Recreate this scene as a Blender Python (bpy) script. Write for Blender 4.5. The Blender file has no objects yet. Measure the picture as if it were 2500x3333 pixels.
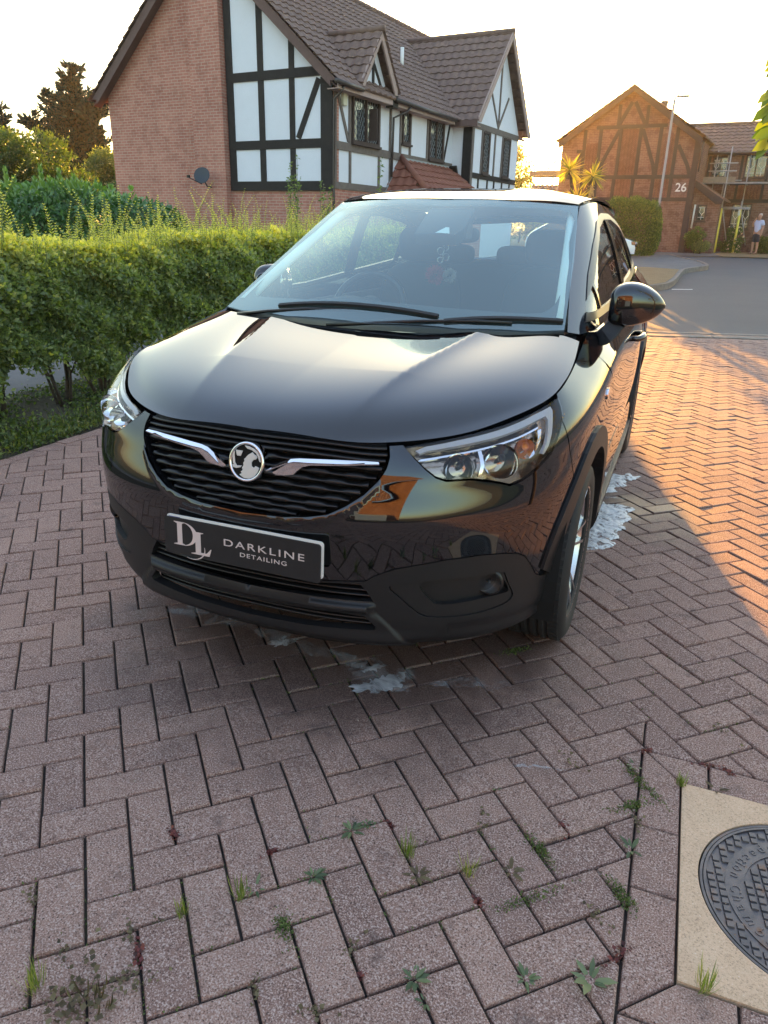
import bpy, bmesh, math, random
import numpy as np
from mathutils import Vector, Matrix, Euler
from mathutils.geometry import delaunay_2d_cdt
random.seed(7); np.random.seed(7)
R=math.radians
scene=bpy.context.scene
col=scene.collection
# ---------------------------------------------------------------- camera
cam_d=bpy.data.cameras.new('camera'); cam=bpy.data.objects.new('camera',cam_d); col.objects.link(cam); scene.camera=cam
cam_d.sensor_fit='HORIZONTAL'; cam_d.sensor_width=24.0; cam_d.lens=22.75; cam_d.clip_start=0.02; cam_d.clip_end=3000
_R=((0.92812777,0.37150602,0.023709),(0.15586123,-0.32996828,-0.9310361),(-0.3380623,0.86781577,-0.36415611))
cam.matrix_world=Matrix(((_R[0][0],-_R[1][0],-_R[2][0],1.0810),(_R[0][1],-_R[1][1],-_R[2][1],-1.6552),(_R[0][2],-_R[1][2],-_R[2][2],1.3981),(0,0,0,1)))
# ---------------------------------------------------------------- light
SUN_EL, SUN_AZ = R(8.2), R(-14.7)        # azimuth from +Y towards +X
w=bpy.data.worlds.new('World'); scene.world=w; w.use_nodes=True
nt=w.node_tree; bg=nt.nodes['Background']; sky=nt.nodes.new('ShaderNodeTexSky'); sky.sky_type='NISHITA'
sky.sun_disc=False; sky.sun_elevation=SUN_EL; sky.sun_rotation=SUN_AZ; sky.air_density=1.0; sky.dust_density=1.6; sky.ozone_density=2.2
veil=nt.nodes.new('ShaderNodeMix'); veil.data_type='RGBA'; veil.blend_type='ADD'; veil.inputs[0].default_value=1.0; veil.inputs[7].default_value=(.64,.67,.74,1)   # thin high haze veil
nt.links.new(sky.outputs[0],veil.inputs[6])
# the evening band of the sky is creamy, turning blue towards the zenith
tcw=nt.nodes.new('ShaderNodeTexCoord'); sx_=nt.nodes.new('ShaderNodeSeparateXYZ'); nt.links.new(tcw.outputs['Generated'],sx_.inputs[0])
rw_=nt.nodes.new('ShaderNodeValToRGB'); rw_.color_ramp.elements[0].position=.0; rw_.color_ramp.elements[0].color=(1,.90,.62,1); rw_.color_ramp.elements[1].position=.75; rw_.color_ramp.elements[1].color=(1,1,1,1); e_=rw_.color_ramp.elements.new(.35); e_.color=(1,.95,.76,1)
nt.links.new(sx_.outputs[2],rw_.inputs[0]); mm_=nt.nodes.new('ShaderNodeMix'); mm_.data_type='RGBA'; mm_.blend_type='MULTIPLY'; mm_.inputs[0].default_value=1; nt.links.new(veil.outputs[2],mm_.inputs[6]); nt.links.new(rw_.outputs[0],mm_.inputs[7]); nt.links.new(mm_.outputs[2],bg.inputs[0]); bg.inputs[1].default_value=0.10
sd=bpy.data.lights.new('sun','SUN'); sd.energy=4.6; sd.angle=R(0.25); sd.color=(1.0,0.44,0.07)
sun=bpy.data.objects.new('sun',sd); col.objects.link(sun)
sdir=Vector((math.sin(SUN_AZ)*math.cos(SUN_EL),math.cos(SUN_AZ)*math.cos(SUN_EL),math.sin(SUN_EL)))
sun.rotation_euler=sdir.to_track_quat('Z','Y').to_euler()
vs=scene.view_settings; vs.view_transform='Standard'; vs.look='None'; vs.exposure=2.66; vs.gamma=1
scene.render.engine='CYCLES'
# ---------------------------------------------------------------- material helpers
MATS={}
class NB:
    def __init__(s,name):
        m=bpy.data.materials.new(name); m.use_nodes=True; s.m=m; s.t=m.node_tree; s.t.nodes.clear()
        s.out=s.n('ShaderNodeOutputMaterial'); MATS[name]=m
    def n(s,ty,**k):
        x=s.t.nodes.new(ty)
        for a,b in k.items():
            if a.startswith('i_'):
                key=a[2:]; key=int(key) if key.isdigit() else key.replace('_',' ')
                x.inputs[key].default_value=b
            else: setattr(x,a,b)
        return x
    def l(s,a,b): s.t.links.new(a,b)
    def pr(s,col=(.5,.5,.5),rough=.5,metal=0,spec=.5,coat=0,**k):
        p=s.n('ShaderNodeBsdfPrincipled')
        p.inputs['Base Color'].default_value=(*col,1); p.inputs['Roughness'].default_value=rough; p.inputs['Metallic'].default_value=metal
        p.inputs['Specular IOR Level'].default_value=spec; p.inputs['Coat Weight'].default_value=coat; p.inputs['Coat Roughness'].default_value=.02
        s.l(p.outputs[0],s.out.inputs[0]); return p
    def co(s,kind='Object',scale=None,rot=None,loc=None):
        c=s.n('ShaderNodeTexCoord').outputs[kind]
        if scale is not None or rot is not None:
            mp=s.n('ShaderNodeMapping'); s.l(c,mp.inputs[0])
            if scale is not None: mp.inputs['Scale'].default_value=scale
            if rot is not None: mp.inputs['Rotation'].default_value=rot
            c=mp.outputs[0]
        return c
    def noise(s,co,scale,detail=4,rough=.6):
        x=s.n('ShaderNodeTexNoise'); s.l(co,x.inputs['Vector']); x.inputs['Scale'].default_value=scale; x.inputs['Detail'].default_value=detail; x.inputs['Roughness'].default_value=rough; return x
    def ramp(s,fac,stops,interp='LINEAR'):
        r=s.n('ShaderNodeValToRGB'); r.color_ramp.interpolation=interp
        e=r.color_ramp.elements
        while len(e)<len(stops): e.new(.5)
        for el,(p,c) in zip(e,stops): el.position=p; el.color=(*c,1) if len(c)==3 else c
        s.l(fac,r.inputs[0]); return r.outputs[0]
    def mix(s,fac,a,b,mode='MIX'):
        x=s.n('ShaderNodeMix',data_type='RGBA',blend_type=mode)
        for i,v in ((0,fac),(6,a),(7,b)):
            if hasattr(v,'is_output'): s.l(v,x.inputs[i])
            else: x.inputs[i].default_value=v if i==0 else ((*v,1) if len(v)==3 else v)
        return x.outputs[2]
    def math(s,op,a,b=None,c=None):
        x=s.n('ShaderNodeMath',operation=op)
        for i,v in enumerate((a,b,c)):
            if v is None: continue
            if hasattr(v,'is_output'): s.l(v,x.inputs[i])
            else: x.inputs[i].default_value=v
        return x.outputs[0]
    def bump(s,h,strength=.3,dist=.01,normal=None):
        b=s.n('ShaderNodeBump'); b.inputs['Strength'].default_value=strength; b.inputs['Distance'].default_value=dist; s.l(h,b.inputs['Height'])
        if normal is not None: s.l(normal,b.inputs['Normal'])
        return b.outputs[0]
def simple(name,c,rough=.5,metal=0,spec=.5,coat=0,var=.0,vs_=20,bump=0,bs=200,bd=.001):
    b=NB(name); p=b.pr(c,rough,metal,spec,coat)
    if var:
        nz=b.noise(b.co(),vs_); k=b.ramp(nz.outputs[0],[(.3,tuple(x*(1-var) for x in c)),(.7,tuple(min(1,x*(1+var)) for x in c))]); b.l(k,p.inputs['Base Color'])
    if bump:
        nz=b.noise(b.co(),bs,3); b.l(b.bump(nz.outputs[0],bump,bd),p.inputs['Normal'])
    return b.m
# ---------------------------------------------------------------- object helpers
def link(o,parent=None):
    col.objects.link(o)
    if parent is not None: o.parent=parent
    return o
def mesh_obj(name,V,F,mat=None,parent=None,smooth=False,normals=None,mats=None,fm=None):
    me=bpy.data.meshes.new(name); me.from_pydata([tuple(map(float,v)) for v in V],[],[tuple(map(int,f)) for f in F])
    if mats:
        for m in mats: me.materials.append(m)
        if fm is not None: me.polygons.foreach_set('material_index',list(map(int,fm)))
    elif mat: me.materials.append(mat)
    if smooth: me.polygons.foreach_set('use_smooth',[True]*len(me.polygons))
    me.update()
    if normals is not None: me.normals_split_custom_set_from_vertices([tuple(map(float,n)) for n in normals])
    return link(bpy.data.objects.new(name,me),parent)
def thing(name,label,cat,loc=(0,0,0),rz=0,group=None,kind=None):
    o=bpy.data.objects.new(name,None); o.empty_display_size=.2; col.objects.link(o); o.location=loc; o.rotation_euler=(0,0,rz)
    tag(o,label,cat,group,kind); return o
def tag(o,label=None,cat=None,group=None,kind=None):
    if label: o['label']=label
    if cat: o['category']=cat
    if group: o['group']=group
    if kind: o['kind']=kind
    return o
class MB:
    """collects shapes, builds ONE mesh"""
    def __init__(s): s.V=[]; s.F=[]; s.M=[]; s.C=[]; s.cm=0; s.cc=0.5
    def add(s,V,F):
        k=len(s.V); s.V.extend(V); s.F.extend([tuple(i+k for i in f) for f in F]); s.M.extend([s.cm]*len(F)); s.C.extend([s.cc]*len(F))
    def box(s,a,b,M=None):
        x0,y0,z0=a; x1,y1,z1=b
        V=[Vector(p) for p in ((x0,y0,z0),(x1,y0,z0),(x1,y1,z0),(x0,y1,z0),(x0,y0,z1),(x1,y0,z1),(x1,y1,z1),(x0,y1,z1))]
        if M is not None: V=[M@v for v in V]
        s.add(V,[(0,3,2,1),(4,5,6,7),(0,1,5,4),(1,2,6,5),(2,3,7,6),(3,0,4,7)])
    def bar(s,p,q,w,h=None,up=(0,0,1)):
        p=Vector(p);q=Vector(q);d=q-p;L=d.length;d.normalize();h=h or w
        u=Vector(up);
        if abs(d.dot(u))>.98: u=Vector((1,0,0))
        a=d.cross(u).normalized();b=a.cross(d)
        M=Matrix(((a.x,d.x,b.x,p.x),(a.y,d.y,b.y,p.y),(a.z,d.z,b.z,p.z),(0,0,0,1)))
        s.box((-w/2,0,-h/2),(w/2,L,h/2),M)
    def tube(s,pts,r,n=8,cap=True):
        pts=[Vector(p) for p in pts]; rr=r if hasattr(r,'__len__') else [r]*len(pts)
        base=None; rings=[]
        for i,p in enumerate(pts):
            d=(pts[min(i+1,len(pts)-1)]-pts[max(i-1,0)]).normalized()
            if base is None: base=d.orthogonal().normalized()
            base=(base-d*base.dot(d)); base=base.normalized() if base.length>1e-6 else d.orthogonal().normalized()
            b2=d.cross(base)
            rings.append([p+(base*math.cos(t)+b2*math.sin(t))*rr[i] for t in [2*math.pi*k/n for k in range(n)]])
        V=[v for r_ in rings for v in r_]; F=[]
        for i in range(len(pts)-1):
            for k in range(n): F.append((i*n+k,i*n+(k+1)%n,(i+1)*n+(k+1)%n,(i+1)*n+k))
        if cap: F.append(tuple(reversed(range(n)))); F.append(tuple((len(pts)-1)*n+k for k in range(n)))
        s.add(V,F)
    def prism(s,poly,h0,h1,M=None):
        """poly in xy extruded in z"""
        n=len(poly); V=[Vector((x,y,h0)) for x,y in poly]+[Vector((x,y,h1)) for x,y in poly]
        if M is not None: V=[M@v for v in V]
        s.add(V,[tuple(reversed(range(n))),tuple(range(n,2*n))]+[(i,(i+1)%n,(i+1)%n+n,i+n) for i in range(n)])
    def lathe(s,prof,n=32,M=None,closed=False):
        """prof (r,z) about z"""
        V=[];m=len(prof)
        for k in range(n):
            a=2*math.pi*k/n
            for r_,z in prof: V.append(Vector((r_*math.cos(a),r_*math.sin(a),z)))
        if M is not None: V=[M@v for v in V]
        F=[]
        for k in range(n):
            k2=(k+1)%n
            for j in range(m-1+(1 if closed else 0)):
                j2=(j+1)%m; F.append((k*m+j,k2*m+j,k2*m+j2,k*m+j2))
        s.add(V,F)
    def build(s,name,mat=None,parent=None,smooth=False,mats=None,bevel=0,colattr=False,autosmooth=None):
        o=mesh_obj(name,s.V,s.F,mat,parent,smooth,mats=mats,fm=s.M if mats else None)
        if colattr:
            at=o.data.attributes.new('rnd','FLOAT','FACE'); at.data.foreach_set('value',s.C)
        if autosmooth is not None:
            o.data.polygons.foreach_set('use_smooth',[True]*len(o.data.polygons))
            o.data.set_sharp_from_angle(angle=R(autosmooth))
        if bevel:
            b=o.modifiers.new('b','BEVEL'); b.width=bevel; b.segments=2; b.limit_method='ANGLE'; b.angle_limit=R(40)
        return o
# ---------------------------------------------------------------- 2D region -> surface patches
def pip(P,poly):
    x,y=P[:,0],P[:,1]; ins=np.zeros(len(P),bool); n=len(poly)
    for i in range(n):
        x0,y0=poly[i];x1,y1=poly[(i+1)%n]
        c=((y0>y)!=(y1>y)); 
        with np.errstate(divide='ignore',invalid='ignore'): xi=(x1-x0)*(y-y0)/(y1-y0)+x0
        ins^=c&(x<xi)
    return ins
def resample(poly,step,closed=True):
    out=[];n=len(poly)
    for i in range(n if closed else n-1):
        a=np.array(poly[i],float);b=np.array(poly[(i+1)%n],float);L=np.linalg.norm(b-a);k=max(1,int(math.ceil(L/step)))
        for j in range(k): out.append(a+(b-a)*j/k)
    if not closed: out.append(np.array(poly[-1],float))
    return np.array(out)
def smooth_poly(pts,closed=True,sub=6):
    P=np.array(pts,float);n=len(P);out=[]
    rng=range(n) if closed else range(n-1)
    for i in rng:
        p0=P[(i-1)%n] if closed or i>0 else P[i];p1=P[i];p2=P[(i+1)%n];p3=P[(i+2)%n] if closed or i+2<n else P[(i+1)%n]
        for k in range(sub):
            t=k/sub;out.append(.5*((2*p1)+(-p0+p2)*t+(2*p0-5*p1+4*p2-p3)*t*t+(-p0+3*p1-3*p2+p3)*t**3))
    if not closed: out.append(P[-1])
    return np.array(out)
def tri_region(poly,holes,step):
    loops=[resample(poly,step)]+[resample(h,step) for h in holes]
    pts=[];edges=[]
    for L in loops:
        k=len(pts);pts.extend(L.tolist());edges+= [(k+i,k+(i+1)%len(L)) for i in range(len(L))]
    nb=len(pts)
    P=np.array(poly);lo=P.min(0);hi=P.max(0)
    gx=np.arange(lo[0]+step*.5,hi[0],step);gy=np.arange(lo[1]+step*.5,hi[1],step)
    G=np.array(np.meshgrid(gx,gy,indexing='ij')).reshape(2,-1).T
    if len(G):
        m=pip(G,poly)
        for h in holes: m&=~pip(G,h)
        G=G[m]
        if len(G):
            B=np.array(pts)
            d=np.full(len(G),9.)
            for i in range(0,len(G),2000):
                d[i:i+2000]=np.sqrt(((G[i:i+2000,None]-B[None])**2).sum(2)).min(1)
            G=G[d>step*.45]
    allp=pts+G.tolist()
    v,e,fc,ov,oe,of=delaunay_2d_cdt([Vector(p) for p in allp],edges,[],0,1e-6)
    V=np.array([tuple(p) for p in v])
    F=np.array([tuple(f) for f in fc if len(f)==3],int)
    cen=V[F].mean(1);m=pip(cen,poly)
    for h in holes: m&=~pip(cen,h)
    F=F[m]
    a=V[F[:,1]]-V[F[:,0]];b=V[F[:,2]]-V[F[:,0]];neg=(a[:,0]*b[:,1]-a[:,1]*b[:,0])<0
    F[neg]=F[neg][:,::-1]
    return V,F
def surf_patch(name,f,poly,mat,parent,holes=(),step=.02,offset=0.,depth=.012,flip=False,mirror=False,bulge=None):
    """f(u,v)->(n,3). Patch over polygon, with a rim turned inwards by depth. bulge(u,v)->offset"""
    V,F=tri_region(poly,list(holes),step)
    e=2e-3
    def N(u,v):
        n=np.cross(f(u+e,v)-f(u-e,v),f(u,v+e)-f(u,v-e)); n/=np.maximum(np.linalg.norm(n,axis=1,keepdims=True),1e-9)
        return -n if flip else n
    def off(u,v):
        P=f(u,v);n=N(u,v)
        return P+n*(offset+(bulge(u,v)[:,None] if bulge is not None else 0))
    u,v=V[:,0],V[:,1]
    P=off(u,v);n=N(u,v)
    if bulge is not None:
        a=off(u+e,v)-off(u-e,v);b=off(u,v+e)-off(u,v-e);n=np.cross(a,b);n/=np.maximum(np.linalg.norm(n,axis=1,keepdims=True),1e-9)
        if flip:n=-n
    if flip: F=F[:,::-1]
    verts=P.tolist();nor=n.tolist();faces=[tuple(x) for x in F]
    if depth:
        ed={}
        for t in faces:
            for i in range(3):
                ed[(t[i],t[(i+1)%3])]=1
        bd=[e_ for e_ in ed if (e_[1],e_[0]) not in ed]
        for a,b in bd:
            k=len(verts)
            pa,pb=P[a],P[b];na,nb=n[a],n[b]
            sn=np.cross(pb-pa,na);sn=sn/max(np.linalg.norm(sn),1e-9)
            verts+= [pa.tolist(),pb.tolist(),(pb-nb*depth).tolist(),(pa-na*depth).tolist()];nor+=[sn.tolist()]*4
            faces.append((k+1,k,k+3,k+2))
    if mirror:
        verts=[(-x,y,z) for x,y,z in verts];nor=[(-x,y,z) for x,y,z in nor];faces=[tuple(reversed(t)) for t in faces]
    return mesh_obj(name,verts,faces,mat,parent,True,normals=nor)
def rbf(pts,lam=1e-6):
    """pts (u,v,h) thin plate spline -> f(u,v)->h"""
    P=np.array(pts,float);n=len(P)
    def K(d2): return np.where(d2>1e-12,.5*d2*np.log(np.maximum(d2,1e-12)),0)
    A=np.zeros((n+3,n+3));d2=((P[:,None,:2]-P[None,:,:2])**2).sum(2);A[:n,:n]=K(d2)+lam*np.eye(n);A[:n,n]=1;A[:n,n+1:]=P[:,:2];A[n:,:n]=A[:n,n:].T
    w_=np.linalg.solve(A,np.r_[P[:,2],0,0,0])
    def g(u,v):
        u=np.atleast_1d(np.asarray(u,float));v=np.atleast_1d(np.asarray(v,float))
        d2=(u[:,None]-P[None,:,0])**2+(v[:,None]-P[None,:,1])**2
        return K(d2)@w_[:n]+w_[n]+w_[n+1]*u+w_[n+2]*v
    return g

# ================================================================ CAR MATERIALS
def m_paint():
    b=NB('black_car_paint'); p=b.pr((.003,.0035,.005),.02,0,.72,0);p.inputs['IOR'].default_value=1.66
    return b.m
paint=m_paint()
plastic=simple('textured_black_plastic',(.010,.010,.0115),.5,bump=.25,bs=900,bd=.0006)
gloss_black=simple('gloss_black_plastic',(.006,.006,.007),.12)
satin_black=simple('satin_black_plastic',(.01,.01,.011),.32)
dark_hole=simple('dark_void',(.003,.003,.003),.9)
chrome=simple('chrome',(.86,.86,.88),.06,1)
silver=simple('silver_alloy',(.62,.62,.64),.24,1)
rubber=simple('tyre_rubber',(.016,.016,.017),.72,bump=.2,bs=500)
interior=simple('interior_grey',(.055,.055,.06),.75,var=.15)
interior_lt=simple('interior_light_trim',(.78,.79,.77),.7)
seat_m=simple('seat_fabric',(.03,.032,.036),.9,bump=.4,bs=800)
def glass(name,tint,ior=1.5,extra=0.0,rough=.0,gcol=(1,1,1,1)):
    b=NB(name); tr=b.n('ShaderNodeBsdfTransparent'); tr.inputs[0].default_value=(*tint,1)
    g=b.n('ShaderNodeBsdfGlossy'); g.inputs['Roughness'].default_value=rough; g.inputs[0].default_value=gcol
    f=b.n('ShaderNodeFresnel'); f.inputs['IOR'].default_value=ior
    geo=b.n('ShaderNodeNewGeometry')
    mx=b.n('ShaderNodeMixShader'); fac=f.outputs[0]
    if extra: fac=b.math('ADD',fac,extra)
    fac=b.math('MULTIPLY',fac,b.math('SUBTRACT',1.0,geo.outputs['Backfacing']))
    b.l(fac,mx.inputs[0]); b.l(tr.outputs[0],mx.inputs[1]); b.l(g.outputs[0],mx.inputs[2]); b.l(mx.outputs[0],b.out.inputs[0]); return b.m
ws_glass=glass('windscreen_glass',(.66,.82,.80),1.85,.07,gcol=(.84,1,.97,1))
side_glass=glass('side_window_glass',(.66,.70,.68),1.75)
lens_glass=glass('clear_lamp_lens',(.93,.93,.93),1.45)
# ================================================================ CAR SURFACES
def spl(x,Y,xq):
    """natural cubic spline; x (n), Y (n,...), xq (m)"""
    x=np.asarray(x,float);Y=np.asarray(Y,float);n=len(x);h=np.diff(x)
    A=np.zeros((n,n));A[0,0]=A[-1,-1]=1
    B=np.zeros_like(Y)
    for i in range(1,n-1):
        A[i,i-1]=h[i-1];A[i,i]=2*(h[i-1]+h[i]);A[i,i+1]=h[i]
        B[i]=6*((Y[i+1]-Y[i])/h[i]-(Y[i]-Y[i-1])/h[i-1])
    M=np.tensordot(np.linalg.inv(A),B,1)
    xq=np.clip(np.asarray(xq,float),x[0],x[-1])
    k=np.clip(np.searchsorted(x,xq)-1,0,n-2);sh=(-1,)+(1,)*(Y.ndim-1)
    hk=h[k].reshape(sh);t0=(x[k+1]-xq).reshape(sh);t1=(xq-x[k]).reshape(sh)
    return M[k]*t0**3/(6*hk)+M[k+1]*t1**3/(6*hk)+(Y[k]/hk-M[k]*hk/6)*t0+(Y[k+1]/hk-M[k+1]*hk/6)*t1
REF=np.array([(0,0),(.25,.014),(.45,.065),(.62,.155),(.745,.285),(.822,.44),(.862,.62),(.878,.83),(.884,1.2),(.886,1.9),(.884,2.8),(.875,3.43),(.82,3.9),(.55,4.17),(0,4.21)])
TOP=np.array([(0,.07,.852),(.25,.088,.850),(.41,.135,.846),(.56,.235,.870),(.672,.36,.896),(.755,.50,.936),(.778,.65,.966),(.778,.82,.996),(.768,1.2,1.062),(.79,1.9,1.075),(.785,2.8,1.135),(.76,3.43,1.18),(.70,3.86,1.2),(.46,4.1,1.2),(0,4.15,1.2)])
LV=np.array([.19,.27,.37,.47,.57,.665,.74,.80,.86])
SK=np.r_[0,np.cumsum(np.linalg.norm(np.diff(REF,axis=0),axis=1))]
_in_c=np.array([.13,.05,.02,.01,0,.0,.03,.055])
_in_s=np.array([.06,.02,.008,.004,0,0,.006,.02])
def _grid():
    n=len(REF);G=np.zeros((n,9,3))
    ss=np.linspace(0,SK[-1],400);
    R3=REF.copy()
    for i in range(n):
        e=1e-3
        p=spl(SK,REF,[max(SK[i]-e,0),min(SK[i]+e,SK[-1])]);t=p[1]-p[0];t/=np.linalg.norm(t)
        nrm=np.array([t[1],-t[0]])
        if i in(0,n-1): nrm=np.array([0,-1 if i==0 else 1.])
        w=np.clip(SK[i]/SK[6],0,1);w=w*w*(3-2*w)
        if i>=11: w=1-.5*(i-10)/4
        ins=_in_c*(1-w)+_in_s*w
        zt=TOP[i,2]
        for j in range(8):
            z=LV[j]
            f=max(0,(z-.57)/(.86-.57));z=z+(zt-.86)*f**1.0
            if j==0: z=.19+.03*w
            G[i,j,:2]=REF[i]-nrm*ins[j];G[i,j,2]=z
        G[i,8]=TOP[i]
    return G
GRID=_grid()
_M={}
def S(s,b):
    s=np.atleast_1d(np.asarray(s,float));b=np.atleast_1d(np.asarray(b,float))
    sg=np.sign(s)+(s==0);sa=np.abs(s)
    # symmetric extension for smoothness at centre
    if 'K' not in _M:
        m=5
        K=np.r_[-SK[1:m][::-1],SK];Gm=GRID[1:m][::-1]*np.array([-1,1,1]);_M['K']=K;_M['G']=np.concatenate([Gm,GRID]);
    # interpolate along s for each level then along b
    P=spl(_M['K'],_M['G'],sa)  # (m,9,3)
    out=np.zeros((len(sa),3))
    x=LV;n=9;h=np.diff(x)
    if 'Ai' not in _M:
        A=np.zeros((n,n));A[0,0]=A[-1,-1]=1;Bm=np.zeros((n,n))
        for i in range(1,n-1):
            A[i,i-1]=h[i-1];A[i,i]=2*(h[i-1]+h[i]);A[i,i+1]=h[i]
            Bm[i,i+1]+=6/h[i];Bm[i,i]-=6/h[i]+6/h[i-1];Bm[i,i-1]+=6/h[i-1]
        _M['Ai']=np.linalg.inv(A)@Bm
    Mm=np.einsum('ij,mjk->mik',_M['Ai'],P)
    bb=np.clip(b,x[0],x[-1]);k=np.clip(np.searchsorted(x,bb)-1,0,n-2);r=np.arange(len(k))
    hk=h[k][:,None];t0=(x[k+1]-bb)[:,None];t1=(bb-x[k])[:,None]
    out=Mm[r,k]*t0**3/(6*hk)+Mm[r,k+1]*t1**3/(6*hk)+(P[r,k]/hk-Mm[r,k]*hk/6)*t0+(P[r,k+1]/hk-Mm[r,k+1]*hk/6)*t1
    out[:,0]*=sg
    return out
def nrm(f,s,b,e=2e-3):
    s=np.atleast_1d(np.asarray(s,float));b=np.atleast_1d(np.asarray(b,float))
    ds=f(s+e,b)-f(s-e,b);db=f(s,b+e)-f(s,b-e)
    n=np.cross(ds,db);return n/np.maximum(np.linalg.norm(n,axis=1,keepdims=True),1e-9)

CAR=thing('parked_car','glossy black five door crossover with a black show plate, parked nose-on on the driveway','car',(0,0,0))
def to_param(y,z,s0=1.5,b0=.5):
    """side surface: find (s,b) with given y,z"""
    s,b=y+.12 if y>.5 else s0,min(.86,max(.19,z*.86/1.0 if z>.8 else z))
    for _ in range(25):
        p=S(s,b)[0]; ps=S(s+1e-3,b)[0]; pb=S(s,min(b,.858)+1e-3)[0]; p0=S(s,min(b,.858))[0]
        J=np.array([[(ps[1]-p[1])/1e-3,(pb[1]-p0[1])/1e-3],[(ps[2]-p[2])/1e-3,(pb[2]-p0[2])/1e-3]])
        d=np.linalg.solve(J,np.array([y-p[1],z-p[2]])); d=np.clip(d,-.1,.1); s+=d[0]; b=min(.86,max(.19,b+d[1]))
    return (float(s),float(b))
def both(name,poly,mat,parent,**k):
    a=surf_patch(name,S,poly,mat,parent,**k); b=surf_patch(name,S,poly,mat,parent,mirror=True,**k); return a,b
def arc(cy,cz,r,a0,a1,n=14): return [(cy+r*math.cos(R(a0+(a1-a0)*i/n)),cz+r*math.sin(R(a0+(a1-a0)*i/n))) for i in range(n+1)]
RAD=.328
# wheel arch outlines (y,z) -> params
FA_in=[to_param(y,z) for y,z in arc(.83,.34,.372,180,0,20)]     # front arch inner, front -> top -> back
FA_out=[to_param(y,z) for y,z in arc(.83,.34,.445,176,0,20)]
RA_in=[to_param(y,z) for y,z in arc(3.434,.34,.372,180,0,20)]
RA_out=[to_param(y,z) for y,z in arc(3.434,.34,.445,180,0,20)]
g_=.0025
# --- painted upper bumper: between grille / lamp and the lower black plastic
grille_edge=[(0,.634),(.06,.637),(.13,.640),(.20,.650),(.26,.664),(.31,.692),(.36,.728),(.395,.765),(.418,.800),(.432,.832),(.436,.859)]
lens_poly=[(.487,.852),(.52,.853),(.60,.853),(.70,.853),(.80,.853),(.90,.853),(.99,.853),(1.045,.852),(1.045,.835),(1.026,.815),(1.0,.797),(.955,.766),(.89,.745),(.83,.731),(.785,.727),(.755,.738),(.715,.750),(.66,.762),(.59,.766),(.56,.778),(.53,.803),(.506,.830)]
low_edge=[(0,.462),(.24,.455),(.372,.467),(.40,.487),(.45,.510),(.524,.527),(.60,.541),(.70,.546),(.77,.540),(.83,.528),(.865,.510),(.895,.475),(.93,.430),(.955,.415)]
def bump_poly():
    P=[(-x,y) for x,y in low_edge[::-1]][:-1]+low_edge
    up=[(1.0,.41),(1.04,.425)]+[(s-.005,b) for s,b in FA_out[2:6]]+[(1.16,.60),(1.10,.67),(1.06,.74),(1.035,.80),(1.030,.812)]
    lens_low=[(s,b-.006) for s,b in lens_poly[9:]][::1]
    top=[(.482,.859)]
    right=up+lens_low+top
    gr=[(x+.004,y-.0) for x,y in grille_edge[::-1]]
    return right,gr
up,gr=bump_poly()
poly=[(-x,y) for x,y in low_edge[::-1]][:-1]+low_edge+up+gr+[(-x,y) for x,y in gr[::-1]][1:]+[(-x,y) for x,y in up[::-1]]
def lipbulge(s,b):
    # raised lip following the grille's lower edge
    a=np.abs(s);ge=np.array(grille_edge);yy=np.interp(a,ge[:,0],ge[:,1]);d=yy-b
    k=np.exp(-((d-.012)/.011)**2)*.007*(a<.40)
    k2=-.0*np.exp(-((b-.705)/.035)**2)*np.exp(-((a-.64)/.13)**2)      # hollow under the lamp
    return k+k2
bumper=surf_patch('bumper',S,poly,paint,CAR,step=.011,depth=.015,bulge=lipbulge)
# --- lower black plastic with openings
low_hole=[(-.355,.458),(-.27,.462),(0,.450),(.235,.444),(.355,.455),(.375,.432),(.395,.398),(.25,.396),(0,.392),(-.25,.396),(-.395,.398),(-.375,.432)]
skid_hole=[(-.405,.318),(-.372,.352),(-.30,.358),(0,.352),(.30,.358),(.372,.352),(.405,.318),(.40,.308),(.2,.298),(0,.294),(-.2,.298),(-.40,.308)]
fog_pod=[(.44,.452),(.524,.470),(.644,.478),(.776,.474),(.797,.460),(.812,.430),(.838,.385),(.815,.362),(.740,.352),(.656,.347),(.554,.352),(.512,.376),(.47,.416)]
fog_pod=smooth_poly(fog_pod,sub=3)
lp_bot=[(.95,.245),(.80,.243),(.524,.240),(.40,.222),(.2,.197),(0,.192)]
fa_lo=[p for p in FA_in if p[1]<.50 and p[0]<1.25]
lp=low_edge[:]+[(1.0,.404),(1.04,.418)]+[(s,b) for s,b in FA_out[1:3]]
lp=[(s,b-.004) for s,b in lp]
FAi=[p for p in FA_in[:3]][::-1]
lp=lp+FAi+[(FA_in[0][0]-.005,.30),(FA_in[0][0]-.012,.262)]+lp_bot
polyR=lp
poly=[(-x,y) for x,y in polyR[::-1] if x>1e-6]+[p for p in polyR if p[0]>=0]
poly=[(-x,y) for x,y in polyR[::-1]][1:-1]+polyR
pod_l=[(-x,y) for x,y in fog_pod[::-1]]
def lowbulge(s,b):
    a=np.abs(s)
    k=np.zeros_like(a)
    # the centre skid section stands forward, its diagonal edge running down from the lower grille
    edge=np.interp(b,[.24,.36,.40,.47],[.53,.40,.40,.37]); k+= .010*np.clip((edge-a)/.012,0,1)*(b<.39)
    k+= .016*np.exp(-((b-.272)/.022)**2)*np.clip((.62-a)/.2,0,1)
    k+= -.006*np.exp(-((b-.30)/.02)**2)*(a>.62)
    # skid lip between the two openings
    k+= .012*np.exp(-((b-.377)/.012)**2)*(a<.38)
    return k
lower=surf_patch('lower_bumper',S,poly,plastic,CAR,holes=[low_hole,skid_hole,fog_pod,pod_l],step=.012,depth=.03,bulge=lowbulge)
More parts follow.
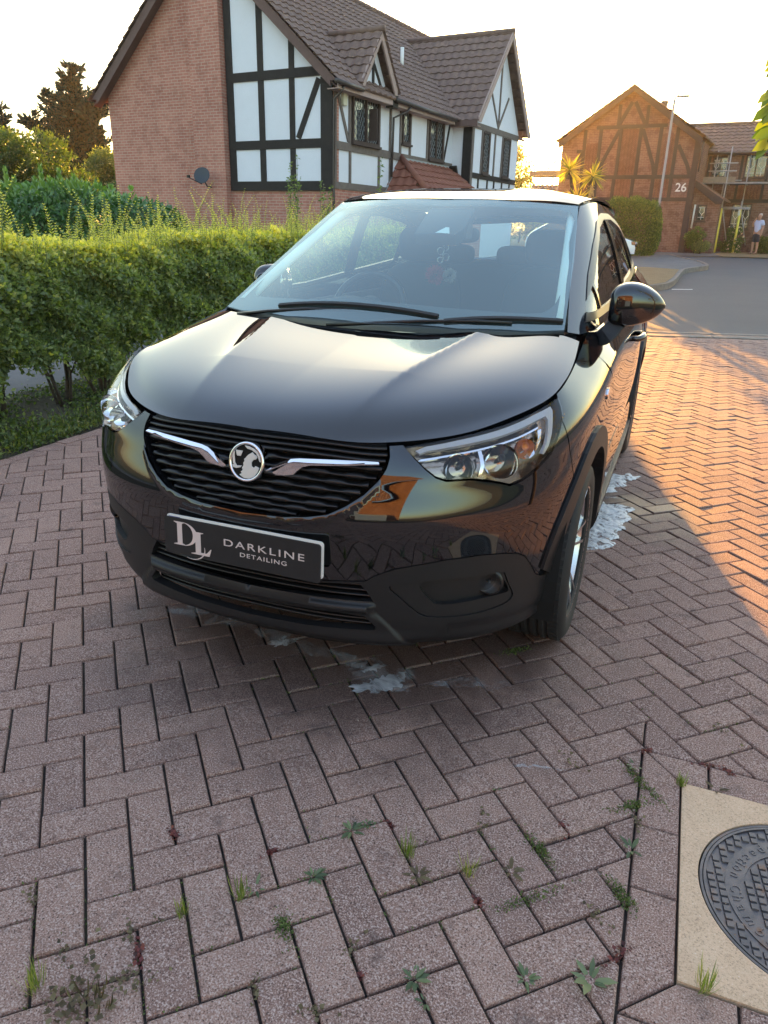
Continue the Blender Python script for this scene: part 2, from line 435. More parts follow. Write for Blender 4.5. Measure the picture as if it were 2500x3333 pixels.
both('wheel_arch_trim',FA_out[1:]+[(FA_out[-1][0],.33)]+[(FA_in[-1][0],.33)]+FA_in[::-1][:-1],plastic,CAR,step=.02,offset=.010,depth=.045)
both('wheel_arch_trim',RA_out+RA_in[::-1],plastic,CAR,step=.02,offset=.010,depth=.05)
# --- fog lamp pods
for mir in (False,True):
    sgn=-1 if mir else 1
    fp=np.array(fog_pod);c=fp.mean(0);inner=(c+(fp-c)*.985)
    rec=smooth_poly([(.53,.462),(.644,.471),(.765,.468),(.79,.450),(.82,.402),(.79,.396),(.716,.394),(.60,.388),(.56,.405)],sub=3)
    pod=surf_patch('fog_lamp_pod',S,inner,plastic,CAR,holes=[rec],step=.012,offset=-.004,depth=.02,mirror=mir)
    rc=rec.mean(0);
    surf_patch('pod_recess',S,rec,plastic,pod,step=.015,offset=-.022,depth=0,mirror=mir)
    # recess wall
    M_=MB();A=S(rec[:,0],rec[:,1]);n_=nrm(S,rec[:,0],rec[:,1]);n_s=1 if (n_[:,1].mean()<0) else -1
    for i in range(len(rec)):
        j=(i+1)%len(rec);q=[A[i]-n_[i]*.004,A[j]-n_[j]*.004,A[j]-n_[j]*.024,A[i]-n_[i]*.024]
        if mir: q=[(-a[0],a[1],a[2]) for a in q][::-1]
        M_.add([Vector(a) for a in q],[(0,1,2,3)])
    M_.build('recess_wall',plastic,pod,True)
    # lamp
    P=S(.737,.441)[0];N=nrm(S,.737,.441)[0]
    if mir:P=P*[-1,1,1];N=N*[-1,1,1]
    fwd=Vector((0.15*sgn,-1,0)).normalized();T=fwd.to_track_quat('Z','Y').to_matrix().to_4x4();T.translation=Vector(P)-fwd*(.034 if mir else .020)
    M_=MB();M_.lathe([(.001,-.03),(.018,-.026),(.031,-.010),(.036,.006)],28,T);lm_=M_.build('fog_lamp',chrome,CAR,True)
    M_=MB();M_.lathe([(.0005,.016),(.015,.0145),(.028,.010),(.035,.005),(.0375,0)],28,T);M_.build('lens',lens_glass,lm_,True)
    M_=MB();M_.lathe([(.036,.008),(.041,.008),(.0425,0),(.041,-.03),(.036,-.03)],28,T);M_.build('bezel',satin_black,lm_,True)
    M_=MB();M_.lathe([(.0005,.002),(.006,.0),(.007,-.02)],12,T);M_.build('bulb_cap',satin_black,lm_,True)
# --- openings: dark backs and slats
def ribbon(sv,bv,off,h,prof_h,thick,mb,wave=None):
    """a bar following S: sv array, b level, forward offset"""
    sv=np.asarray(sv,float);bv=np.asarray(bv,float)*np.ones_like(sv)
    P=S(sv,bv);n=nrm(S,sv,bv)
    up=np.array([0,0,1.]);hh=h*np.ones_like(sv) if wave is None else h*wave
    n2=n.copy();n2[:,2]=0;n2/=np.linalg.norm(n2,axis=1,keepdims=True)
    a=P+n2*off;front_lo=a-np.outer(hh*.5,up);
    rows=[P+n2*(off-thick)+np.outer(hh*.5,up), P+n2*(off-.004)+np.outer(hh*.55,up), P+n2*off+np.outer(hh*.1,up), P+n2*(off-.003)-np.outer(hh*.5,up), P+n2*(off-thick)-np.outer(hh*.35,up)]
    k=len(sv);V=[Vector(p) for r_ in rows for p in r_];F=[]
    for j in range(4):
        for i in range(k-1): F.append((j*k+i,(j+1)*k+i,(j+1)*k+i+1,j*k+i+1))
    mb.add(V,F)
grille=surf_patch('grille',S,[(-x,y) for x,y in grille_edge[::-1]]+grille_edge[1:]+[(.3,.859),(0,.859),(-.3,.859)],dark_hole,CAR,step=.02,offset=-.052,depth=0)
M_=MB()
ge=np.array(grille_edge)
A=np.array([(-x,y) for x,y in grille_edge[::-1]]+grille_edge[1:]);PA=S(A[:,0],A[:,1]);NA=nrm(S,A[:,0],A[:,1])
for i in range(len(A)-1): M_.add([Vector(PA[i]-NA[i]*.001),Vector(PA[i+1]-NA[i+1]*.001),Vector(PA[i+1]-NA[i+1]*.055),Vector(PA[i]-NA[i]*.055)],[(0,1,2,3)])
M_.build('grille_surround',gloss_black,grille,True)
for bi,b_ in enumerate((.848,.832,.816,.792,.768,.746,.724,.702,.682,.664,.646)):
    xm=np.interp(b_,ge[:,1],ge[:,0])-.006
    if xm<.05: continue
    sv=np.linspace(-xm,xm,int(xm*2/.006)+2)
    sag=-.006*(1-(sv/max(xm,.3))**2)*0
    wv=None
    if b_<.80:
        ph=(sv*1.0+(bi%2)*.055)/.11;tri=np.abs((ph%1)-.5)*2;wv=.55+.75*np.clip((tri-.35)*3,0,1)
    M_=MB();ribbon(sv,b_+sag,-.014 if b_<.80 else -.008,.0105 if b_<.8 else .008,0,.03,M_,wv)
    M_.build('slat',satin_black,grille,True)
# lower grille and skid backs
for hole,nm,lv in ((low_hole,'lower_grille',(.445,.427,.409)),(skid_hole,'skid_grille',(.330,.314))):
    q=surf_patch(nm,S,hole,dark_hole,CAR,step=.03,offset=-.05,depth=0)
    for b_ in lv:
        xm=.36+.03*(.445-b_)/.04 if nm=='lower_grille' else .385
        M_=MB();sv=np.linspace(-xm,xm,90);ribbon(sv,b_,-.012,.007,0,.035,M_);M_.build('slat',satin_black,q,True)
# --- chrome wings
wing=[(.402,.815),(.40,.8205),(.36,.821),(.28,.815),(.20,.808),(.165,.805),(.135,.800),(.110,.786),(.075,.757),(.085,.7535),(.115,.757),(.145,.762),(.165,.782),(.185,.792),(.24,.797),(.30,.802),(.36,.808)]
wing=[(s,b-.004) for s,b in wing]
def wbulge(s,b): 
    return .006*np.ones_like(s)
for mir in (False,True):
    sgn=-1 if mir else 1
    upper=[(.402,.811),(.40,.817),(.36,.8175),(.28,.812),(.20,.805),(.165,.802),(.138,.797),(.112,.784),(.078,.756),(.10,.768),(.128,.783),(.155,.791),(.20,.7935),(.28,.8005),(.36,.8085)]
    lowp=[(.078,.756),(.10,.768),(.128,.783),(.155,.791),(.20,.7935),(.28,.8005),(.36,.8085),(.36,.8055),(.28,.796),(.20,.787),(.175,.780),(.155,.766),(.145,.7575),(.115,.7525),(.088,.750)]
    wg=surf_patch('chrome_wing',S,upper,chrome,grille,step=.006,offset=.002,depth=.004,mirror=mir,bulge=lambda s,b:np.clip(np.interp(s,[.08,.14,.2,.4],[.785,.805,.808,.820])-b,0,.03)*.95)
    surf_patch('lower_facet',S,lowp,chrome,wg,step=.006,offset=.006,depth=.012,mirror=mir,bulge=lambda s,b:(b-.79)*.5)
# --- badge
P=S(0,.772)[0];Nn=nrm(S,0,.772)[0];fwd=Vector((0,Nn[1],Nn[2]));
if fwd.y>0: fwd=-fwd
fwd=Vector((0,-1,.22)).normalized();T=Matrix((( 1,0,0,0),(0,0,-1,0),(0,1,0,0),(0,0,0,1)))
zx=Vector((1,0,0));zy=fwd.cross(zx).normalized()*1
if zy.z<0: zy=-zy
T=Matrix(((1,zy.x,fwd.x,.003),(0,zy.y,fwd.y,P[1]-.006),(0,zy.z,fwd.z,P[2]+.004),(0,0,0,1)))
M_=MB();M_.lathe([(.0005,.004),(.050,.004),(.052,.000),(.052,-.035)],48,T);bdg=M_.build('badge',simple('matt_black_badge',(.006,.006,.006),.6,spec=.2),grille,autosmooth=30)
M_=MB();M_.lathe([(.0485,.004),(.0495,.0095),(.053,.0115),(.0565,.009),(.0575,.003),(.056,-.03)],56,T);M_.build('badge_ring',chrome,bdg,True)
em=simple('brushed_emblem_metal',(.62,.61,.60),.42,.35)
M_=MB()
body=[(-.004,-.047),(.012,-.047),(.028,-.040),(.038,-.026),(.043,-.012),(.030,-.008),(.026,-.014),(.018,-.010),(.017,.000),(.022,.008),(.030,.010),(.034,.016),(.031,.022),(.024,.024),(.018,.030),(.013,.026),(.006,.022),(.000,.016),(-.004,.010),(-.008,.008),(-.006,.002),(-.010,-.004),(-.008,-.010),(-.013,-.018),(-.010,-.024),(-.016,-.030),(-.012,-.034),(-.020,-.038),(-.014,-.042)]
M_.prism(body,.004,.0085,T)
flag=[(-.038,.030),(-.014,.030),(-.020,.014),(-.032,.014)];M_.prism(flag,.004,.0075,T)
tail=[(-.046,-.012),(-.030,-.014),(-.014,-.012),(-.018,-.018),(-.032,-.022),(-.043,-.020)];M_.prism(tail,.004,.0075,T)
w2=[(-.010,.046),(.006,.045),(.022,.040),(.034,.032),(.042,.020),(.046,.004),(.041,.006),(.036,.018),(.028,.028),(.014,.035),(.000,.037)];M_.prism(w2,.004,.0075,T)
pst=[(-.045,.026),(-.041,.030),(-.040,.014),(-.037,-.006),(-.030,-.014),(-.036,-.016),(-.044,-.008),(-.047,.010)];M_.prism(pst,.004,.0075,T)
M_.build('griffin_emblem',em,bdg,bevel=.0012)
# --- plates
def text_obj(body_,size,mat,parent,M,name='lettering',fit=None,ext=.0006,align='CENTER',font=None,sx=1.0,spacing=1.0,bold=0):
    cu=bpy.data.curves.new(name,'FONT');cu.body=body_;cu.size=size;cu.extrude=ext;cu.align_x=align;cu.align_y='CENTER';cu.space_character=spacing;cu.offset=bold
    ob=bpy.data.objects.new(name,cu);col.objects.link(ob)
    dg=bpy.context.evaluated_depsgraph_get();dg.update();me=bpy.data.meshes.new_from_object(ob.evaluated_get(dg));bpy.data.objects.remove(ob)
    if fit: xs_=[v.co.x for v in me.vertices];sx=fit/(max(xs_)-min(xs_))
    me.transform(Matrix.Diagonal((sx,1,1,1)));me.transform(M);me.materials.clear();me.materials.append(mat)
    return link(bpy.data.objects.new(name,me),parent)
def rrect(w_,h_,r_,n=5):
    out=[]
    for cx,cy,a in ((w_/2-r_,h_/2-r_,0),(-w_/2+r_,h_/2-r_,90),(-w_/2+r_,-h_/2+r_,180),(w_/2-r_,-h_/2+r_,270)):
        for i in range(n+1): out.append((cx+r_*math.cos(R(a+90*i/n)),cy+r_*math.sin(R(a+90*i/n))))
    return out
white_pl=simple('white_plate',(.75,.75,.72),.35)
blue_pl=simple('blue_band',(.02,.04,.25),.4)
board=simple('matt_black_board',(.014,.014,.016),.5,var=.2)
letter=simple('pale_lettering',(.62,.52,.50),.5)
tilt=R(4)
def PM(dy,dx=0,dz=0,roll=0):
    return Matrix.Translation((dx,-.012-dy,.525+dz))@Matrix.Rotation(roll,4,'Y')@Matrix.Rotation(R(90)-tilt*0+R(-3),4,'X')
M_=MB();M_.prism(rrect(.520,.111,.010),0,.004,PM(.0,.006,.009,0));npl=M_.build('number_plate',white_pl,CAR)
M_=MB();M_.prism([(-.253,-.05),(-.212,-.05),(-.212,.0495),(-.253,.0495)],.004,.0046,PM(0,.006,.009,0));M_.build('blue_band',blue_pl,npl)
M_=MB();M_.prism(rrect(.520,.116,.009),0,.004,PM(.006,.0,0,0));dpl=M_.build('show_plate',board,CAR)
TT=PM(.006)@Matrix.Translation((0,0,.0043))
text_obj('DARKLINE',.030,letter,dpl,TT@Matrix.Translation((.078,.009,0)),fit=.262,spacing=1.25)
text_obj('DETAILING',.0185,letter,dpl,TT@Matrix.Translation((.078,-.019,0)),fit=.152,spacing=1.2)
# D L monogram drawn as serif shapes
def ring2(cx,cy,rx,ry,wd,a0,a1,n=18,thin=.15):
    o=[];i_=[]
    for k in range(n+1):
        t=k/n;a=R(a0+(a1-a0)*t);wq=wd*(thin+(1-thin)*math.sin(math.pi*t))
        o.append((cx+rx*math.cos(a),cy+ry*math.sin(a)));i_.append((cx+(rx-wq)*math.cos(a),cy+(ry-wq*.6)*math.sin(a)))
    return o+i_[::-1]
M_=MB()
TD=TT@Matrix.Translation((-.176,.007,0))@Matrix.Diagonal((1.22,1.12,1,1))
D_=[(-.040,.036),(-.010,.036),(-.010,.0345),(-.017,.031),(-.017,-.024),(-.008,-.0275),(-.008,-.029),(-.042,-.029),(-.042,-.0275),(-.031,-.024),(-.031,.031),(-.040,.0345)]
M_.prism(D_,0,.0007,TD)
M_.prism(ring2(-.014,.0035,.040,.0325,.012,-88,88,24,.08),0,.0007,TD)
L_=[(.016,.016),(.044,.016),(.044,.0145),(.036,.012),(.036,-.040),(.052,-.040),(.064,-.026),(.066,-.026),(.060,-.047),(.008,-.047),(.008,-.0455),(.021,-.042),(.021,.012),(.016,.0145)]
M_.prism(L_,.0002,.0009,TD)
M_.prism(ring2(.012,-.034,.036,.030,.004,-120,20,24,.05),.0,.0011,TD)
M_.build('monogram',letter,dpl)
# --- headlights
hl_house=simple('lamp_housing',(.42,.34,.27),.16,1,bump=.35,bs=45,bd=.004)  # warm tint: orange reflection put into the housing colour
drl=simple('daytime_light_guide',(.36,.37,.39),.2)
amber=simple('amber_bulb',(.8,.25,.04),.3)
for mir in (False,True):
    sgn=-1 if mir else 1
    H=surf_patch('headlight',S,lens_poly,hl_house,CAR,step=.02,offset=-.055,depth=0,mirror=mir)
    # side wall of the housing
    M_=MB();A=np.array(lens_poly);PA=S(A[:,0],A[:,1]);NA=nrm(S,A[:,0],A[:,1]);nn=len(A)
    for i in range(nn):
        j=(i+1)%nn;q=[PA[i]-NA[i]*.004,PA[j]-NA[j]*.004,PA[j]-NA[j]*.057,PA[i]-NA[i]*.057]
        if mir:q=[(-a[0],a[1],a[2]) for a in q][::-1]
        M_.add([Vector(a) for a in q],[(0,1,2,3)])
    M_.build('housing_wall',hl_house,H,True)
    surf_patch('lens',S,lens_poly,lens_glass,H,step=.012,offset=.001,depth=.006,mirror=mir,bulge=lambda s,b:.006*np.ones_like(s))
    # light guide: long L
    g1=[(.515,.842),(.55,.8485),(.65,.849),(.80,.849),(.93,.849),(1.006,.846),(1.010,.838),(.995,.822),(.972,.800),(.945,.780),(.920,.766),(.912,.770),(.935,.788),(.958,.809),(.974,.828),(.968,.836),(.93,.838),(.80,.838),(.65,.8385),(.55,.8385),(.525,.834)]
    surf_patch('light_guide',S,[(s_+.006*(b_<.80),b_+.003*(b_>.82)) for s_,b_ in g1],drl,H,step=.01,offset=-.007,depth=.012,mirror=mir)
    g2=[(.515,.822),(.525,.827),(.60,.829),(.80,.831),(.93,.831),(.93,.8275),(.80,.8275),(.60,.825),(.535,.822)]
    surf_patch('chrome_strip',S,g2,chrome,H,step=.01,offset=-.016,depth=.008,mirror=mir)
    g3=[(.93,.826),(.948,.824),(.935,.802),(.905,.776),(.885,.765),(.875,.768),(.905,.79),(.925,.81)]
    surf_patch('chrome_strip',S,g3,chrome,H,step=.01,offset=-.022,depth=.02,mirror=mir)
    for (s_,b_,r_,kind) in ((.635,.797,.042,'bowl'),(.775,.792,.050,'bowl'),(.87,.803,.030,'bowl')):
        P=S(s_,b_)[0];N=nrm(S,s_,b_)[0]
        P=P-N*.028
        if mir:P=P*[-1,1,1]
        fwd=Vector((.18*sgn,-1,.02)).normalized();T=fwd.to_track_quat('Z','Y').to_matrix().to_4x4();T.translation=Vector(P)
        M_=MB();M_.lathe([(.004,-.040),(.4*r_,-.034),(.75*r_,-.018),(.95*r_,.0),(r_,.008)],28,T);q=M_.build('reflector',chrome,H,True)
        M_=MB();M_.lathe([(.0005,-.004),(.007,-.008),(.010,-.018),(.010,-.04)],16,T);M_.build('bulb',satin_black if r_>.035 else amber,q,True)
    dv=[(.700,.826),(.712,.826),(.712,.79),(.700,.755),(.690,.757),(.700,.79)]
    surf_patch('divider',S,dv,chrome,H,step=.01,offset=-.018,depth=.03,mirror=mir)
# --- fender, doors
door_f=[to_param(y,z) for y,z in ((1.0,1.02),(1.10,.945),(1.20,.88),(1.32,.79),(1.37,.70),(1.365,.58),(1.35,.46),(1.345,.36))]
door_f[0]=(to_param(1.02,1.03)[0],.859)
sp=smooth_poly(door_f,closed=False,sub=4)
def fender_poly():
    P=[(s+.006,b) for s,b in FA_out[6:]]                     # arch, going back
    P+= [(FA_out[-1][0]+.006,.335)]
    P+= [(s-.0025,b) for s,b in sp[::-1] if b>.335]
    P+= [(1.2,.859),(1.06,.859),(1.052,.85),(1.050,.835),(1.034,.812),(1.040,.80),(1.065,.74),(1.105,.67),(1.165,.60)]
    return P
both('fender',fender_poly(),paint,CAR,step=.012,depth=.012)
d2=to_param(2.42,.7)[0]; d3=to_param(3.10,.7)[0]
def side_bulge(s,b):
    y=s; k=.006*np.exp(-((b-.80)/.012)**2)*np.clip((s-1.5)/.3,0,1)-.010*np.exp(-((b-.52)/.07)**2)*np.clip((s-1.5)/.3,0,1)
    return k
ra=[p for p in RA_out]
both('front_door',[(s+.0025,b) for s,b in sp if b>.335]+[(sp[-1][0]+.003,.335),(d2,.335),(d2,.6),(d2,.859)],paint,CAR,step=.02,depth=.012,bulge=side_bulge)
i0=next(i for i,p in enumerate(ra) if p[1]>.36)
both('rear_door',[(d2+.005,.859),(d2+.005,.335),(ra[0][0]-.006,.335)]+[(s-.006,b+.004) for s,b in ra[i0:9]]+[(d3,.72),(d3+.12,.859)],paint,CAR,step=.02,depth=.012,bulge=side_bulge)
endS=float(SK[-1])
both('rear_quarter',[(d3+.125,.859),(d3+.005,.72)]+[(s,b+.006) for s,b in ra[9:]]+[(ra[-1][0]+.006,.30),(endS,.30),(endS,.859)],paint,CAR,step=.03,depth=.01)
both('sill_trim',[(FA_out[-1][0],.331),(FA_out[-1][0],.235),(RA_out[0][0],.235),(RA_out[0][0],.331)],plastic,CAR,step=.04,offset=.012,depth=.04)
# door handles, indicator
for mir in (False,True):
    sgn=-1 if mir else 1
    for y0,z0 in ((2.22,.925),(3.02,.955)):
        s_,b_=to_param(y0,z0);P=S(s_,b_)[0]
        M_=MB();X=lambda o,dy,dz:(sgn*(P[0]+o),y0+dy,z0+dz)
        pts=[X(-.01,-.105,0),X(.022,-.09,.0),X(.038,-.05,.004),X(.040,0,.006),X(.038,.05,.006),X(.028,.085,.005),X(-.005,.1,.004)]
        M_.tube(pts,[.010,.014,.016,.017,.017,.015,.012],10);M_.build('door_handle',paint,CAR,True)
    s_,b_=to_param(1.03,.865)
    ell=[(s_+.030*math.cos(a),b_+.012*math.sin(a)) for a in [2*math.pi*i/20 for i in range(20)]]
    surf_patch('side_indicator',S,ell,chrome,CAR,step=.01,offset=.006,depth=.008,mirror=mir)
    s_,b_=to_param(1.0,1.0) if False else to_param(2.25,.99)
# --- bonnet
hood_ctl=[(0,.07,.852),(0,.10,.880),(0,.16,.908),(0,.28,.942),(0,.45,.977),(0,.65,1.010),(0,.86,1.045),
 (.25,.088,.850),(.25,.125,.880),(.25,.20,.912),(.25,.35,.955),(.25,.55,.992),(.26,.75,1.022),(.28,.89,1.046),
 (.41,.135,.846),(.40,.19,.884),(.42,.32,.935),(.44,.50,.982),(.46,.72,1.018),(.5,.93,1.052),
 (.56,.235,.870),(.56,.32,.915),(.58,.48,.965),(.62,.70,1.006),
 (.672,.36,.896),(.68,.50,.945),(.755,.50,.936),(.71,.65,.985),(.778,.65,.966),(.72,.85,1.018),(.778,.82,.996),(.76,1.04,1.038),(.70,1.03,1.060)]
def hood_basis(x,y):
    x=np.atleast_1d(np.asarray(x,float));y=np.atleast_1d(np.asarray(y,float));x2=(x/.8)**2
    yl=.07+.35*(np.abs(x)/.67)**2.3*(1/1.0);q_=y-yl+.01;e=np.exp(-.5*(q_+np.sqrt(q_*q_+4e-4))/.05);Y=y
    return np.stack([np.ones_like(x),Y,Y**2,Y**3,x2,x2*Y,x2*Y**2,x2**2,x2**2*Y,x2**2*Y**2,x2**4,x2**4*Y,e,e*x2,e*x2**2],1)
_H=np.array(hood_ctl);_Bm=hood_basis(_H[:,0],_H[:,1]);_cf=np.linalg.solve(_Bm.T@_Bm+2e-5*np.eye(_Bm.shape[1]),_Bm.T@_H[:,2])
hood_rbf=lambda u,v:hood_basis(u,v)@_cf
def hoodf(u,v):
    z=hood_rbf(u,v)
    a=np.abs(u);xc=.235+.20*np.clip(v,0,1)**1.1          # two creases running back from the badge
    d=a-xc; k=.013*np.exp(-(np.sqrt(np.clip(-d,0,9)**2+.00005)-.007)/.16)*np.exp(-(np.sqrt(np.clip(d,0,9)**2+.00005)-.007)/.045)*np.clip((v-.10)/.35,0,1)*np.clip((1.2-v)/.2,0,1)
    return np.stack([u,v,z+k],1)
hood_edge=[(0,.074),(.25,.092),(.405,.140),(.56,.240),(.670,.365),(.751,.503),(.774,.652),(.774,.822),(.758,1.03),(.70,1.022),(.5,.925),(.25,.872),(0,.862)]
he=smooth_poly(hood_edge[:9],closed=False,sub=5).tolist()+hood_edge[9:]
he=[tuple(p) for p in he]
poly=he+[(-x,y) for x,y in he[::-1][1:-1]]
hood=surf_patch('bonnet',hoodf,poly,paint,CAR,step=.011,depth=.02)
# inner apron just below bonnet (stops see-through)
M_=MB();M_.box((-.62,.30,.55),(.62,.95,.80));M_.box((-.45,.17,.25),(.45,.30,.78));M_.build('engine_bay',dark_hole,CAR)
# scuttle
M_=MB()
xs=np.linspace(-.74,.74,30);V=[];F=[]
for x in xs:
    yb=.862+.16*(abs(x)/.7)**2.2;yf=.93+.13*(abs(x)/.7)**2
    V+= [Vector((x,yb-.03,1.035)),Vector((x,yb+.03,1.040)),Vector((x,yf+.04,1.052))]
for i in range(len(xs)-1):
    for j in range(2): F.append((i*3+j,(i+1)*3+j,(i+1)*3+j+1,i*3+j+1))
M_.add(V,F);M_.build('scuttle_panel',plastic,CAR,True)
# --- windscreen
WSP=[(0,.88,1.062),(.35,.915,1.064),(.706,1.043,1.069),(0,1.34,1.315),(.33,1.38,1.312),(.643,1.487,1.289),(0,1.79,1.522),(.3,1.82,1.520),(.58,1.93,1.508)]
ws_rbf=rbf(WSP+[(-x,y,z) for x,y,z in WSP if x>0])
wsf=lambda u,v:np.stack([u,v,ws_rbf(u,v)],1)
wo=[(0,.885),(.35,.918),(.60,.995),(.700,1.045),(.645,1.487),(.577,1.922),(.3,1.812),(0,1.782)]
wo=[tuple(p) for p in wo]
wpoly=wo+[(-x,y) for x,y in wo[::-1][1:-1]]
wsc=surf_patch('windscreen',wsf,wpoly,ws_glass,CAR,step=.03,depth=0,offset=.002)
wi=[(0,1.012),(.25,1.018),(.45,1.055),(.58,1.10),(.625,1.15),(.642,1.25),(.632,1.44),(.60,1.62),(.555,1.855),(.3,1.775),(0,1.745)]
wi=smooth_poly(wi+[(-x,y) for x,y in wi[::-1][1:-1]],sub=3)
frit=simple('black_glass_border',(.008,.009,.011),.5)
surf_patch('black_border',wsf,wpoly,frit,wsc,holes=[[tuple(p) for p in wi]],step=.03,depth=0,offset=-.004)
# --- pillars / roof
side_ctl=[(1.043,1.069,.706),(1.25,1.17,.678),(1.487,1.289,.645),(1.75,1.42,.611),(1.93,1.508,.58),
 (1.10,1.065,.758),(1.24,1.10,.762),(1.40,1.185,.733),(1.62,1.30,.70),(1.85,1.41,.668),(2.10,1.48,.635),
 (1.3,1.068,.785),(1.9,1.08,.79),(2.8,1.14,.785),(3.43,1.18,.76),(3.9,1.2,.70),
 (1.9,1.25,.738),(2.5,1.25,.742),(3.2,1.28,.725),(2.5,1.42,.672),(3.1,1.42,.66),(3.6,1.35,.66),(2.3,1.535,.60),(3.0,1.53,.60),(3.6,1.48,.575),(4.0,1.3,.62)]
_G=np.array([q for q in side_ctl if q[1]>=1.06 and q not in side_ctl[:5]]+[(1.10,1.06,.783),(1.5,1.07,.788),(1.3,1.15,.762),(1.6,1.25,.735),(1.9,1.40,.682),(2.1,1.48,.645)])
def side_basis(y,z):
    y=(np.atleast_1d(np.asarray(y,float))-2.5)/1.5;z=(np.atleast_1d(np.asarray(z,float))-1.3)/.25
    return np.stack([np.ones_like(y),z,z**2,z**3,y,y**2,y**3,y*z,y**2*z,y**4],1)
_Bs=side_basis(_G[:,0],_G[:,1]);_cs=np.linalg.solve(_Bs.T@_Bs+1e-4*np.eye(10),_Bs.T@_G[:,2])
def side_rbf(y,z):
    y=np.atleast_1d(np.asarray(y,float));z=np.atleast_1d(np.asarray(z,float))
    a=np.array([1.043,1.069]);c=np.array([1.93,1.508]);L_=np.linalg.norm(c-a);d_=(c-a)/L_
    t=((y-a[0])*d_[0]+(z-a[1])*d_[1])/L_;dist=-((y-a[0])*-d_[1]+(z-a[1])*d_[0])
    xs_=side_basis(y,z)@_cs;tc=np.clip(t,-.1,1.25);ye=a[0]+(c[0]-a[0])*tc;ze=a[1]+(c[1]-a[1])*tc
    xe=.706-.126*tc-.004*np.sin(np.pi*np.clip(tc,0,1));dl=side_basis(ye,ze)@_cs-xe
    f=np.clip(1-np.maximum(dist,-.02)/.125,0,1.2)
    return xs_-dl*f**2.2*np.clip((1.6-t)/.45,0,1)
sidef=lambda u,v:np.stack([side_rbf(u,v),u,v],1)
dlo=[(1.20,1.092),(1.9,1.100),(2.8,1.160),(3.35,1.200),(3.55,1.235),(3.60,1.275),(3.5,1.335),(3.3,1.40),(3.0,1.452),(2.6,1.484),(2.25,1.478),(2.0,1.44),(1.75,1.345),(1.5,1.235)]
side_out=[(1.046,1.066),(1.10,1.055),(1.3,1.058),(1.9,1.070),(2.8,1.130),(3.43,1.176),(3.86,1.195),(4.0,1.22),(3.96,1.35),(3.75,1.455),(3.0,1.525),(2.3,1.533),(2.05,1.524),(1.93,1.506),(1.75,1.42),(1.487,1.289),(1.25,1.170)]
for mir in (False,True):
    surf_patch('roof_pillar',sidef,side_out,paint,CAR,holes=[dlo],step=.02,depth=.02,flip=False,mirror=mir)
    dl=np.array(dlo);
    # window trim
    def inset(p,k):
        p=np.array(p);c=p.mean(0);out=[]
        n=len(p)
        for i in range(n):
            t=p[(i+1)%n]-p[i-1];t/=np.linalg.norm(t);nn_=np.array([-t[1],t[0]])
            if np.dot(nn_,c-p[i])<0:nn_=-nn_
            out.append(tuple(p[i]+nn_*k))
        return out
    surf_patch('window_trim',sidef,inset(dlo,-.006),satin_black,CAR,holes=[inset(dlo,.022)],step=.02,offset=.004,depth=.012,mirror=mir)
    posts=[(1.50,1.60),(2.36,2.50),(3.12,3.2)]
    y_=[1.2,1.475,1.515,2.37,2.48,3.14,3.21,3.6]
    din=inset(dlo,.018)
    gl=surf_patch('side_window',sidef,inset(dlo,.015),side_glass,CAR,step=.03,offset=-.006,depth=0,mirror=mir)
    D=np.array(inset(dlo,.008));
    def zrange(y):
        zs=[]
        for i in range(len(D)):
            a,b=D[i],D[(i+1)%len(D)]
            if (a[0]-y)*(b[0]-y)<0: zs.append(a[1]+(b[1]-a[1])*(y-a[0])/(b[0]-a[0]))
        return min(zs),max(zs)
    for a0,a1,sl in ((1.475,1.505,.0),(2.38,2.50,-.05),(3.13,3.19,-.03)):
        lo,hi=zrange((a0+a1)/2);
        surf_patch('window_post',sidef,[(a0,lo),(a1,lo),(a1+sl,hi),(a0+sl,hi)],gloss_black,CAR,step=.03,offset=.001,depth=.01,mirror=mir)
roof_ctl=[(0,1.79,1.524),(.3,1.82,1.522),(.577,1.93,1.511),(0,1.95,1.556),(.3,1.98,1.553),(.5,2.0,1.545),(0,2.3,1.592),(.35,2.3,1.588),(.60,2.3,1.552),(0,2.8,1.602),(.35,2.8,1.595),(.60,3.0,1.548),(0,3.4,1.585),(.35,3.4,1.575),(.585,3.5,1.52),(0,3.9,1.53),(.3,3.9,1.52),(.55,3.8,1.48)]
roof_rbf=rbf(roof_ctl+[(-x,y,z) for x,y,z in roof_ctl if x>0],1e-3)
rooff=lambda u,v:np.stack([u,v,roof_rbf(u,v)],1)
ro=[(0,1.797),(.3,1.828),(.575,1.935),(.598,2.10),(.602,2.3),(.602,3.0),(.588,3.5),(.55,3.8),(.48,3.92),(0,3.97)]
surf_patch('roof',rooff,ro+[(-x,y) for x,y in ro[::-1][1:-1]],paint,CAR,step=.03,depth=.012,offset=.001)
# tailgate with window
tg=lambda u,v:np.stack([u,3.93+.22*np.clip((1.50-v)/.32,0,1)**1.0-.20*np.abs(u/.75)**2.5,v],1)
rw=[(-.50,1.20),(.50,1.20),(.56,1.26),(.50,1.44),(.0,1.47),(-.50,1.44),(-.56,1.26)]
surf_patch('tailgate',tg,[(-.68,1.17),(.68,1.17),(.66,1.3),(.53,1.51),(0,1.53),(-.53,1.51),(-.66,1.3)],paint,CAR,holes=[rw],step=.04,depth=.02,flip=True)
surf_patch('rear_window',tg,rw,glass('rear_glass',(.75,.8,.8),1.2),CAR,step=.05,depth=0,flip=True)
tail_m=simple('red_tail_lamp',(.12,.012,.012),.15)
both('tail_light',[(3.93,.70),(4.05,.68),(4.25,.70),(4.25,.84),(4.05,.858),(3.88,.858)],tail_m,CAR,step=.04,offset=.003,depth=.02)
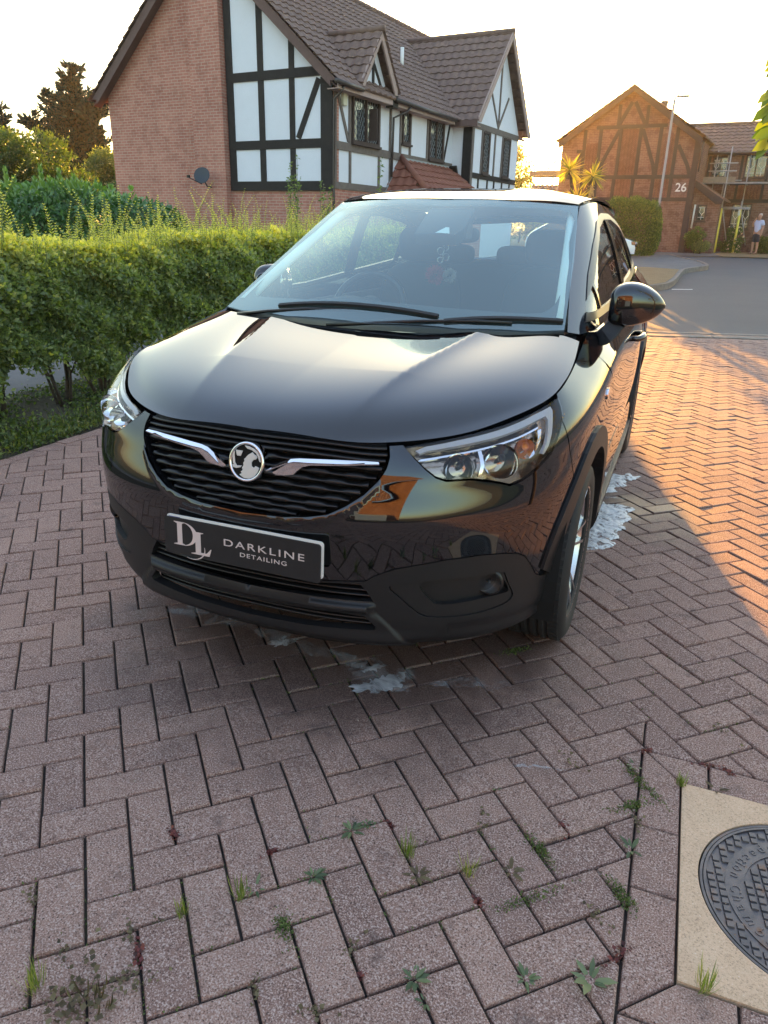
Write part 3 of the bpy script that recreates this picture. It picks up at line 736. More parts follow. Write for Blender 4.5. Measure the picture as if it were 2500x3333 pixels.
# --- door mirrors
for sg in (1,-1):
    M_=MB();bmv=[]
    prof=[(.00,.052,.055,-.004),(.012,.072,.080,.0),(.05,.081,.090,.004),(.09,.078,.092,.004),(.13,.067,.085,.001),(.165,.048,.066,-.003),(.188,.028,.042,-.005),(.200,.006,.01,-.006)]
    rings=[];n=24
    for dx,hz,hy,zz_ in prof:
        ring=[]
        for k in range(n):
            a=2*math.pi*k/n;ca,sa=math.cos(a),math.sin(a)
            e=.68;yy=math.copysign(abs(ca)**e,ca)*hy;zz2=math.copysign(abs(sa)**e,sa)*hz
            if yy>0: yy*=.45
            ring.append(Vector((sg*(.815+dx),1.42+yy+dx*.16,1.134+zz_+zz2*1.06+dx*.06)))
        rings.append(ring)
    V=[v for r_ in rings for v in r_];F=[]
    for i in range(len(rings)-1):
        for k in range(n):
            q=(i*n+k,(i+1)*n+k,(i+1)*n+(k+1)%n,i*n+(k+1)%n);F.append(q if sg>0 else q[::-1])
    F.append(tuple(range(n)) if sg<0 else tuple(reversed(range(n))));F.append(tuple((len(rings)-1)*n+k for k in range(n)))
    MF=Matrix.Translation((-.765,1.44,0))@Matrix.Rotation(R(-80),4,'Z')@Matrix.Translation((.80,-1.40,0)) if sg<0 else Matrix()   # the far mirror is folded in
    V=[MF@v for v in V]
    M_.add(V,F);mi=M_.build('door_mirror',paint,CAR,True)
    ss=mi.modifiers.new('s','SUBSURF');ss.levels=1;ss.render_levels=2
    M_=MB();lv=[(.775,1.30,1.50,.975,.020),(.800,1.32,1.49,1.005,.030),(.825,1.35,1.47,1.035,.034),(.850,1.375,1.455,1.070,.030)]
    V=[];F=[]
    for x,ya,yb_,z,t_ in lv: V+=[Vector((sg*(x+t_),ya,z-.012)),Vector((sg*(x+t_),yb_,z-.012)),Vector((sg*(x-t_),yb_,z+.012)),Vector((sg*(x-t_),ya,z+.012))]
    for i in range(3):
        for k in range(4): q=(i*4+k,i*4+(k+1)%4,(i+1)*4+(k+1)%4,(i+1)*4+k);F.append(q if sg<0 else q[::-1])
    M_.add(V,F);M_.build('mirror_arm',plastic,mi,bevel=.008)
    M_=MB();M_.lathe([(.0005,0),(.07,.0),(.072,-.003)],24,MF@Matrix(((1.15,0,0,sg*.905),(0,0,1,1.485),(0,1,0,1.14),(0,0,0,1))));M_.build('mirror_glass',chrome,mi,True)
# --- wipers
def on_ws(x,y,h): return Vector((x,y,float(ws_rbf(x,y)[0])+h))
def wiper(arm,bl):
    M_=MB();pts=[Vector(arm[0])]+[Vector(p) for p in arm[1:]];M_.tube([p-Vector((0,0,.008)) for p in pts],[.0085]+[.0062]*(len(pts)-2)+[.005],8)
    # hinge block
    o=M_.build('wiper',satin_black,CAR,True)
    a,b=[Vector(p) for p in bl];n=14;M2=MB()
    c=[];
    for i in range(n+1):
        t=i/n;x=a.x+(b.x-a.x)*t;y=a.y+(b.y-a.y)*t-.02*math.sin(math.pi*t)*0;c.append(on_ws(x,y,.006+.003*math.sin(math.pi*t)))
    for i in range(n): 
        M2.bar(c[i],c[i+1]+(c[i+1]-c[i])*.03,.015,.011,(0,-.5,1))
    M2.build('wiper_blade',rubber,o)
wiper([(-.60,.965,1.062),(-.45,.955,1.085),(-.28,.955,1.103),(-.10,.958,1.110),(-.02,.960,1.105)],[(-.42,.985,0),(.255,.955,0)])
wiper([(-.16,.885,1.058),(.02,.893,1.075),(.20,.915,1.092),(.40,.965,1.100),(.52,1.00,1.098)],[(.285,.935,0),(.685,1.085,0)])
# --- wheels
def make_wheel(sg,y0,rot):
    T=Matrix.Translation((sg*.768,y0,RAD))@Matrix.Rotation(R(90)*sg,4,'Y')@Matrix.Rotation(rot,4,'Z')
    Wh=bpy.data.objects.new('wheel',None);link(Wh,CAR);Wh.empty_display_size=.1
    prof=[(.232,.098),(.250,.104),(.285,.107),(.305,.100),(.317,.090),(.3215,.080)]
    zz_=[.080,.062,.060,.052,.050,.030,.028,.0205,.0185,-.0185,-.0205,-.028,-.030,-.050,-.052,-.060,-.062,-.080]
    tread=[]
    for z in np.linspace(.078,-.078,27):
        g=any(abs(z-q)<.0045 for q in (.045,.015,-.015,-.045));tread.append((.3265-.004*(z/.078)**4-(.007 if g else 0),z))
    full=prof+tread+[(r_,-z) for r_,z in prof[::-1]]+[(.225,-.09),(.225,.09)]
    M_=MB();M_.lathe(full,96,T,closed=True)
    for k in range(72):
        a=2*math.pi*k/72
        for z0,z1 in ((.056,.086),(-.086,-.056)): M_.box((.3215,.0035,z0),(.3262-.0035*0,.0225,z1*1.0),T@Matrix.Rotation(a,4,'Z'))
    ty=M_.build('tyre',rubber,Wh,autosmooth=35)
    M_=MB();M_.lathe([(.232,.098),(.238,.100),(.236,.090),(.222,.080),(.215,.0),(.222,-.08),(.236,-.095)],72,T)
    rim=M_.build('rim',silver,Wh,True)
    M_=MB();M_.lathe([(.001,.03),(.17,.012),(.212,-.05)],40,T);M_.build('brake_back',dark_hole,rim,True)
    for k in range(5):
        a=2*math.pi*k/5;Ma=T@Matrix.Rotation(a,4,'Z');M_=MB()
        for sgn in (-1,1):
            sec=[]
            for r_,wd,zf,off in ((.045,.030,.060,.014),(.09,.020,.066,.016),(.15,.017,.080,.026),(.20,.018,.090,.036),(.229,.024,.094,.042)):
                cy=off*sgn*1.0;sec.append([Vector((r_,cy-wd/2,zf-.022)),Vector((r_,cy-wd/3,zf)),Vector((r_,cy+wd/3,zf)),Vector((r_,cy+wd/2,zf-.022))])
            V=[Ma@v for s_ in sec for v in s_];F=[]
            for i in range(len(sec)-1):
                for j in range(3): F.append((i*4+j,(i+1)*4+j,(i+1)*4+j+1,i*4+j+1))
            M_.add(V,F)
        M_.build('spoke',silver,rim,autosmooth=30)
    M_=MB();M_.lathe([(.0005,.072),(.026,.071),(.030,.066),(.052,.060),(.060,.045)],32,T);M_.build('hub_cap',silver,rim,True)
for sg,y0,rt in ((1,.83,.3),(-1,.83,.1),(1,3.434,.8),(-1,3.434,.2)): make_wheel(sg,y0,rt)
for y0 in (.83,3.434):
    for sg in (1,-1):
        M_=MB();T=Matrix.Translation((sg*.70,y0,.36))@Matrix.Rotation(R(90),4,'Y')
        n=20;V=[];F=[]
        for k in range(n+1):
            a=R(-15)+R(210)*k/n
            for x in (.62,.85): V.append(Vector((sg*x,y0+.40*math.cos(a),.34+.40*math.sin(a))))
        for k in range(n): F.append((2*k,2*k+1,2*k+3,2*k+2))
        M_.add(V,F);M_.add([Vector((sg*.62,y0-.42,.2)),Vector((sg*.62,y0+.42,.2)),Vector((sg*.62,y0+.42,.78)),Vector((sg*.62,y0-.42,.78))],[(0,1,2,3)]);M_.build('arch_liner',dark_hole,CAR)

M_=MB();M_.box((-.60,.40,.20),(.60,4.0,.235));M_.box((-.78,1.28,.2),(.78,3.0,.235));M_.build('underbody',dark_hole,CAR)
# --- interior
M_=MB();M_.box((-.72,1.25,.24),(.72,3.9,.30));M_.box((-.745,1.2,.3),(-.70,3.95,1.04));M_.box((.70,1.2,.3),(.745,3.95,1.04));M_.build('cabin_floor',interior,CAR)
M_=MB();ds=[(-.70,1.0,1.02),(-.70,1.5,1.03),(-.70,1.62,.98),(-.70,1.66,.7)]
V=[];F=[];xs=np.linspace(-.70,.70,29)
for x in xs:
    hood_=.055*math.exp(-((x+.36)/.17)**2)
    for y,z in ((.96,1.035),(1.2,1.045),(1.42,1.055+hood_*.8),(1.56,1.045+hood_),(1.62,1.0),(1.66,.70)): V.append(Vector((x,y+.09*(1-(abs(x)/.7)**2)*0,z)))
for i in range(len(xs)-1):
    for j in range(5): F.append((i*6+j,(i+1)*6+j,(i+1)*6+j+1,i*6+j+1))
M_.add(V,F);M_.build('dashboard',interior,CAR,True)
T=Matrix.Translation((-.36,1.76,1.02))@Matrix.Rotation(R(65),4,'X')
M_=MB();n=40;pts=[T@Vector((.185*math.cos(2*math.pi*k/n),.180*math.sin(2*math.pi*k/n),0)) for k in range(n+1)];M_.tube(pts,.0155,8,False);sw=M_.build('steering_wheel',satin_black,CAR,True)
M_=MB();M_.lathe([(.001,.02),(.06,.015),(.075,-.01),(.05,-.06)],24,T)
for a in (0,180,270): M_.bar(T@Vector((.05*math.cos(R(a)),.05*math.sin(R(a)),0)),T@Vector((.18*math.cos(R(a)),.18*math.sin(R(a)),0)),.035,.012,(0,-1,.4))
M_.build('wheel_centre',interior,sw)
def cushion(name,loc,size,parent,rx=0,mat=seat_m,seg=.35):
    me=bpy.data.meshes.new(name);bm=bmesh.new();bmesh.ops.create_cube(bm,size=1)
    bmesh.ops.subdivide_edges(bm,edges=bm.edges,cuts=3,use_grid_fill=True)
    for v in bm.verts:
        p=v.co*2;l=(abs(p.x)**4+abs(p.y)**4+abs(p.z)**4)**.25
        if l>0: v.co=(p/l*max(abs(p.x),abs(p.y),abs(p.z)))*.5
    M=Matrix.Translation(loc)@Matrix.Rotation(rx,4,'X')@Matrix.Diagonal((*size,1));bm.transform(M);bm.to_mesh(me);bm.free()
    me.materials.append(mat);me.polygons.foreach_set('use_smooth',[True]*len(me.polygons));o=bpy.data.objects.new(name,me);link(o,parent)
    sb=o.modifiers.new('s','SUBSURF');sb.levels=1;sb.render_levels=2;return o
for x in (-.37,.37):
    se=cushion('front_seat',(x,2.25,.60),(.50,.54,.20),CAR)
    cushion('backrest',(x,2.52,.90),(.50,.17,.66),se,R(-14))
    cushion('headrest',(x,2.58,1.31),(.29,.11,.20),se,R(-8))
    M_=MB()
    for dx in (-.06,.06): M_.tube([(x+dx,2.57,1.15),(x+dx,2.58,1.26)],.007,6)
    M_.build('headrest_posts',chrome,se,True)
rs=cushion('rear_seat',(0,3.12,.62),(1.25,.5,.2),CAR)
cushion('backrest',(0,3.38,.93),(1.25,.17,.58),rs,R(-14))
for x in (-.42,0,.42): cushion('headrest',(x,3.42,1.24),(.27,.09,.13),rs,R(-8))
M_=MB();xs=[-.157,-.048];mp=[(.157,1.729),(.165,1.543),(.142,1.493),(-.037,1.483),(-.048,1.723)]
surf_patch('sensor_housing',wsf,mp,simple('warm_grey_plastic',(.035,.03,.03),.8),CAR,step=.03,offset=-.012,depth=.05)
surf_patch('sensor_window',wsf,[(.054,1.492),(.118,1.492),(.100,1.542),(.085,1.542)],interior_lt,CAR,step=.02,offset=-.009,depth=0)
M_=MB();M_.box((.0,1.60,1.36),(.16,1.70,1.42));M_.build('mirror_mount',interior,CAR)
mirr=cushion('interior_mirror',(.055,1.76,1.375),(.25,.03,.075),CAR,R(5),satin_black)
M_=MB()
for sg in (1,-1): M_.tube([(sg*.665,1.12,1.09),(sg*.615,1.5,1.275),(sg*.555,1.93,1.475),(sg*.56,2.4,1.53),(sg*.56,3.4,1.51)],.022,8)
M_.build('pillar_trim',interior_lt,CAR,True)
surf_patch('headliner',rooff,ro+[(-x,y) for x,y in ro[::-1][1:-1]],interior_lt,CAR,step=.1,depth=0,offset=-.03)
# --- hanging charm
ch=thing('hanging_charm','red and grey fluffy pompoms on key rings hanging behind the black car windscreen','charm',(.0,1.80,1.36))
fl_r=simple('red_fluff',(.55,.03,.04),.9,bump=1,bs=120,bd=.01);fl_g=simple('grey_fluff',(.45,.42,.42),.9,bump=1,bs=120,bd=.01)
M_=MB();M_.tube([(0,-.03,.01),(0,0,-.05),(-.005,0,-.10)],.002,5);M_.build('cord',satin_black,ch,True)
for i,(dx,dz,r_) in enumerate(((-.012,-.06,.016),(.014,-.085,.015),(-.015,-.10,.013),(.01,-.045,.012))):
    M_=MB();M_.tube([(dx+r_*math.cos(2*math.pi*k/16),.004*i-.006,dz+r_*math.sin(2*math.pi*k/16)) for k in range(17)],.0022,5,False);M_.build('key_ring',chrome,ch,True)
def pom(c,r_,mat):
    M_=MB()
    rr=random.Random(5)
    for i in range(900):
        z=rr.uniform(-1,1);a=rr.uniform(0,6.283);q=Vector((math.sqrt(1-z*z)*math.cos(a),math.sqrt(1-z*z)*math.sin(a),z));t=q.orthogonal().normalized()*r_*.06
        p=Vector(c)+q*r_*.55;e=Vector(c)+(q+Vector((rr.uniform(-.15,.15),rr.uniform(-.15,.15),rr.uniform(-.15,.15))))*r_*rr.uniform(.85,1.08)
        M_.add([p-t,p+t,e],[(0,1,2)])
    M_.build('pompom',mat,ch)
pom((-.035,0,-.165),.046,fl_r);pom((.035,0,-.165),.034,fl_g)

# ================================================================ GROUND
def gz(y): return np.maximum(0,.0222*(np.minimum(y,60)-11.5))
def gz1(y): return max(0,.0222*(min(y,60)-11.5))
def poly_sheet(name,poly,mat,dz,step=2.0,kind='structure',label=None):
    V,F=tri_region([tuple(p) for p in poly],[],step)
    o=mesh_obj(name,[(x,y,gz1(y)+dz) for x,y in V],F,mat); tag(o,kind=kind); return o
b=NB('dry_soil_and_grass');p=b.pr((.1,.09,.05),.95)
c_=b.co();n1=b.noise(c_,1.2,6);n2=b.noise(c_,40,4)
cc=b.ramp(n1.outputs[0],[(.35,(.06,.075,.025)),(.55,(.13,.11,.055)),(.7,(.09,.10,.035))]);cc=b.mix(.45,cc,b.ramp(n2.outputs[0],[(.3,(.03,.03,.015)),(.7,(.22,.20,.10))]));b.l(cc,p.inputs['Base Color']);b.l(b.bump(n2.outputs[0],.8,.03),p.inputs['Normal'])
soil=b.m
gy=[-300,-40,-10,11.5,24,36,48,60,120,700];gx_=[-400,-60,-20,20,60,400]
o=mesh_obj('ground',[(x,y,gz1(y)-.10) for y in gy for x in gx_],[(j*6+i,j*6+i+1,(j+1)*6+i+1,(j+1)*6+i) for j in range(9) for i in range(5)],soil);tag(o,kind='structure')
# paving materials
b=NB('block_paving');p=b.pr((.2,.15,.14),.85,spec=.3)
at=b.n('ShaderNodeAttribute',attribute_name='rnd');c_=b.co()
big=b.noise(c_,.55,4);gr=b.noise(c_,250,2,.75);gr2=b.noise(c_,620,2,.7);st=b.noise(c_,9,5,.65)
base=b.ramp(at.outputs['Fac'],[(0,(.215,.118,.088)),(.5,(.300,.172,.126)),(1,(.39,.235,.172))])
base=b.mix(.5,base,b.ramp(big.outputs[0],[(.3,(.16,.095,.085)),(.7,(.28,.165,.13))]))
base=b.mix(b.ramp(gr.outputs[0],[(.53,(0,0,0)),(.62,(1,1,1))]),base,(.50,.38,.33),'MIX')
base=b.mix(b.math('MULTIPLY',b.ramp(gr2.outputs[0],[(.58,(0,0,0)),(.68,(1,1,1))]),.55),base,(.62,.52,.47),'MIX')
base=b.mix(b.ramp(gr.outputs[0],[(.34,(1,1,1)),(.43,(0,0,0))]),base,(.05,.034,.032),'MIX')
base=b.mix(b.ramp(st.outputs[0],[(.60,(0,0,0)),(.78,(.6,.6,.6))]),base,(.07,.055,.055),'MIX')
ge_=b.n('ShaderNodeSeparateXYZ');b.l(c_,ge_.inputs[0])
# damp patch below the front of the car (soap water)
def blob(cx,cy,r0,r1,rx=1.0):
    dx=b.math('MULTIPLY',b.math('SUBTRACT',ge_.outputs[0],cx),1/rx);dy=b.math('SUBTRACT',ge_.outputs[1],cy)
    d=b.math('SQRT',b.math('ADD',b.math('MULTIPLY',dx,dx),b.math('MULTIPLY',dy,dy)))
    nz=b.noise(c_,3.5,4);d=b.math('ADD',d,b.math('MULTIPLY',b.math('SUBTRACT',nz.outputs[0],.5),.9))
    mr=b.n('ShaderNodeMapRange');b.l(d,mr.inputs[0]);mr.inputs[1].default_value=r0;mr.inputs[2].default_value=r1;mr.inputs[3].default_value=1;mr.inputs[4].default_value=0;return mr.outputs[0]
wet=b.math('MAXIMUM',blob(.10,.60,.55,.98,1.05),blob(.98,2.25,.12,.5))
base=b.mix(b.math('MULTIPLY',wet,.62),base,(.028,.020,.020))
mo=b.noise(c_,26,4,.7);base=b.mix(.55,base,b.ramp(mo.outputs[0],[(.3,(.62,.60,.60)),(.5,(.95,.95,.95)),(.72,(1.0,.98,.95))]),'MULTIPLY')
sp_=b.noise(c_,5.5,6,.75);base=b.mix(b.ramp(sp_.outputs[0],[(.60,(0,0,0)),(.68,(.55,.55,.55))]),base,(.09,.062,.055))
b.l(base,p.inputs['Base Color'])
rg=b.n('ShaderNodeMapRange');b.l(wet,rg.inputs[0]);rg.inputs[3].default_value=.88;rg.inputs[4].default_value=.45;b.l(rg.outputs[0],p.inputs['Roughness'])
b.l(b.bump(gr.outputs[0],.30,.0005,b.bump(st.outputs[0],.08,.004)),p.inputs['Normal'])
paving=b.m
b=NB('joint_sand');p=b.pr((.03,.024,.02),.95);c_=b.co();n1=b.noise(c_,14,5);b.l(b.ramp(n1.outputs[0],[(.35,(.016,.013,.012)),(.62,(.045,.034,.028)),(.75,(.05,.055,.02))]),p.inputs['Base Color']);b.l(b.bump(b.noise(c_,300,2).outputs[0],.6,.004),p.inputs['Normal']);joint=b.m
DRV=[(-2.67,-7),(-2.67,1.35),(-2.67,2.5),(-2.67,9.0),(8.5,12.75),(8.5,-7)]     # driveway outline
TOPL=lambda x:10.017+(x-.66)*.3416-.09
o=poly_sheet('driveway_joints',[(-2.72,-7),(-2.72,TOPL(-2.72)),(8.5,TOPL(8.5)),(8.5,-7)],joint,-.0115,step=1.5)
def clip_half(poly,a,b_,c):   # keep a*x+b*y<=c
    out=[];n=len(poly)
    for i in range(n):
        p_,q=poly[i],poly[(i+1)%n];dp=a*p_[0]+b_*p_[1]-c;dq=a*q[0]+b_*q[1]-c
        if dp<=0: out.append(p_)
        if dp*dq<0: t=dp/(dp-dq);out.append((p_[0]+(q[0]-p_[0])*t,p_[1]+(q[1]-p_[1])*t))
    return out
def area(p_): return .5*abs(sum(p_[i][0]*p_[(i+1)%len(p_)][1]-p_[(i+1)%len(p_)][0]*p_[i][1] for i in range(len(p_))))
LO=(.13488,-.86898);LU=(.7307,.6827);LV_=(-.6827,.7307);UN=.101925
MX0,MX1,MY0,MY1=1.172,1.998,-.585,.238          # outer edge of the border round the chamber
pv=MB();rg_=random.Random(3)
def add_brick(poly,gap=.0023):
    c=(sum(p_[0] for p_ in poly)/len(poly),sum(p_[1] for p_ in poly)/len(poly));n=len(poly)
    def shrink(poly,d):
        P=list(poly);out=P;n=len(P)
        # offset by clipping with each shifted edge
        ccw=sum(P[i][0]*P[(i+1)%n][1]-P[(i+1)%n][0]*P[i][1] for i in range(n))>0
        for i in range(n):
            x0,y0=P[i];x1,y1=P[(i+1)%n];ex,ey=x1-x0,y1-y0;L=math.hypot(ex,ey)
            if L<1e-5: continue
            nx,ny=(ey/L,-ex/L) if ccw else (-ey/L,ex/L);out=clip_half(out,nx,ny,nx*x0+ny*y0-d)
            if len(out)<3: return []
        return out
    a=shrink(poly,gap+rg_.uniform(0,.0010))
    if len(a)<3 or area(a)<.0004: return
    t=shrink(a,.0048)
    if len(t)!=len(a): 
        if len(t)<3:return
        a2=a
        cx=sum(p_[0] for p_ in a)/len(a);cy=sum(p_[1] for p_ in a)/len(a);t=[(cx+(x-cx)*.93,cy+(y-cy)*.93) for x,y in a]
    n2=len(a)
    k0=rg_.gauss(0,.0017);kx=rg_.gauss(0,.011);ky=rg_.gauss(0,.011)
    zf=lambda x,y:k0+(x-c[0])*kx+(y-c[1])*ky
    t2=shrink(a,.0018)
    if len(t2)!=n2: t2=[(x+(u-x)*.35,y+(v-y)*.35) for (x,y),(u,v) in zip(a,t)]
    # keep order aligned: nearest start
    def align(q):
        i=min(range(n2),key=lambda i:(q[i][0]-a[0][0])**2+(q[i][1]-a[0][1])**2);return q[i:]+q[:i]
    t=align(t);t2=align(t2)
    V=[Vector((x,y,zf(x,y))) for x,y in t]+[Vector((x,y,zf(x,y)-.0016)) for x,y in t2]+[Vector((x,y,zf(x,y)-.0066)) for x,y in a]+[Vector((x,y,-.018)) for x,y in a]
    ccw=sum(a[i][0]*a[(i+1)%n2][1]-a[(i+1)%n2][0]*a[i][1] for i in range(n2))>0
    F=[tuple(range(n2)) if ccw else tuple(reversed(range(n2)))]
    for r_ in range(3):
        for i in range(n2):
            j=(i+1)%n2;q=(r_*n2+i,(r_+1)*n2+i,(r_+1)*n2+j,r_*n2+j);F.append(q if ccw else q[::-1])
    pv.cc=min(1,max(0,rg_.gauss(.5,.30)));pv.add(V,F)
EDGE=[(-1,0,2.60),( -.3416/1.0567,1/1.0567,(10.017-.66*.3416-.12)/1.0567)]
for u in range(-110,190):
    for v in range(-130,130):
        m=(u-v)%4
        if m==0: w_,h_=2,1
        elif m==3: w_,h_=1,2
        else: continue
        cx=LO[0]+UN*((u+w_/2)*LU[0]+(v+h_/2)*LV_[0]);cy=LO[1]+UN*((u+w_/2)*LU[1]+(v+h_/2)*LV_[1])
        if not(-2.9<cx<7.2 and -4.6<cy<13): continue
        poly=[(LO[0]+UN*(a*LU[0]+b_*LV_[0]),LO[1]+UN*(a*LU[1]+b_*LV_[1])) for a,b_ in ((u,v),(u+w_,v),(u+w_,v+h_),(u,v+h_))]
        for a,b_,c in EDGE:
            poly=clip_half(poly,a,b_,c)
            if len(poly)<3: break
        if len(poly)<3: continue
        if MX0-.2<cx<MX1+.2 and MY0-.2<cy<MY1+.2 and any(MX0<x<MX1 and MY0<y<MY1 for x,y in poly+[(cx,cy)]+[((poly[i][0]+poly[i-1][0])/2,(poly[i][1]+poly[i-1][1])/2) for i in range(len(poly))]):
            rest=poly
            for h_ in ((1,0,MX0),(-1,0,-MX1),(0,1,MY0),(0,-1,-MY1)):
                q=clip_half(rest,*h_)
                if len(q)>2 and area(q)>.0007: add_brick(q)
                rest=clip_half(rest,-h_[0],-h_[1],-h_[2])
                if len(rest)<3: break
            continue
        add_brick(poly)
# edging course along the planting strip
y=-5.0
while y<9.2:
    L=.2038;add_brick([(-2.70,y),(-2.60,y),(-2.60,y+L),(-2.70,y+L)]);y+=L
# border round the chamber: mitred corners
x0,x1,y0,y1=1.2785,1.892,-.479,.133
L=[.133,-.069,-.272,-.479]
add_brick([(MX0,MY1),(x0,y1),(x0,L[1]),(MX0,L[1])]);add_brick([(MX0,L[1]),(x0,L[1]),(x0,L[2]),(MX0,L[2])]);add_brick([(MX0,L[2]),(x0,L[2]),(x0,y0),(MX0,MY0)])
add_brick([(MX0,MY1),(1.349,MY1),(1.349,y1),(x0,y1)])
xx=[1.349,1.552,1.755,1.892]
for a,c in zip(xx[:-1],xx[1:]): add_brick([(a,MY1),(c,MY1),(c,y1),(a,y1)])
add_brick([(MX0,MY0),(x0,y0),(1.394,y0),(1.394,MY0)])
for a,c in ((1.394,1.597),(1.597,1.80),(1.80,1.998)): add_brick([(a,MY0),(c,MY0),(c,y0),(a,y0)])
for a,c in zip([MY1,-.069,-.272,-.479],[-.069,-.272,-.479,MY0]): add_brick([(x1,a),(MX1,a),(MX1,c),(x1,c)])
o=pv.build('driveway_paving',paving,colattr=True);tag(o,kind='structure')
# --- inspection chamber
conc=NB('sandy_concrete');p=conc.pr((.5,.42,.3),.9);c_=conc.co();n1=conc.noise(c_,210,3,.85);n2=conc.noise(c_,12,4)
cc=conc.mix(.6,conc.ramp(n2.outputs[0],[(.3,(.50,.32,.19)),(.7,(.70,.47,.30))]),conc.ramp(n1.outputs[0],[(.34,(.14,.11,.08)),(.46,(.60,.42,.28)),(.62,(.66,.48,.33)),(.7,(.82,.76,.64))]));conc.l(cc,p.inputs['Base Color']);conc.l(conc.bump(n1.outputs[0],.7,.002),p.inputs['Normal']);conc=conc.m
iron=NB('cast_iron');p=iron.pr((.09,.08,.085),.48,.75);c_=iron.co();n1=iron.noise(c_,22,5);cc=iron.ramp(n1.outputs[0],[(.3,(.085,.083,.09)),(.58,(.15,.135,.135)),(.72,(.16,.085,.05))]);iron.l(cc,p.inputs['Base Color']);iron.l(iron.bump(iron.noise(c_,500,2).outputs[0],.35,.001),p.inputs['Normal']);iron=iron.m
IC=thing('inspection_cover','round grey cast iron inspection chamber cover set in a square sandy concrete surround','drain cover',(1.566,-.173,0))
fr=[(x-1.566,y+.173) for x,y in ((x0,y0),(x1,y0),(x1,y1),(x0,y1))];fr=[(x*.993,y*.993) for x,y in fr]
circ=[(.2465*math.cos(2*math.pi*i/72),.2465*math.sin(2*math.pi*i/72)) for i in range(72)]
V,F=tri_region(fr,[circ],.02)
rr=random.Random(2)
vv=[(x,y,.003) for x,y in V];ff=[tuple(f) for f in F]
k=len(vv)
for i in range(72): vv+= [(circ[i][0],circ[i][1],.003),(circ[i][0],circ[i][1],-.03)]
for i in range(72): j=(i+1)%72;ff.append((k+2*i,k+2*i+1,k+2*j+1,k+2*j))
k=len(vv)
for i in range(4): vv+= [(fr[i][0],fr[i][1],.003),(fr[i][0],fr[i][1],-.02)]
for i in range(4): j=(i+1)%4;ff.append((k+2*j,k+2*j+1,k+2*i+1,k+2*i))
mesh_obj('concrete_surround',vv,ff,conc,IC)
M_=MB();M_.lathe([(.0005,-.003),(.2285,-.003),(.2285,.0015),(.2345,.0015),(.2350,-.02)],96);M_.lathe([(.2365,-.02),(.2365,.0005),(.2425,.0005),(.243,-.02)],96)
M_.build('cover_plate',iron,IC,autosmooth=30)
M_=MB();M_.lathe([(.001,-.02),(.246,-.02)],48);M_.build('rim_gap',joint,IC)
M_=MB();M_.lathe([(.1475,-.003),(.1475,-.0006),(.1875,-.0006),(.1875,-.003)],96);M_.build('letter_band',iron,IC,autosmooth=30)
M_=MB();pt=.0205;a0=R(8)
for i in range(-13,14):
    for j in range(-13,14):
        lx,ly=(i+.5)*pt,(j+.5)*pt;x=lx*math.cos(a0)-ly*math.sin(a0);y=lx*math.sin(a0)+ly*math.cos(a0);r_=math.hypot(x,y)
        if r_>.224 or .142<r_<.194: 
            if not(r_<.232 and r_>.224 and False): continue
        Mx=Matrix.Translation((x,y,0))@Matrix.Rotation(a0,4,'Z');s0,s1=.0082,.0068
        V=[Mx@Vector(q) for q in ((-s0,-s0,-.003),(s0,-s0,-.003),(s0,s0,-.003),(-s0,s0,-.003),(-s1,-s1,.001),(s1,-s1,.001),(s1,s1,.001),(-s1,s1,.001))]
        M_.add(V,[(4,5,6,7),(0,1,5,4),(1,2,6,5),(2,3,7,6),(3,0,4,7)])
o=M_.build('raised_grid',iron,IC)
txt='Inspection Chamber';wd={'I':.5,'i':.45,' ':.6,'m':1.5,'C':1.15,'t':.6,'r':.65}
ang=101.0
for ch_ in txt:
    wdt=wd.get(ch_,1.0)*8.6;ang+=wdt/2
    if ch_!=' ':
        a=R(ang);Mx=Matrix.Translation((.1665*math.cos(a),.1665*math.sin(a),-.0008))@Matrix.Rotation(a+R(90),4,'Z')
        text_obj(ch_,.034,iron,IC,Mx,name='raised_letter',ext=.0016,bold=.0003)
    ang+=wdt/2
# --- road, kerbs, verge
b=NB('asphalt');p=b.pr((.06,.06,.062),.85);c_=b.co();n1=b.noise(c_,160,3,.7);n2=b.noise(c_,.5,5)
cc=b.mix(.5,b.ramp(n2.outputs[0],[(.3,(.070,.070,.074)),(.7,(.105,.103,.104))]),b.ramp(n1.outputs[0],[(.35,(.03,.03,.032)),(.6,(.10,.10,.10)),(.72,(.22,.21,.2))]));b.l(cc,p.inputs['Base Color']);b.l(b.bump(n1.outputs[0],.6,.004),p.inputs['Normal']);asph=b.m
kerbm=simple('kerb_concrete',(.20,.17,.145),.9,var=.25,vs_=6,bump=.5,bs=150,bd=.002)
pavem=simple('pavement_tarmac',(.13,.125,.125),.9,var=.2,vs_=3,bump=.4,bs=120,bd=.003)
b=NB('parched_grass');p=b.pr((.3,.2,.1),.95);c_=b.co();n1=b.noise(c_,3,5);n2=b.noise(c_,70,3)
cc=b.mix(.5,b.ramp(n1.outputs[0],[(.35,(.26,.16,.075)),(.6,(.36,.25,.13)),(.75,(.16,.15,.06))]),b.ramp(n2.outputs[0],[(.3,(.12,.08,.035)),(.7,(.42,.31,.17))]));b.l(cc,p.inputs['Base Color']);b.l(b.bump(n2.outputs[0],1,.04),p.inputs['Normal']);parched=b.m
T2=lambda x:TOPL(x)+.62
road=[(-60,T2(-60)-6),(-4,T2(-4)),(8.5,T2(8.5)),(30,T2(30)),(60,26),(60,48),(4.2,35.6),(2.3,35.5),(1.3,33.5),(-6,33.5),(-40,30),(-60,20)]
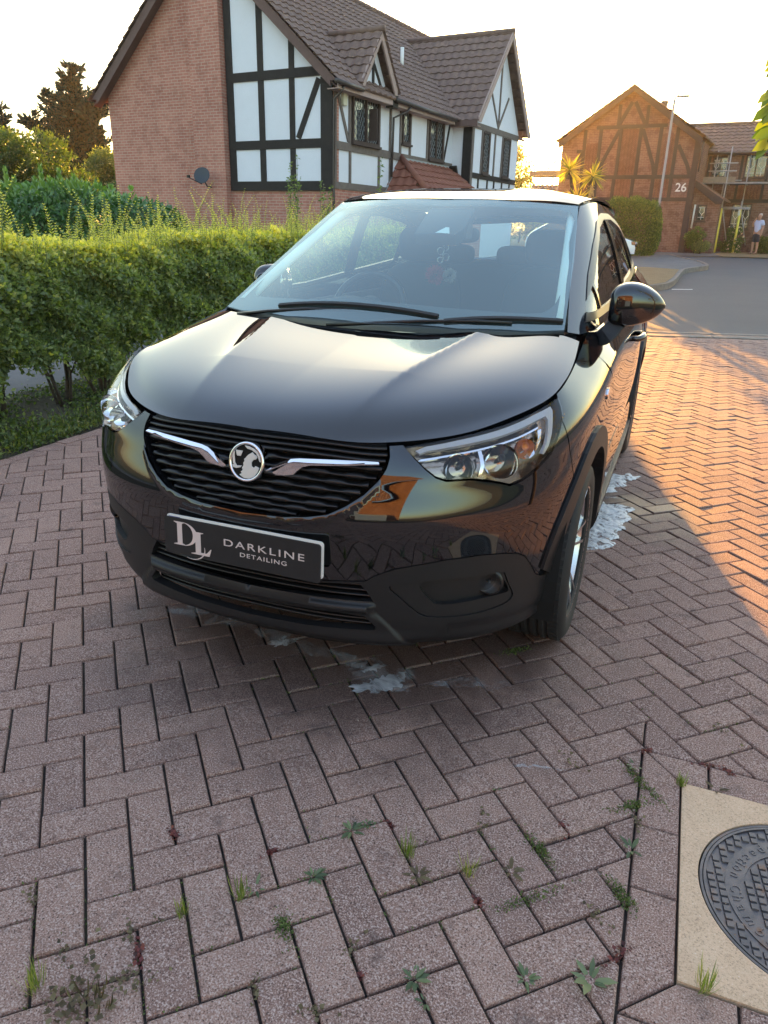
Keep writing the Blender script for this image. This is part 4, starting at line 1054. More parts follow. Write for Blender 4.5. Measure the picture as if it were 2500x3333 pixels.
poly_sheet('road',[(-14,T2(-14)),(-4,T2(-4)),(8.5,T2(8.5)),(30,T2(30)),(60,26),(60,40),(30,37.5),(4.4,35.7),(2.3,35.6),(-.3,34.8),(-6,33.5),(-14,32)],asph,-.02,step=1.6)
# kerb between drive and road
M_=MB();x=-3.0
while x<8.4:
    for off,wd_,z0 in ((0,.15,.004),(.46,.16,.0)):
        a=Vector((x+.004,TOPL(x)+off,0));c=Vector((x+.90,TOPL(x+.90)+off,0));d=(c-a).normalized();n_=Vector((-d.y,d.x,0))
        V=[a+Vector((0,0,-.06)),c+Vector((0,0,-.06)),c+n_*wd_+Vector((0,0,-.06)),a+n_*wd_+Vector((0,0,-.06))];zt=.006 if off else .012
        V+=[v+Vector((0,0,.06+zt)) for v in V];M_.add(V,[(0,3,2,1),(4,5,6,7),(0,1,5,4),(1,2,6,5),(2,3,7,6),(3,0,4,7)])
    x+=.914
o=M_.build('kerb',kerbm,bevel=.008);tag(o,kind='structure')
poly_sheet('pavement_strip',[(-14,TOPL(-14)+.14),(8.5,TOPL(8.5)+.14),(8.5,TOPL(8.5)+.47),(-14,TOPL(-14)+.47)],simple('brown_channel_setts',(.24,.17,.13),.9,var=.3,vs_=8,bump=.5,bs=80,bd=.004),-.004,step=1.5)
# verge island of parched grass and kerb
isl=[(-3.2,16.9),(-.8,17.2),(.05,17.45),(.38,17.8),(.68,18.7),(.80,20.5),(.86,22.6),(.95,24.1),(1.25,25.3),(1.58,26.3),(1.66,27.1),(1.5,28.6),(1.30,29.7),(.6,32.0),(-.2,34.2),(-3,33.5),(-8,32),(-8,17.5)]
islS=smooth_poly(isl,sub=4)
poly_sheet('pavement',islS,pavem,.10,step=.8)
poly_sheet('verge',[(-7,17.6),(-.8,17.4),(.0,17.62),(.28,17.95),(.56,18.8),(.68,20.5),(.74,22.6),(.78,24.0),(-.12,24.4),(-7,24.6)],parched,.118,step=.6)
M_=MB()
for i in range(len(islS)-1):
    a=Vector((*islS[i],0));c=Vector((*islS[i+1],0))
    if a.x<-6.5 or a.y>34.5: continue
    d=(c-a).normalized();n_=Vector((-d.y,d.x,0))*.11;ins=n_
    V=[a,c,c+n_,a+n_];V=[Vector((v.x,v.y,gz1(v.y)-.05)) for v in V]+[Vector((v.x,v.y,gz1(v.y)+.123)) for v in V]
    M_.add(V,[(0,3,2,1),(4,5,6,7),(0,1,5,4),(1,2,6,5),(2,3,7,6),(3,0,4,7)])
o=M_.build('verge_kerb',kerbm);tag(o,kind='structure')
far=[(2.35,35.55),(4.4,35.7),(9,36.2),(9,40.6),(2.5,40.3),(2.0,37.6)]
poly_sheet('front_lawn',far,parched,.02,step=.8)
poly_sheet('house_path',[(-.4,35.0),(2.3,35.6),(2.0,37.6),(2.5,40.5),(-.3,40),(-.6,37)],pavem,.015,step=1)
wm=simple('white_road_paint',(.6,.6,.58),.8,var=.2,vs_=20)
poly_sheet('road_marking',[(.74,18.35),(1.22,18.6),(1.22,18.75),(.74,18.5)],wm,-.014,step=.3)
# grey path behind the hedge
poly_sheet('side_path',[(-5.6,-3),(-4.15,-3),(-4.15,9.8),(-5.6,9.8)],pavem,-.02,step=1.0)
# planting strip
strip=simple('leafy_soil',(.045,.036,.02),.95,var=.5,vs_=25,bump=1,bs=60,bd=.02)
poly_sheet('planting_strip',[(-4.15,-3),(-2.72,-3),(-2.72,9.2),(-4.15,9.2)],strip,-.012,step=.5)

# ================================================================ HOUSES
def brick_mat(name,c1,c2,mortar,scale=1,dark=.3,chev=False):
    b=NB(name);p=b.pr(c1,.9,spec=.2);tc=b.n('ShaderNodeTexCoord');s=b.n('ShaderNodeSeparateXYZ');b.l(tc.outputs['Object'],s.inputs[0]);nn=b.n('ShaderNodeSeparateXYZ');b.l(tc.outputs['Normal'],nn.inputs[0])
    ax=b.math('ABSOLUTE',nn.outputs[0]);ay=b.math('ABSOLUTE',nn.outputs[1]);gt=b.math('GREATER_THAN',ax,ay)
    u=b.math('ADD',b.math('MULTIPLY',s.outputs[0],b.math('SUBTRACT',1.0,gt)),b.math('MULTIPLY',s.outputs[1],gt));v=s.outputs[2]
    if chev:
        pp=.30;m=b.math('PINGPONG',u,pp/2);v=b.math('ADD',v,m);u=b.math('SUBTRACT',v,b.math('MULTIPLY',u,0)) if False else u
    cb=b.n('ShaderNodeCombineXYZ');b.l(u,cb.inputs[0]);b.l(v,cb.inputs[1])
    t=b.n('ShaderNodeTexBrick');b.l(cb.outputs[0],t.inputs['Vector']);t.inputs['Scale'].default_value=1;t.inputs['Brick Width'].default_value=.225 if not chev else .15;t.inputs['Row Height'].default_value=.075;t.inputs['Mortar Size'].default_value=.011 if not chev else .016;t.inputs['Mortar Smooth'].default_value=.3;t.inputs['Bias'].default_value=-.1
    if chev: t.offset=0
    t.inputs['Color1'].default_value=(*c1,1);t.inputs['Color2'].default_value=(*c2,1);t.inputs['Mortar'].default_value=(*mortar,1)
    n1=b.noise(tc.outputs['Object'],.9,4);n2=b.noise(tc.outputs['Object'],30,4)
    wn=b.n('ShaderNodeTexVoronoi');wn.inputs['Scale'].default_value=6;b.l(tc.outputs['Object'],wn.inputs['Vector'])
    cc=b.mix(b.math('MULTIPLY',b.ramp(wn.outputs['Color'],[(.62,(0,0,0)),(.75,(1,1,1))]),dark),t.outputs[0],tuple(x*.45 for x in c1))
    cc=b.mix(.35,cc,b.ramp(n1.outputs[0],[(.3,tuple(x*.72 for x in c1)),(.7,tuple(min(1,x*1.25) for x in c2))]))
    cc=b.mix(.3,cc,b.ramp(n2.outputs[0],[(.3,(.5,.5,.5)),(.7,(1,1,1))]),'MULTIPLY')
    b.l(cc,p.inputs['Base Color']);b.l(b.bump(t.outputs['Fac'],-.5,.006,b.bump(n2.outputs[0],.4,.004)),p.inputs['Normal']);return b.m
brickA=brick_mat('rosy_brick',(.42,.165,.125),(.54,.25,.185),(.54,.43,.36),dark=.28)
brickB=brick_mat('orange_red_brick',(.15,.078,.062),(.24,.14,.11),(.28,.23,.20),dark=.6)
brickC=brick_mat('patterned_brick',(.16,.075,.055),(.27,.15,.115),(.05,.035,.03),dark=.5,chev=True)
def weathered(name,c,var=.25,vs_=8,rough=.75,grain=True):
    b=NB(name);p=b.pr(c,rough,spec=.3);c_=b.co();n1=b.noise(c_,vs_,5);n2=b.noise(b.co(scale=(1,1,.12) if grain else (1,1,1)),90,3)
    cc=b.mix(.5,b.ramp(n1.outputs[0],[(.3,tuple(x*(1-var) for x in c)),(.7,tuple(min(1,x*(1+var)) for x in c))]),b.ramp(n2.outputs[0],[(.3,tuple(x*(1-var) for x in c)),(.7,tuple(min(1,x*(1+var)) for x in c))]));b.l(cc,p.inputs['Base Color']);b.l(b.bump(n2.outputs[0],.3,.003),p.inputs['Normal']);return b.m
render_w=weathered('white_render',(.74,.76,.83),.04,3,.9,False)
timber=weathered('dark_stained_timber',(.032,.026,.024),.3)
timber_g=weathered('weathered_grey_timber',(.16,.13,.115),.3)
board_b=weathered('brown_bargeboard',(.15,.095,.085),.18)
board_p=weathered('pinkish_bargeboard',(.42,.31,.28),.1)
tileA=weathered('brown_concrete_tile',(.20,.135,.112),.4,6,.9,False)
tileR=weathered('red_clay_tile',(.25,.10,.068),.3,6,.85,False)
gutter_m=simple('brown_gutter_plastic',(.06,.045,.04),.4)
lead=simple('grey_lead',(.3,.32,.33),.6)
frame_b=weathered('brown_window_frame',(.075,.052,.045),.2)
frame_w=simple('white_window_frame',(.75,.75,.73),.5)
win_glass=NB('house_window_glass');p=win_glass.pr((.03,.035,.04),.03,0,1.0,.5);win_glass=win_glass.m
curtain=simple('net_curtain',(.45,.45,.43),.9)
class House:
    def __init__(s,root): s.r=root
    def xz(s,name,poly,y0,y1,mat,parent=None,bevel=0,smooth=False):
        n=len(poly);V=[(x,y0,z) for x,z in poly]+[(x,y1,z) for x,z in poly]
        ccw=sum(poly[i][0]*poly[(i+1)%n][1]-poly[(i+1)%n][0]*poly[i][1] for i in range(n))>0
        F=[tuple(range(n)),tuple(reversed(range(n,2*n)))]+[(i,i+n,(i+1)%n+n,(i+1)%n) for i in range(n)]
        if ccw!=(y0<y1): F=[tuple(reversed(f)) for f in F]
        return mesh_obj(name,V,F,mat,parent or s.r)
    def yz(s,name,poly,x0,x1,mat,parent=None):
        n=len(poly);V=[(x0,y,z) for y,z in poly]+[(x1,y,z) for y,z in poly]
        ccw=sum(poly[i][0]*poly[(i+1)%n][1]-poly[(i+1)%n][0]*poly[i][1] for i in range(n))>0
        F=[tuple(reversed(range(n))),tuple(range(n,2*n))]+[(i,(i+1)%n,(i+1)%n+n,i+n) for i in range(n)]
        if ccw!=(x0<x1): F=[tuple(reversed(f)) for f in F]
        return mesh_obj(name,V,F,mat,parent or s.r)
    def box(s,name,a,b_,mat,parent=None,bevel=0):
        M_=MB();M_.box(a,b_);return M_.build(name,mat,parent or s.r,bevel=bevel)
    def bar_xz(s,name,p_,q,w_,y0,y1,mat,parent=None):
        p_=np.array(p_,float);q=np.array(q,float);d=q-p_;d/=np.linalg.norm(d);n_=np.array([-d[1],d[0]])*w_/2
        return s.xz(name,[tuple(p_-n_),tuple(q-n_),tuple(q+n_),tuple(p_+n_)],y0,y1,mat,parent)
    def bar_yz(s,name,p_,q,w_,x0,x1,mat,parent=None):
        p_=np.array(p_,float);q=np.array(q,float);d=q-p_;d/=np.linalg.norm(d);n_=np.array([-d[1],d[0]])*w_/2
        return s.yz(name,[tuple(p_-n_),tuple(q-n_),tuple(q+n_),tuple(p_+n_)],x0,x1,mat,parent)
    def roof(s,name,o,u,v,L,H,mat,course=.32,wave=.30,amp=.02,parent=None,clip=None,sub=6):
        """tiled slope: o eave corner, u unit along eave, v unit up slope"""
        o=Vector(o);u=Vector(u).normalized();v=Vector(v).normalized();n_=u.cross(v).normalized()
        nu=int(L/(wave/sub))+1;rows=[];nc=int(math.ceil(H/course))
        V=[];F=[]
        us=[i*L/nu for i in range(nu+1)]
        for c in range(nc):
            v0=c*course;v1=min(H,(c+1)*course)
            for k,(vv,hh) in enumerate(((v0,-.01),(v0,.045),(v1,.012))):
                for uu in us:
                    hh2=hh+(amp*(math.cos(2*math.pi*uu/wave)) if k else 0);P=o+u*uu+v*vv+n_*hh2
                    P+=u*(.004*math.sin(c*7.3)) 
                    V.append(P)
        w_=nu+1
        for c in range(nc):
            b0=c*3*w_
            for k in range(2):
                for i in range(nu): F.append((b0+k*w_+i,b0+k*w_+i+1,b0+(k+1)*w_+i+1,b0+(k+1)*w_+i))
        if clip:
            V2=V;F=[f for f in F if clip(sum((V[i] for i in f),Vector())/4)]
        return mesh_obj(name,V,F,mat,parent or s.r)
    def window(s,axis,u0,u1,z0,z1,off,mat=frame_b,panes=1,lead_=None,sgn=-1,depth=.06,curt=False,parent=None):
        """axis 'xz' facing -y (sgn -1), 'yz' facing +x (sgn +1)"""
        f=(lambda nm,poly,a,b_,m,par:s.xz(nm,poly,a,b_,m,par)) if axis=='xz' else (lambda nm,poly,a,b_,m,par:s.yz(nm,poly,a,b_,m,par))
        fw=.06;o1=off+sgn*depth
        W=f('window',[(u0,z0),(u1,z0),(u1,z0+fw),(u0,z0+fw)],off,o1,mat,parent)
        pw=(u1-u0)/panes
        f('frame',[(u0,z1-fw),(u1,z1-fw),(u1,z1),(u0,z1)],off,o1,mat,W)
        for i in range(panes+1):
            c=u0+i*pw;a=max(u0,c-fw/2) if i not in(0,panes) else (u0 if i==0 else u1-fw);f('frame',[(a,z0+fw),(a+fw,z0+fw),(a+fw,z1-fw),(a,z1-fw)],off,o1,mat,W)
        f('pane',[(u0+fw,z0+fw),(u1-fw,z0+fw),(u1-fw,z1-fw),(u0+fw,z1-fw)],off-sgn*.01,off+sgn*.012,win_glass,W)
        f('sill',[(u0-.05,z0-.06),(u1+.05,z0-.06),(u1+.05,z0-.002),(u0-.05,z0-.002)],off,off+sgn*(depth+.05),mat,W)
        if lead_:
            M_=MB();xo=off+sgn*.018
            def seg(a,b_,w_=.010):
                if axis=='xz': M_.bar((a[0],xo,a[1]),(b_[0],xo,b_[1]),w_,.006,(0,1,0))
                else: M_.bar((xo,a[0],a[1]),(xo,b_[0],b_[1]),w_,.006,(1,0,0))
            for i in range(panes):
                a0_,a1_=u0+i*pw+fw,u0+(i+1)*pw-fw*(.5);b0_,b1_=z0+fw,z1-fw
                if lead_=='diamond':
                    st=.13
                    k=-40
                    for k in range(-40,60):
                        for sg in (1,-1):
                            # line u = a0 + k*st + sg*(z-b0)*.6
                            pts=[]
                            ca=a0_+k*st
                            zA,zB=b0_,b1_;uA=ca;uB=ca+sg*(b1_-b0_)*.6
                            t0,t1=0.,1.
                            du=uB-uA
                            for lim,s_ in ((a0_,1),(a1_,-1)):
                                # s_*(uA+t*du-lim)>=0
                                f0=s_*(uA-lim);f1=s_*(uB-lim)
                                if f0<0 and f1<0: t0=2;break
                                if f0<0: t0=max(t0,f0/(f0-f1))
                                elif f1<0: t1=min(t1,f0/(f0-f1))
                            if t0<t1: seg((uA+du*t0,zA+(zB-zA)*t0),(uA+du*t1,zA+(zB-zA)*t1),.008)
                else:
                    cm=(a0_+a1_)/2;h_=b1_-b0_
                    for q in (((a0_,b0_+.18*h_),(a1_,b0_+.18*h_)),((a0_,b1_-.12*h_),(a1_,b1_-.12*h_)),((cm,b0_),(cm,b0_+.38*h_)),((cm,b0_+.38*h_),(a0_+.05,b0_+.55*h_)),((cm,b0_+.38*h_),(a1_-.05,b0_+.55*h_)),((a0_+.05,b0_+.55*h_),(cm-.07,b1_-.12*h_)),((a1_-.05,b0_+.55*h_),(cm+.07,b1_-.12*h_))): seg(*q,.014)
            M_.build('leading',lead if lead_=='diamond' else frame_w,W)
        return W
def tube_obj(name,pts,r_,mat,parent,n=8,smooth=True):
    M_=MB();M_.tube(pts,r_,n);return M_.build(name,mat,parent,smooth)
# ---------------------------------------------------------------- left house
HA=thing('tudor_house','large rosy brick house with black timbers on white render and brown tiled roof','house',(-8.05,17.5,0),R(-7.5))
h=House(HA)
sl=.87;RX,RZ=-4.08,8.5
h.xz('gable_wall',[(-8.16,-.3),(0,-.3),(0,4.95),(RX,RZ),(-8.16,4.95)],0,.25,brickA)
h.xz('render_panel',[(-3.46,2.42),(-.05,2.42),(-.05,4.98),(-3.46,7.93)],-.03,0,render_w)
cb=h.box('chimney_breast',(-4.60,-.22,-.3),(-3.50,.0,9.9),brickA)
h.box('chimney_cap',(-4.66,-.28,9.9),(-3.44,.3,10.05),brickA)
def post(x0,x1,z0,z1,y=-.055): h.box('timber_post',(x0,y,z0),(x1,-.03,z1),timber)
def beam(x0,x1,z0,z1): h.box('timber_beam',(x0,-.062,z0),(x1,-.03,z1),timber)
beam(-3.46,-.36,4.96,5.18);beam(-3.46,-.36,3.31,3.53);beam(-3.46,-.10,2.27,2.51)
for x0,x1,zt in ((-3.46,-3.23,7.75),(-2.38,-2.19,6.83),(-1.36,-1.19,5.96)):
    for a,c in ((2.511,3.309),(3.531,4.959),(5.181,zt)): post(x0,x1,a,c)
h.box('timber_post',(-.36,-.07,2.27),(-.0,-.03,4.93),timber)
h.bar_xz('timber_brace',(-1.09,3.55),(-.42,4.90),.16,-.05,-.03,timber)
# verges / bargeboards
for sg in (1,-1):
    X=lambda x:RX+sg*(x-RX)
    p0=(X(.30),RZ-sl*(.30-RX)+.10);p1=(RX,RZ+.10)
    d=.30
    poly=[(p0[0],p0[1]),(p1[0],p1[1]),(p1[0],p1[1]-d),(X(.12),RZ-sl*(.12-RX)+.10-d),(X(.12),4.78),(X(.36),4.78),(X(.36),p0[1]-.02)]
    h.xz('bargeboard',poly,-.34,-.30,board_b)
    h.xz('soffit',[(p0[0],p0[1]-.16),(p1[0],p1[1]-.16),(p1[0],p1[1]-.19),(p0[0],p0[1]-.19)],-.30,0.0,board_b)
rl=math.hypot(4.46,4.46*sl)
h.roof('roof',(.38,-.42,RZ-sl*4.46+.12),(0,1,0),(-1,0,sl),14.0,rl,tileA)
h.roof('roof',(-8.54,13.58,RZ-sl*4.46+.12),(0,-1,0),(1,0,sl),14.0,rl,tileA)
M_=MB();
y=-.42
while y<13.5: M_.tube([(RX,y,RZ+.13),(RX,y+.44,RZ+.15)],.11,8);y+=.45
M_.build('ridge_tiles',tileA,HA)
h.box('side_wall',(-.25,.25,-.3),(0,13.0,4.9),render_w);h.box('brick_plinth',(-.05,.0,-.3),(.02,7.4,2.32),brickA)
h.box('rear_wall',(-8.16,13.0,-.3),(0,13.2,4.9),brickA);h.xz('rear_gable',[(-8.16,4.9),(0,4.9),(RX,RZ)],13.0,13.2,brickA);h.box('far_side_wall',(-8.16,.25,-.3),(-7.9,13.0,4.9),brickA)
# side wall timbers (facing +x)
def yb(name,y0,y1,z0,z1,x1=.035,mat=timber_g): h.box(name,(0.0,y0,z0),(x1,y1,z1),mat)
yb('timber_post',.0,.10,2.5,4.75);
for a,c in ((.10,.70),(.84,2.28),(2.44,2.94),(3.04,3.60),(3.72,7.38)): pass
yb('timber_beam',.10,7.38,3.28,3.48,.04);yb('timber_beam',.0,7.38,2.33,2.50,.05)
for y_ in (.71,2.29,2.95,3.58,4.21,5.40,6.60): yb('timber_post',y_,y_+.10,3.481,4.75)
for y_ in (.74,2.32,2.98,4.6,6.0): yb('timber_post',y_,y_+.09,2.501,3.279)
h.bar_yz('timber_brace',(.13,4.68),(.70,3.52),.10,0,.03,timber_g);h.bar_yz('timber_brace',(7.10,4.63),(6.72,3.50),.08,0,.03,timber)
h.window('yz',.85,2.27,3.52,4.82,.0,panes=2,lead_='diamond',sgn=1,depth=.08)
h.window('yz',3.70,4.20,3.76,4.68,.0,panes=1,lead_='diamond',sgn=1,depth=.07)
h.window('yz',5.52,6.58,3.48,4.68,.0,panes=2,lead_='diamond',sgn=1,depth=.07)
h.box('open_casement',(.08,1.66,3.62),(.34,1.69,4.40),frame_b)
# eaves
h.box('fascia',(.30,-.3,4.60),(.33,6.8,4.74),board_p);h.box('soffit',(0,-.3,4.60),(.30,6.8,4.62),board_p)
for a,c in ((-.5,.80),(2.62,6.75)): tube_obj('gutter',[(.40,a,4.74),(.40,c,4.72)],.06,gutter_m,HA)
def pipe(pts,nm='drainpipe',m=gutter_m,r_=.035): 
    return tube_obj(nm,pts,r_,m,HA)
pipe([(.38,-.10,4.68),(.30,-.12,4.55),(.10,-.12,4.40),(.08,-.12,2.2),(.08,-.12,0)]);pipe([(.40,3.50,4.66),(.35,3.40,4.55),(.10,3.03,4.35),(.08,3.02,2.8)])
h.box('alarm_box',(.0,.33,4.32),(.10,.52,4.62),simple('cream_alarm_box',(.6,.58,.45),.5),bevel=.02)
# dormer
DY,DZ=1.86,6.22
h.yz('dormer_wall',[(1.12,4.84),(2.62,4.84),(2.62,5.0),(DY,DZ-.12),(1.12,5.0)],-2.4,.06,render_w)
for sg in (1,-1):
    y0=DY+sg*.95
    h.yz('bargeboard',[(y0,4.84),(y0+sg*.0,5.02),(DY,DZ+.05),(DY,DZ-.17),(y0-sg*.10,4.84)],.28,.33,board_p)
dl_=math.hypot(.98,1.36)
h.roof('dormer_roof',(.36,DY-1.0,4.86),(-1,0,0),(0,1.0,1.38),2.2,math.hypot(1.0,1.40),tileA) if False else None
def droof(y0,sg):
    o=(.38,y0,4.90) ;L=2.3
    if sg>0: return h.roof('dormer_roof',(-1.9,y0,4.90),(1,0,0),(0,1.0,1.37),2.28,1.70,tileA,course=.28)
    return h.roof('dormer_roof',(.38,y0,4.90),(-1,0,0),(0,-1.0,1.37),2.28,1.70,tileA,course=.28)
droof(DY-1.0,1);droof(DY+1.0,-1)
tube_obj('ridge_tiles',[(.40,DY,6.31),(-1.6,DY,6.31)],.08,tileA,HA)
h.box('timber_post',(.06,DY-.05,4.9),(.09,DY+.05,6.0),timber);h.bar_yz('timber_brace',(DY-.5,4.95),(DY-.05,5.5),.09,.06,.085,timber);h.bar_yz('timber_brace',(DY+.5,4.95),(DY+.05,5.5),.09,.06,.085,timber)
h.box('timber_beam',(.04,.85,4.70),(.12,2.75,4.86),timber_g);h.box('corbel',(.10,2.55,4.55),(.34,2.85,4.86),timber)
tube_obj('vent_pipe',[(-1.5,6.4,6.1),(-1.5,6.4,6.85)],.06,frame_w,HA)
# porch roof
h.roof('porch_roof',(1.45,2.75,2.30),(0,1,0),(-1.45,0,1.04),4.65,1.78,tileR,clip=lambda p_:p_.y>2.75+(1.45-p_.x)*.66)
h.roof('porch_roof',(-.0,2.72,2.30),(1,0,0),(0,.95,1.04),1.45,1.42,tileR,clip=lambda p_:p_.x<1.45-(p_.y-2.72)*1.52)
tube_obj('hip_tiles',[(1.47,2.73,2.36),(.0,3.70,3.40)],.09,tileR,HA);h.yz('flashing',[(2.72,2.40),(3.70,3.38),(7.40,3.38),(7.40,3.30),(3.70,3.28),(2.84,2.40)],.0,.055,lead)
h.box('porch_wall',(.0,3.0,-.3),(1.25,7.38,2.30),brickA)
# wing
WX=.70;WY0,WY1=7.40,11.90;AY=9.70;AZ=7.70
h.box('wing_side_wall',(-1,WY0,-.3),(WX-.2,WY0+.2,4.75),render_w)
h.yz('wing_gable_wall',[(WY0,-.3),(WY1,-.3),(WY1,4.75),(AY,AZ-.12),(WY0,4.75)],WX-.2,WX,render_w)
h.box('wing_far_wall',(-1,WY1-.2,-.3),(WX-.2,WY1,4.75),render_w)
ws_=(AZ-4.72)/(AY-7.12)
h.roof('wing_roof',(-3.6,7.12,4.74),(1,0,0),(0,1,ws_),4.65,math.hypot(AY-7.12,AZ-4.72),tileA,clip=lambda p_:p_.z>RZ-sl*(p_.x-RX)-.05 or p_.x>.3)
h.roof('wing_roof',(1.05,2*AY-7.12,4.74),(-1,0,0),(0,-1,ws_),4.65,math.hypot(AY-7.12,AZ-4.72),tileA)
tube_obj('ridge_tiles',[(1.06,AY,AZ+.05),(-3.2,AY,AZ+.05)],.09,tileA,HA)
for sg in (1,-1):
    y0=AY-sg*(AY-7.12);h.yz('bargeboard',[(y0,4.70),(y0,4.84),(AY,AZ+.06),(AY,AZ-.20),(y0+sg*.22,4.70)],1.0,1.04,board_p)
h.box('fascia',(-.0,7.08,4.58),(1.0,7.11,4.76),board_b);h.box('soffit',(0,7.11,4.58),(1.0,7.4,4.60),board_p)
h.box('timber_post',(WX-.30,WY0-.04,.0),(WX+.03,WY0,4.58),timber);h.box('timber_post',(WX,WY0-.04,0),(WX+.04,WY0+.14,4.58),timber_g)
def wb(nm,y0,y1,z0,z1,m=timber_g): h.box(nm,(WX,y0,z0),(WX+.035,y1,z1),m)
wb('timber_beam',7.54,11.86,4.58,4.76);wb('timber_beam',7.54,11.86,3.05,3.22,timber);
for y_ in (8.25,8.95,9.45,10.2,11.0): wb('timber_post',y_,y_+.09,3.221,4.579)
for y_ in (8.1,8.95,9.6,10.4,11.2): wb('timber_post',y_,y_+.08,2.3,3.049,timber)
wb('timber_post',AY-.04,AY+.04,4.761,7.2);h.bar_yz('timber_brace',(AY,4.80),(AY-.85,5.85),.08,WX,WX+.03,timber_g);h.bar_yz('timber_brace',(AY,4.80),(AY+.85,5.85),.08,WX,WX+.03,timber_g)
h.window('yz',8.36,8.95,3.24,4.56,WX,panes=1,lead_='diamond',sgn=1);h.window('yz',10.3,11.0,3.24,4.56,WX,panes=1,lead_='diamond',sgn=1)
h.bar_yz('timber_brace',(7.15,3.38),(7.38,3.0),.1,.0,.3,timber)
# satellite dish hangs on the wall
SD=thing('satellite_dish','small dark grey satellite dish on a bracket on the brick gable wall','satellite dish',(0,0,0))
WM=Matrix.Translation((-8.05,17.5,0))@Matrix.Rotation(R(-7.5),4,'Z')
SD.location=WM@Vector((-4.05,-.22,2.35))
grey_m=simple('grey_metal',(.05,.055,.065),.5,.2)
dv=Vector((.25,-.95,.35)).normalized();T=dv.to_track_quat('Z','Y').to_matrix().to_4x4();T.translation=Vector((-.02,-.40,.28))
M_=MB();M_.lathe([(.0005,-.0),(.08,.005),(.16,.02),(.225,.04),(.23,.035),(.16,.013),(.001,-.012)],32,T);M_.build('dish',grey_m,SD,True)
tube_obj('bracket_arm',[(0,0,0),(0,-.22,.02),(-.02,-.38,.24)],.018,grey_m,SD);tube_obj('feed_arm',[(-.02,-.42,.06),(-.16,-.80,.20),(-.17,-.83,.24)],.012,grey_m,SD)
M_=MB();M_.box((-.20,-.88,.20),(-.14,-.80,.27));M_.build('receiver',satin_black,SD)
# ---------------------------------------------------------------- right house (number 26)
GB=.59
HB=thing('brick_house','red brick house number 26 with dark timber framing and patterned brick panels','house',(0,38,GB),R(-7.5))
h=House(HB);tim2=weathered('grey_brown_timber',(.05,.042,.042),.2)
Z=lambda z:z-GB
EX0,EX1,AX,AZ2,EZ=-5.75,.66,-2.56,7.60,Z(5.45)
s2=(Z(AZ2)-EZ)/(EX1-AX+.1)
h.xz('gable_wall',[(EX0,-.6),(EX1,-.6),(EX1,EZ),(AX,Z(AZ2)),(EX0,EZ)],0,.25,brickB)
def beamB(x0,x1,z0,z1): h.box('timber_beam',(x0,-.045,Z(z0)),(x1,-.0,Z(z1)),tim2)
def postB(x0,x1,z0,z1): h.box('timber_post',(x0,-.035,Z(z0)),(x1,0,Z(z1)),tim2)
beamB(-4.15,-.9,6.0,6.15);beamB(EX0,EX1,3.83,4.0);beamB(EX0,EX1,2.86,3.02);beamB(-5.0,-4.75,5.0,5.15)
h.box('corner_post',(.42,-.06,-.6),(.68,.0,EZ),tim2)
for x in (-4.66,-3.92,-2.98,-2.06,-1.15,-.40): 
    zt=min(6.0,7.6-abs(x-AX)*s2-.15)
    postB(x-.08,x+.08,4.0,zt)
for x in (-4.6,-3.9,-3.05,-2.14,-1.22,-.40): postB(x-.08,x+.08,3.02,3.83)
for x in (-3.15,-1.85): postB(x-.07,x+.07,6.15,7.6-abs(x-AX)*s2-.2)
for a,c in (((-2.62,7.10),(-3.10,6.2)),((-2.48,7.10),(-1.95,6.2)),((-3.05,5.95),(-3.70,4.6)),((-3.70,4.6),(-3.8,4.02)),((-1.98,5.95),(-1.30,4.4)),((-1.30,4.4),(-1.22,4.02)),((-.30,5.25),(.22,4.4)),((.22,4.4),(.38,4.0)),((-4.7,5.1),(-5.3,4.1))): h.bar_xz('timber_brace',(a[0],Z(a[1])),(c[0],Z(c[1])),.16,-.03,0,tim2)
for x0,x1,z0,z1 in ((-4.56,-4.02,4.02,5.4),(-2.88,-2.16,4.02,5.98),(-1.05,-.5,4.02,5.7),(-2.95,-2.25,3.04,3.82),(-1.12,-.5,3.04,3.82),(-4.5,-4.0,3.04,3.82)): h.box('patterned_brick_panel',(x0,-.008,Z(z0)),(x1,.0,Z(z1)),brickC)
for sg in (1,-1):
    X=lambda x:AX+sg*(x-AX);ex=EX1+.10
    h.xz('bargeboard',[(X(ex),EZ+.02),(AX,Z(7.80)),(AX,Z(7.50)),(X(ex-.05),EZ-.25)],-.32,-.28,tim2)
    h.xz('soffit',[(X(ex),EZ-.08),(AX,Z(7.66)),(AX,Z(7.64)),(X(ex),EZ-.10)],-.28,0,tim2)
rl=math.hypot(EX1+.2-AX,s2*(EX1+.2-AX))
h.roof('roof',(EX1+.2,-.38,Z(7.72)-s2*(EX1+.2-AX)),(0,1,0),(-1,0,s2),9,rl,tileA,sub=4)
h.roof('roof',(2*AX-EX1-.2,8.62,Z(7.72)-s2*(EX1+.2-AX)),(0,-1,0),(1,0,s2),9,rl,tileA,sub=4)
h.box('side_wall',(EX1-.2,.25,-.6),(EX1,8,EZ),brickB);h.box('far_side_wall',(EX0,.25,-.6),(EX0+.2,8,EZ),brickB);h.xz('rear_wall',[(EX0,-.6),(EX1,-.6),(EX1,EZ),(AX,Z(AZ2)),(EX0,EZ)],8,8.2,brickB)
M_=MB();T=Matrix.Translation((-1.75,3,0));M_.lathe([(.14,Z(6.6)),(.14,Z(7.35)),(.17,Z(7.38)),(.17,Z(7.5)),(.10,Z(7.5))],12,T);M_.build('chimney_pot',tileA,HB)
h.box('chimney',(-2.0,2.8,Z(6.3)),(-1.35,3.5,Z(7.12)),brickB)
# number 26
TN=Matrix.Translation((.10,-.03,Z(3.44)))@Matrix.Rotation(R(90),4,'X')
text_obj('26',.52,frame_w,HB,TN,name='house_number',ext=.01,bold=.006)
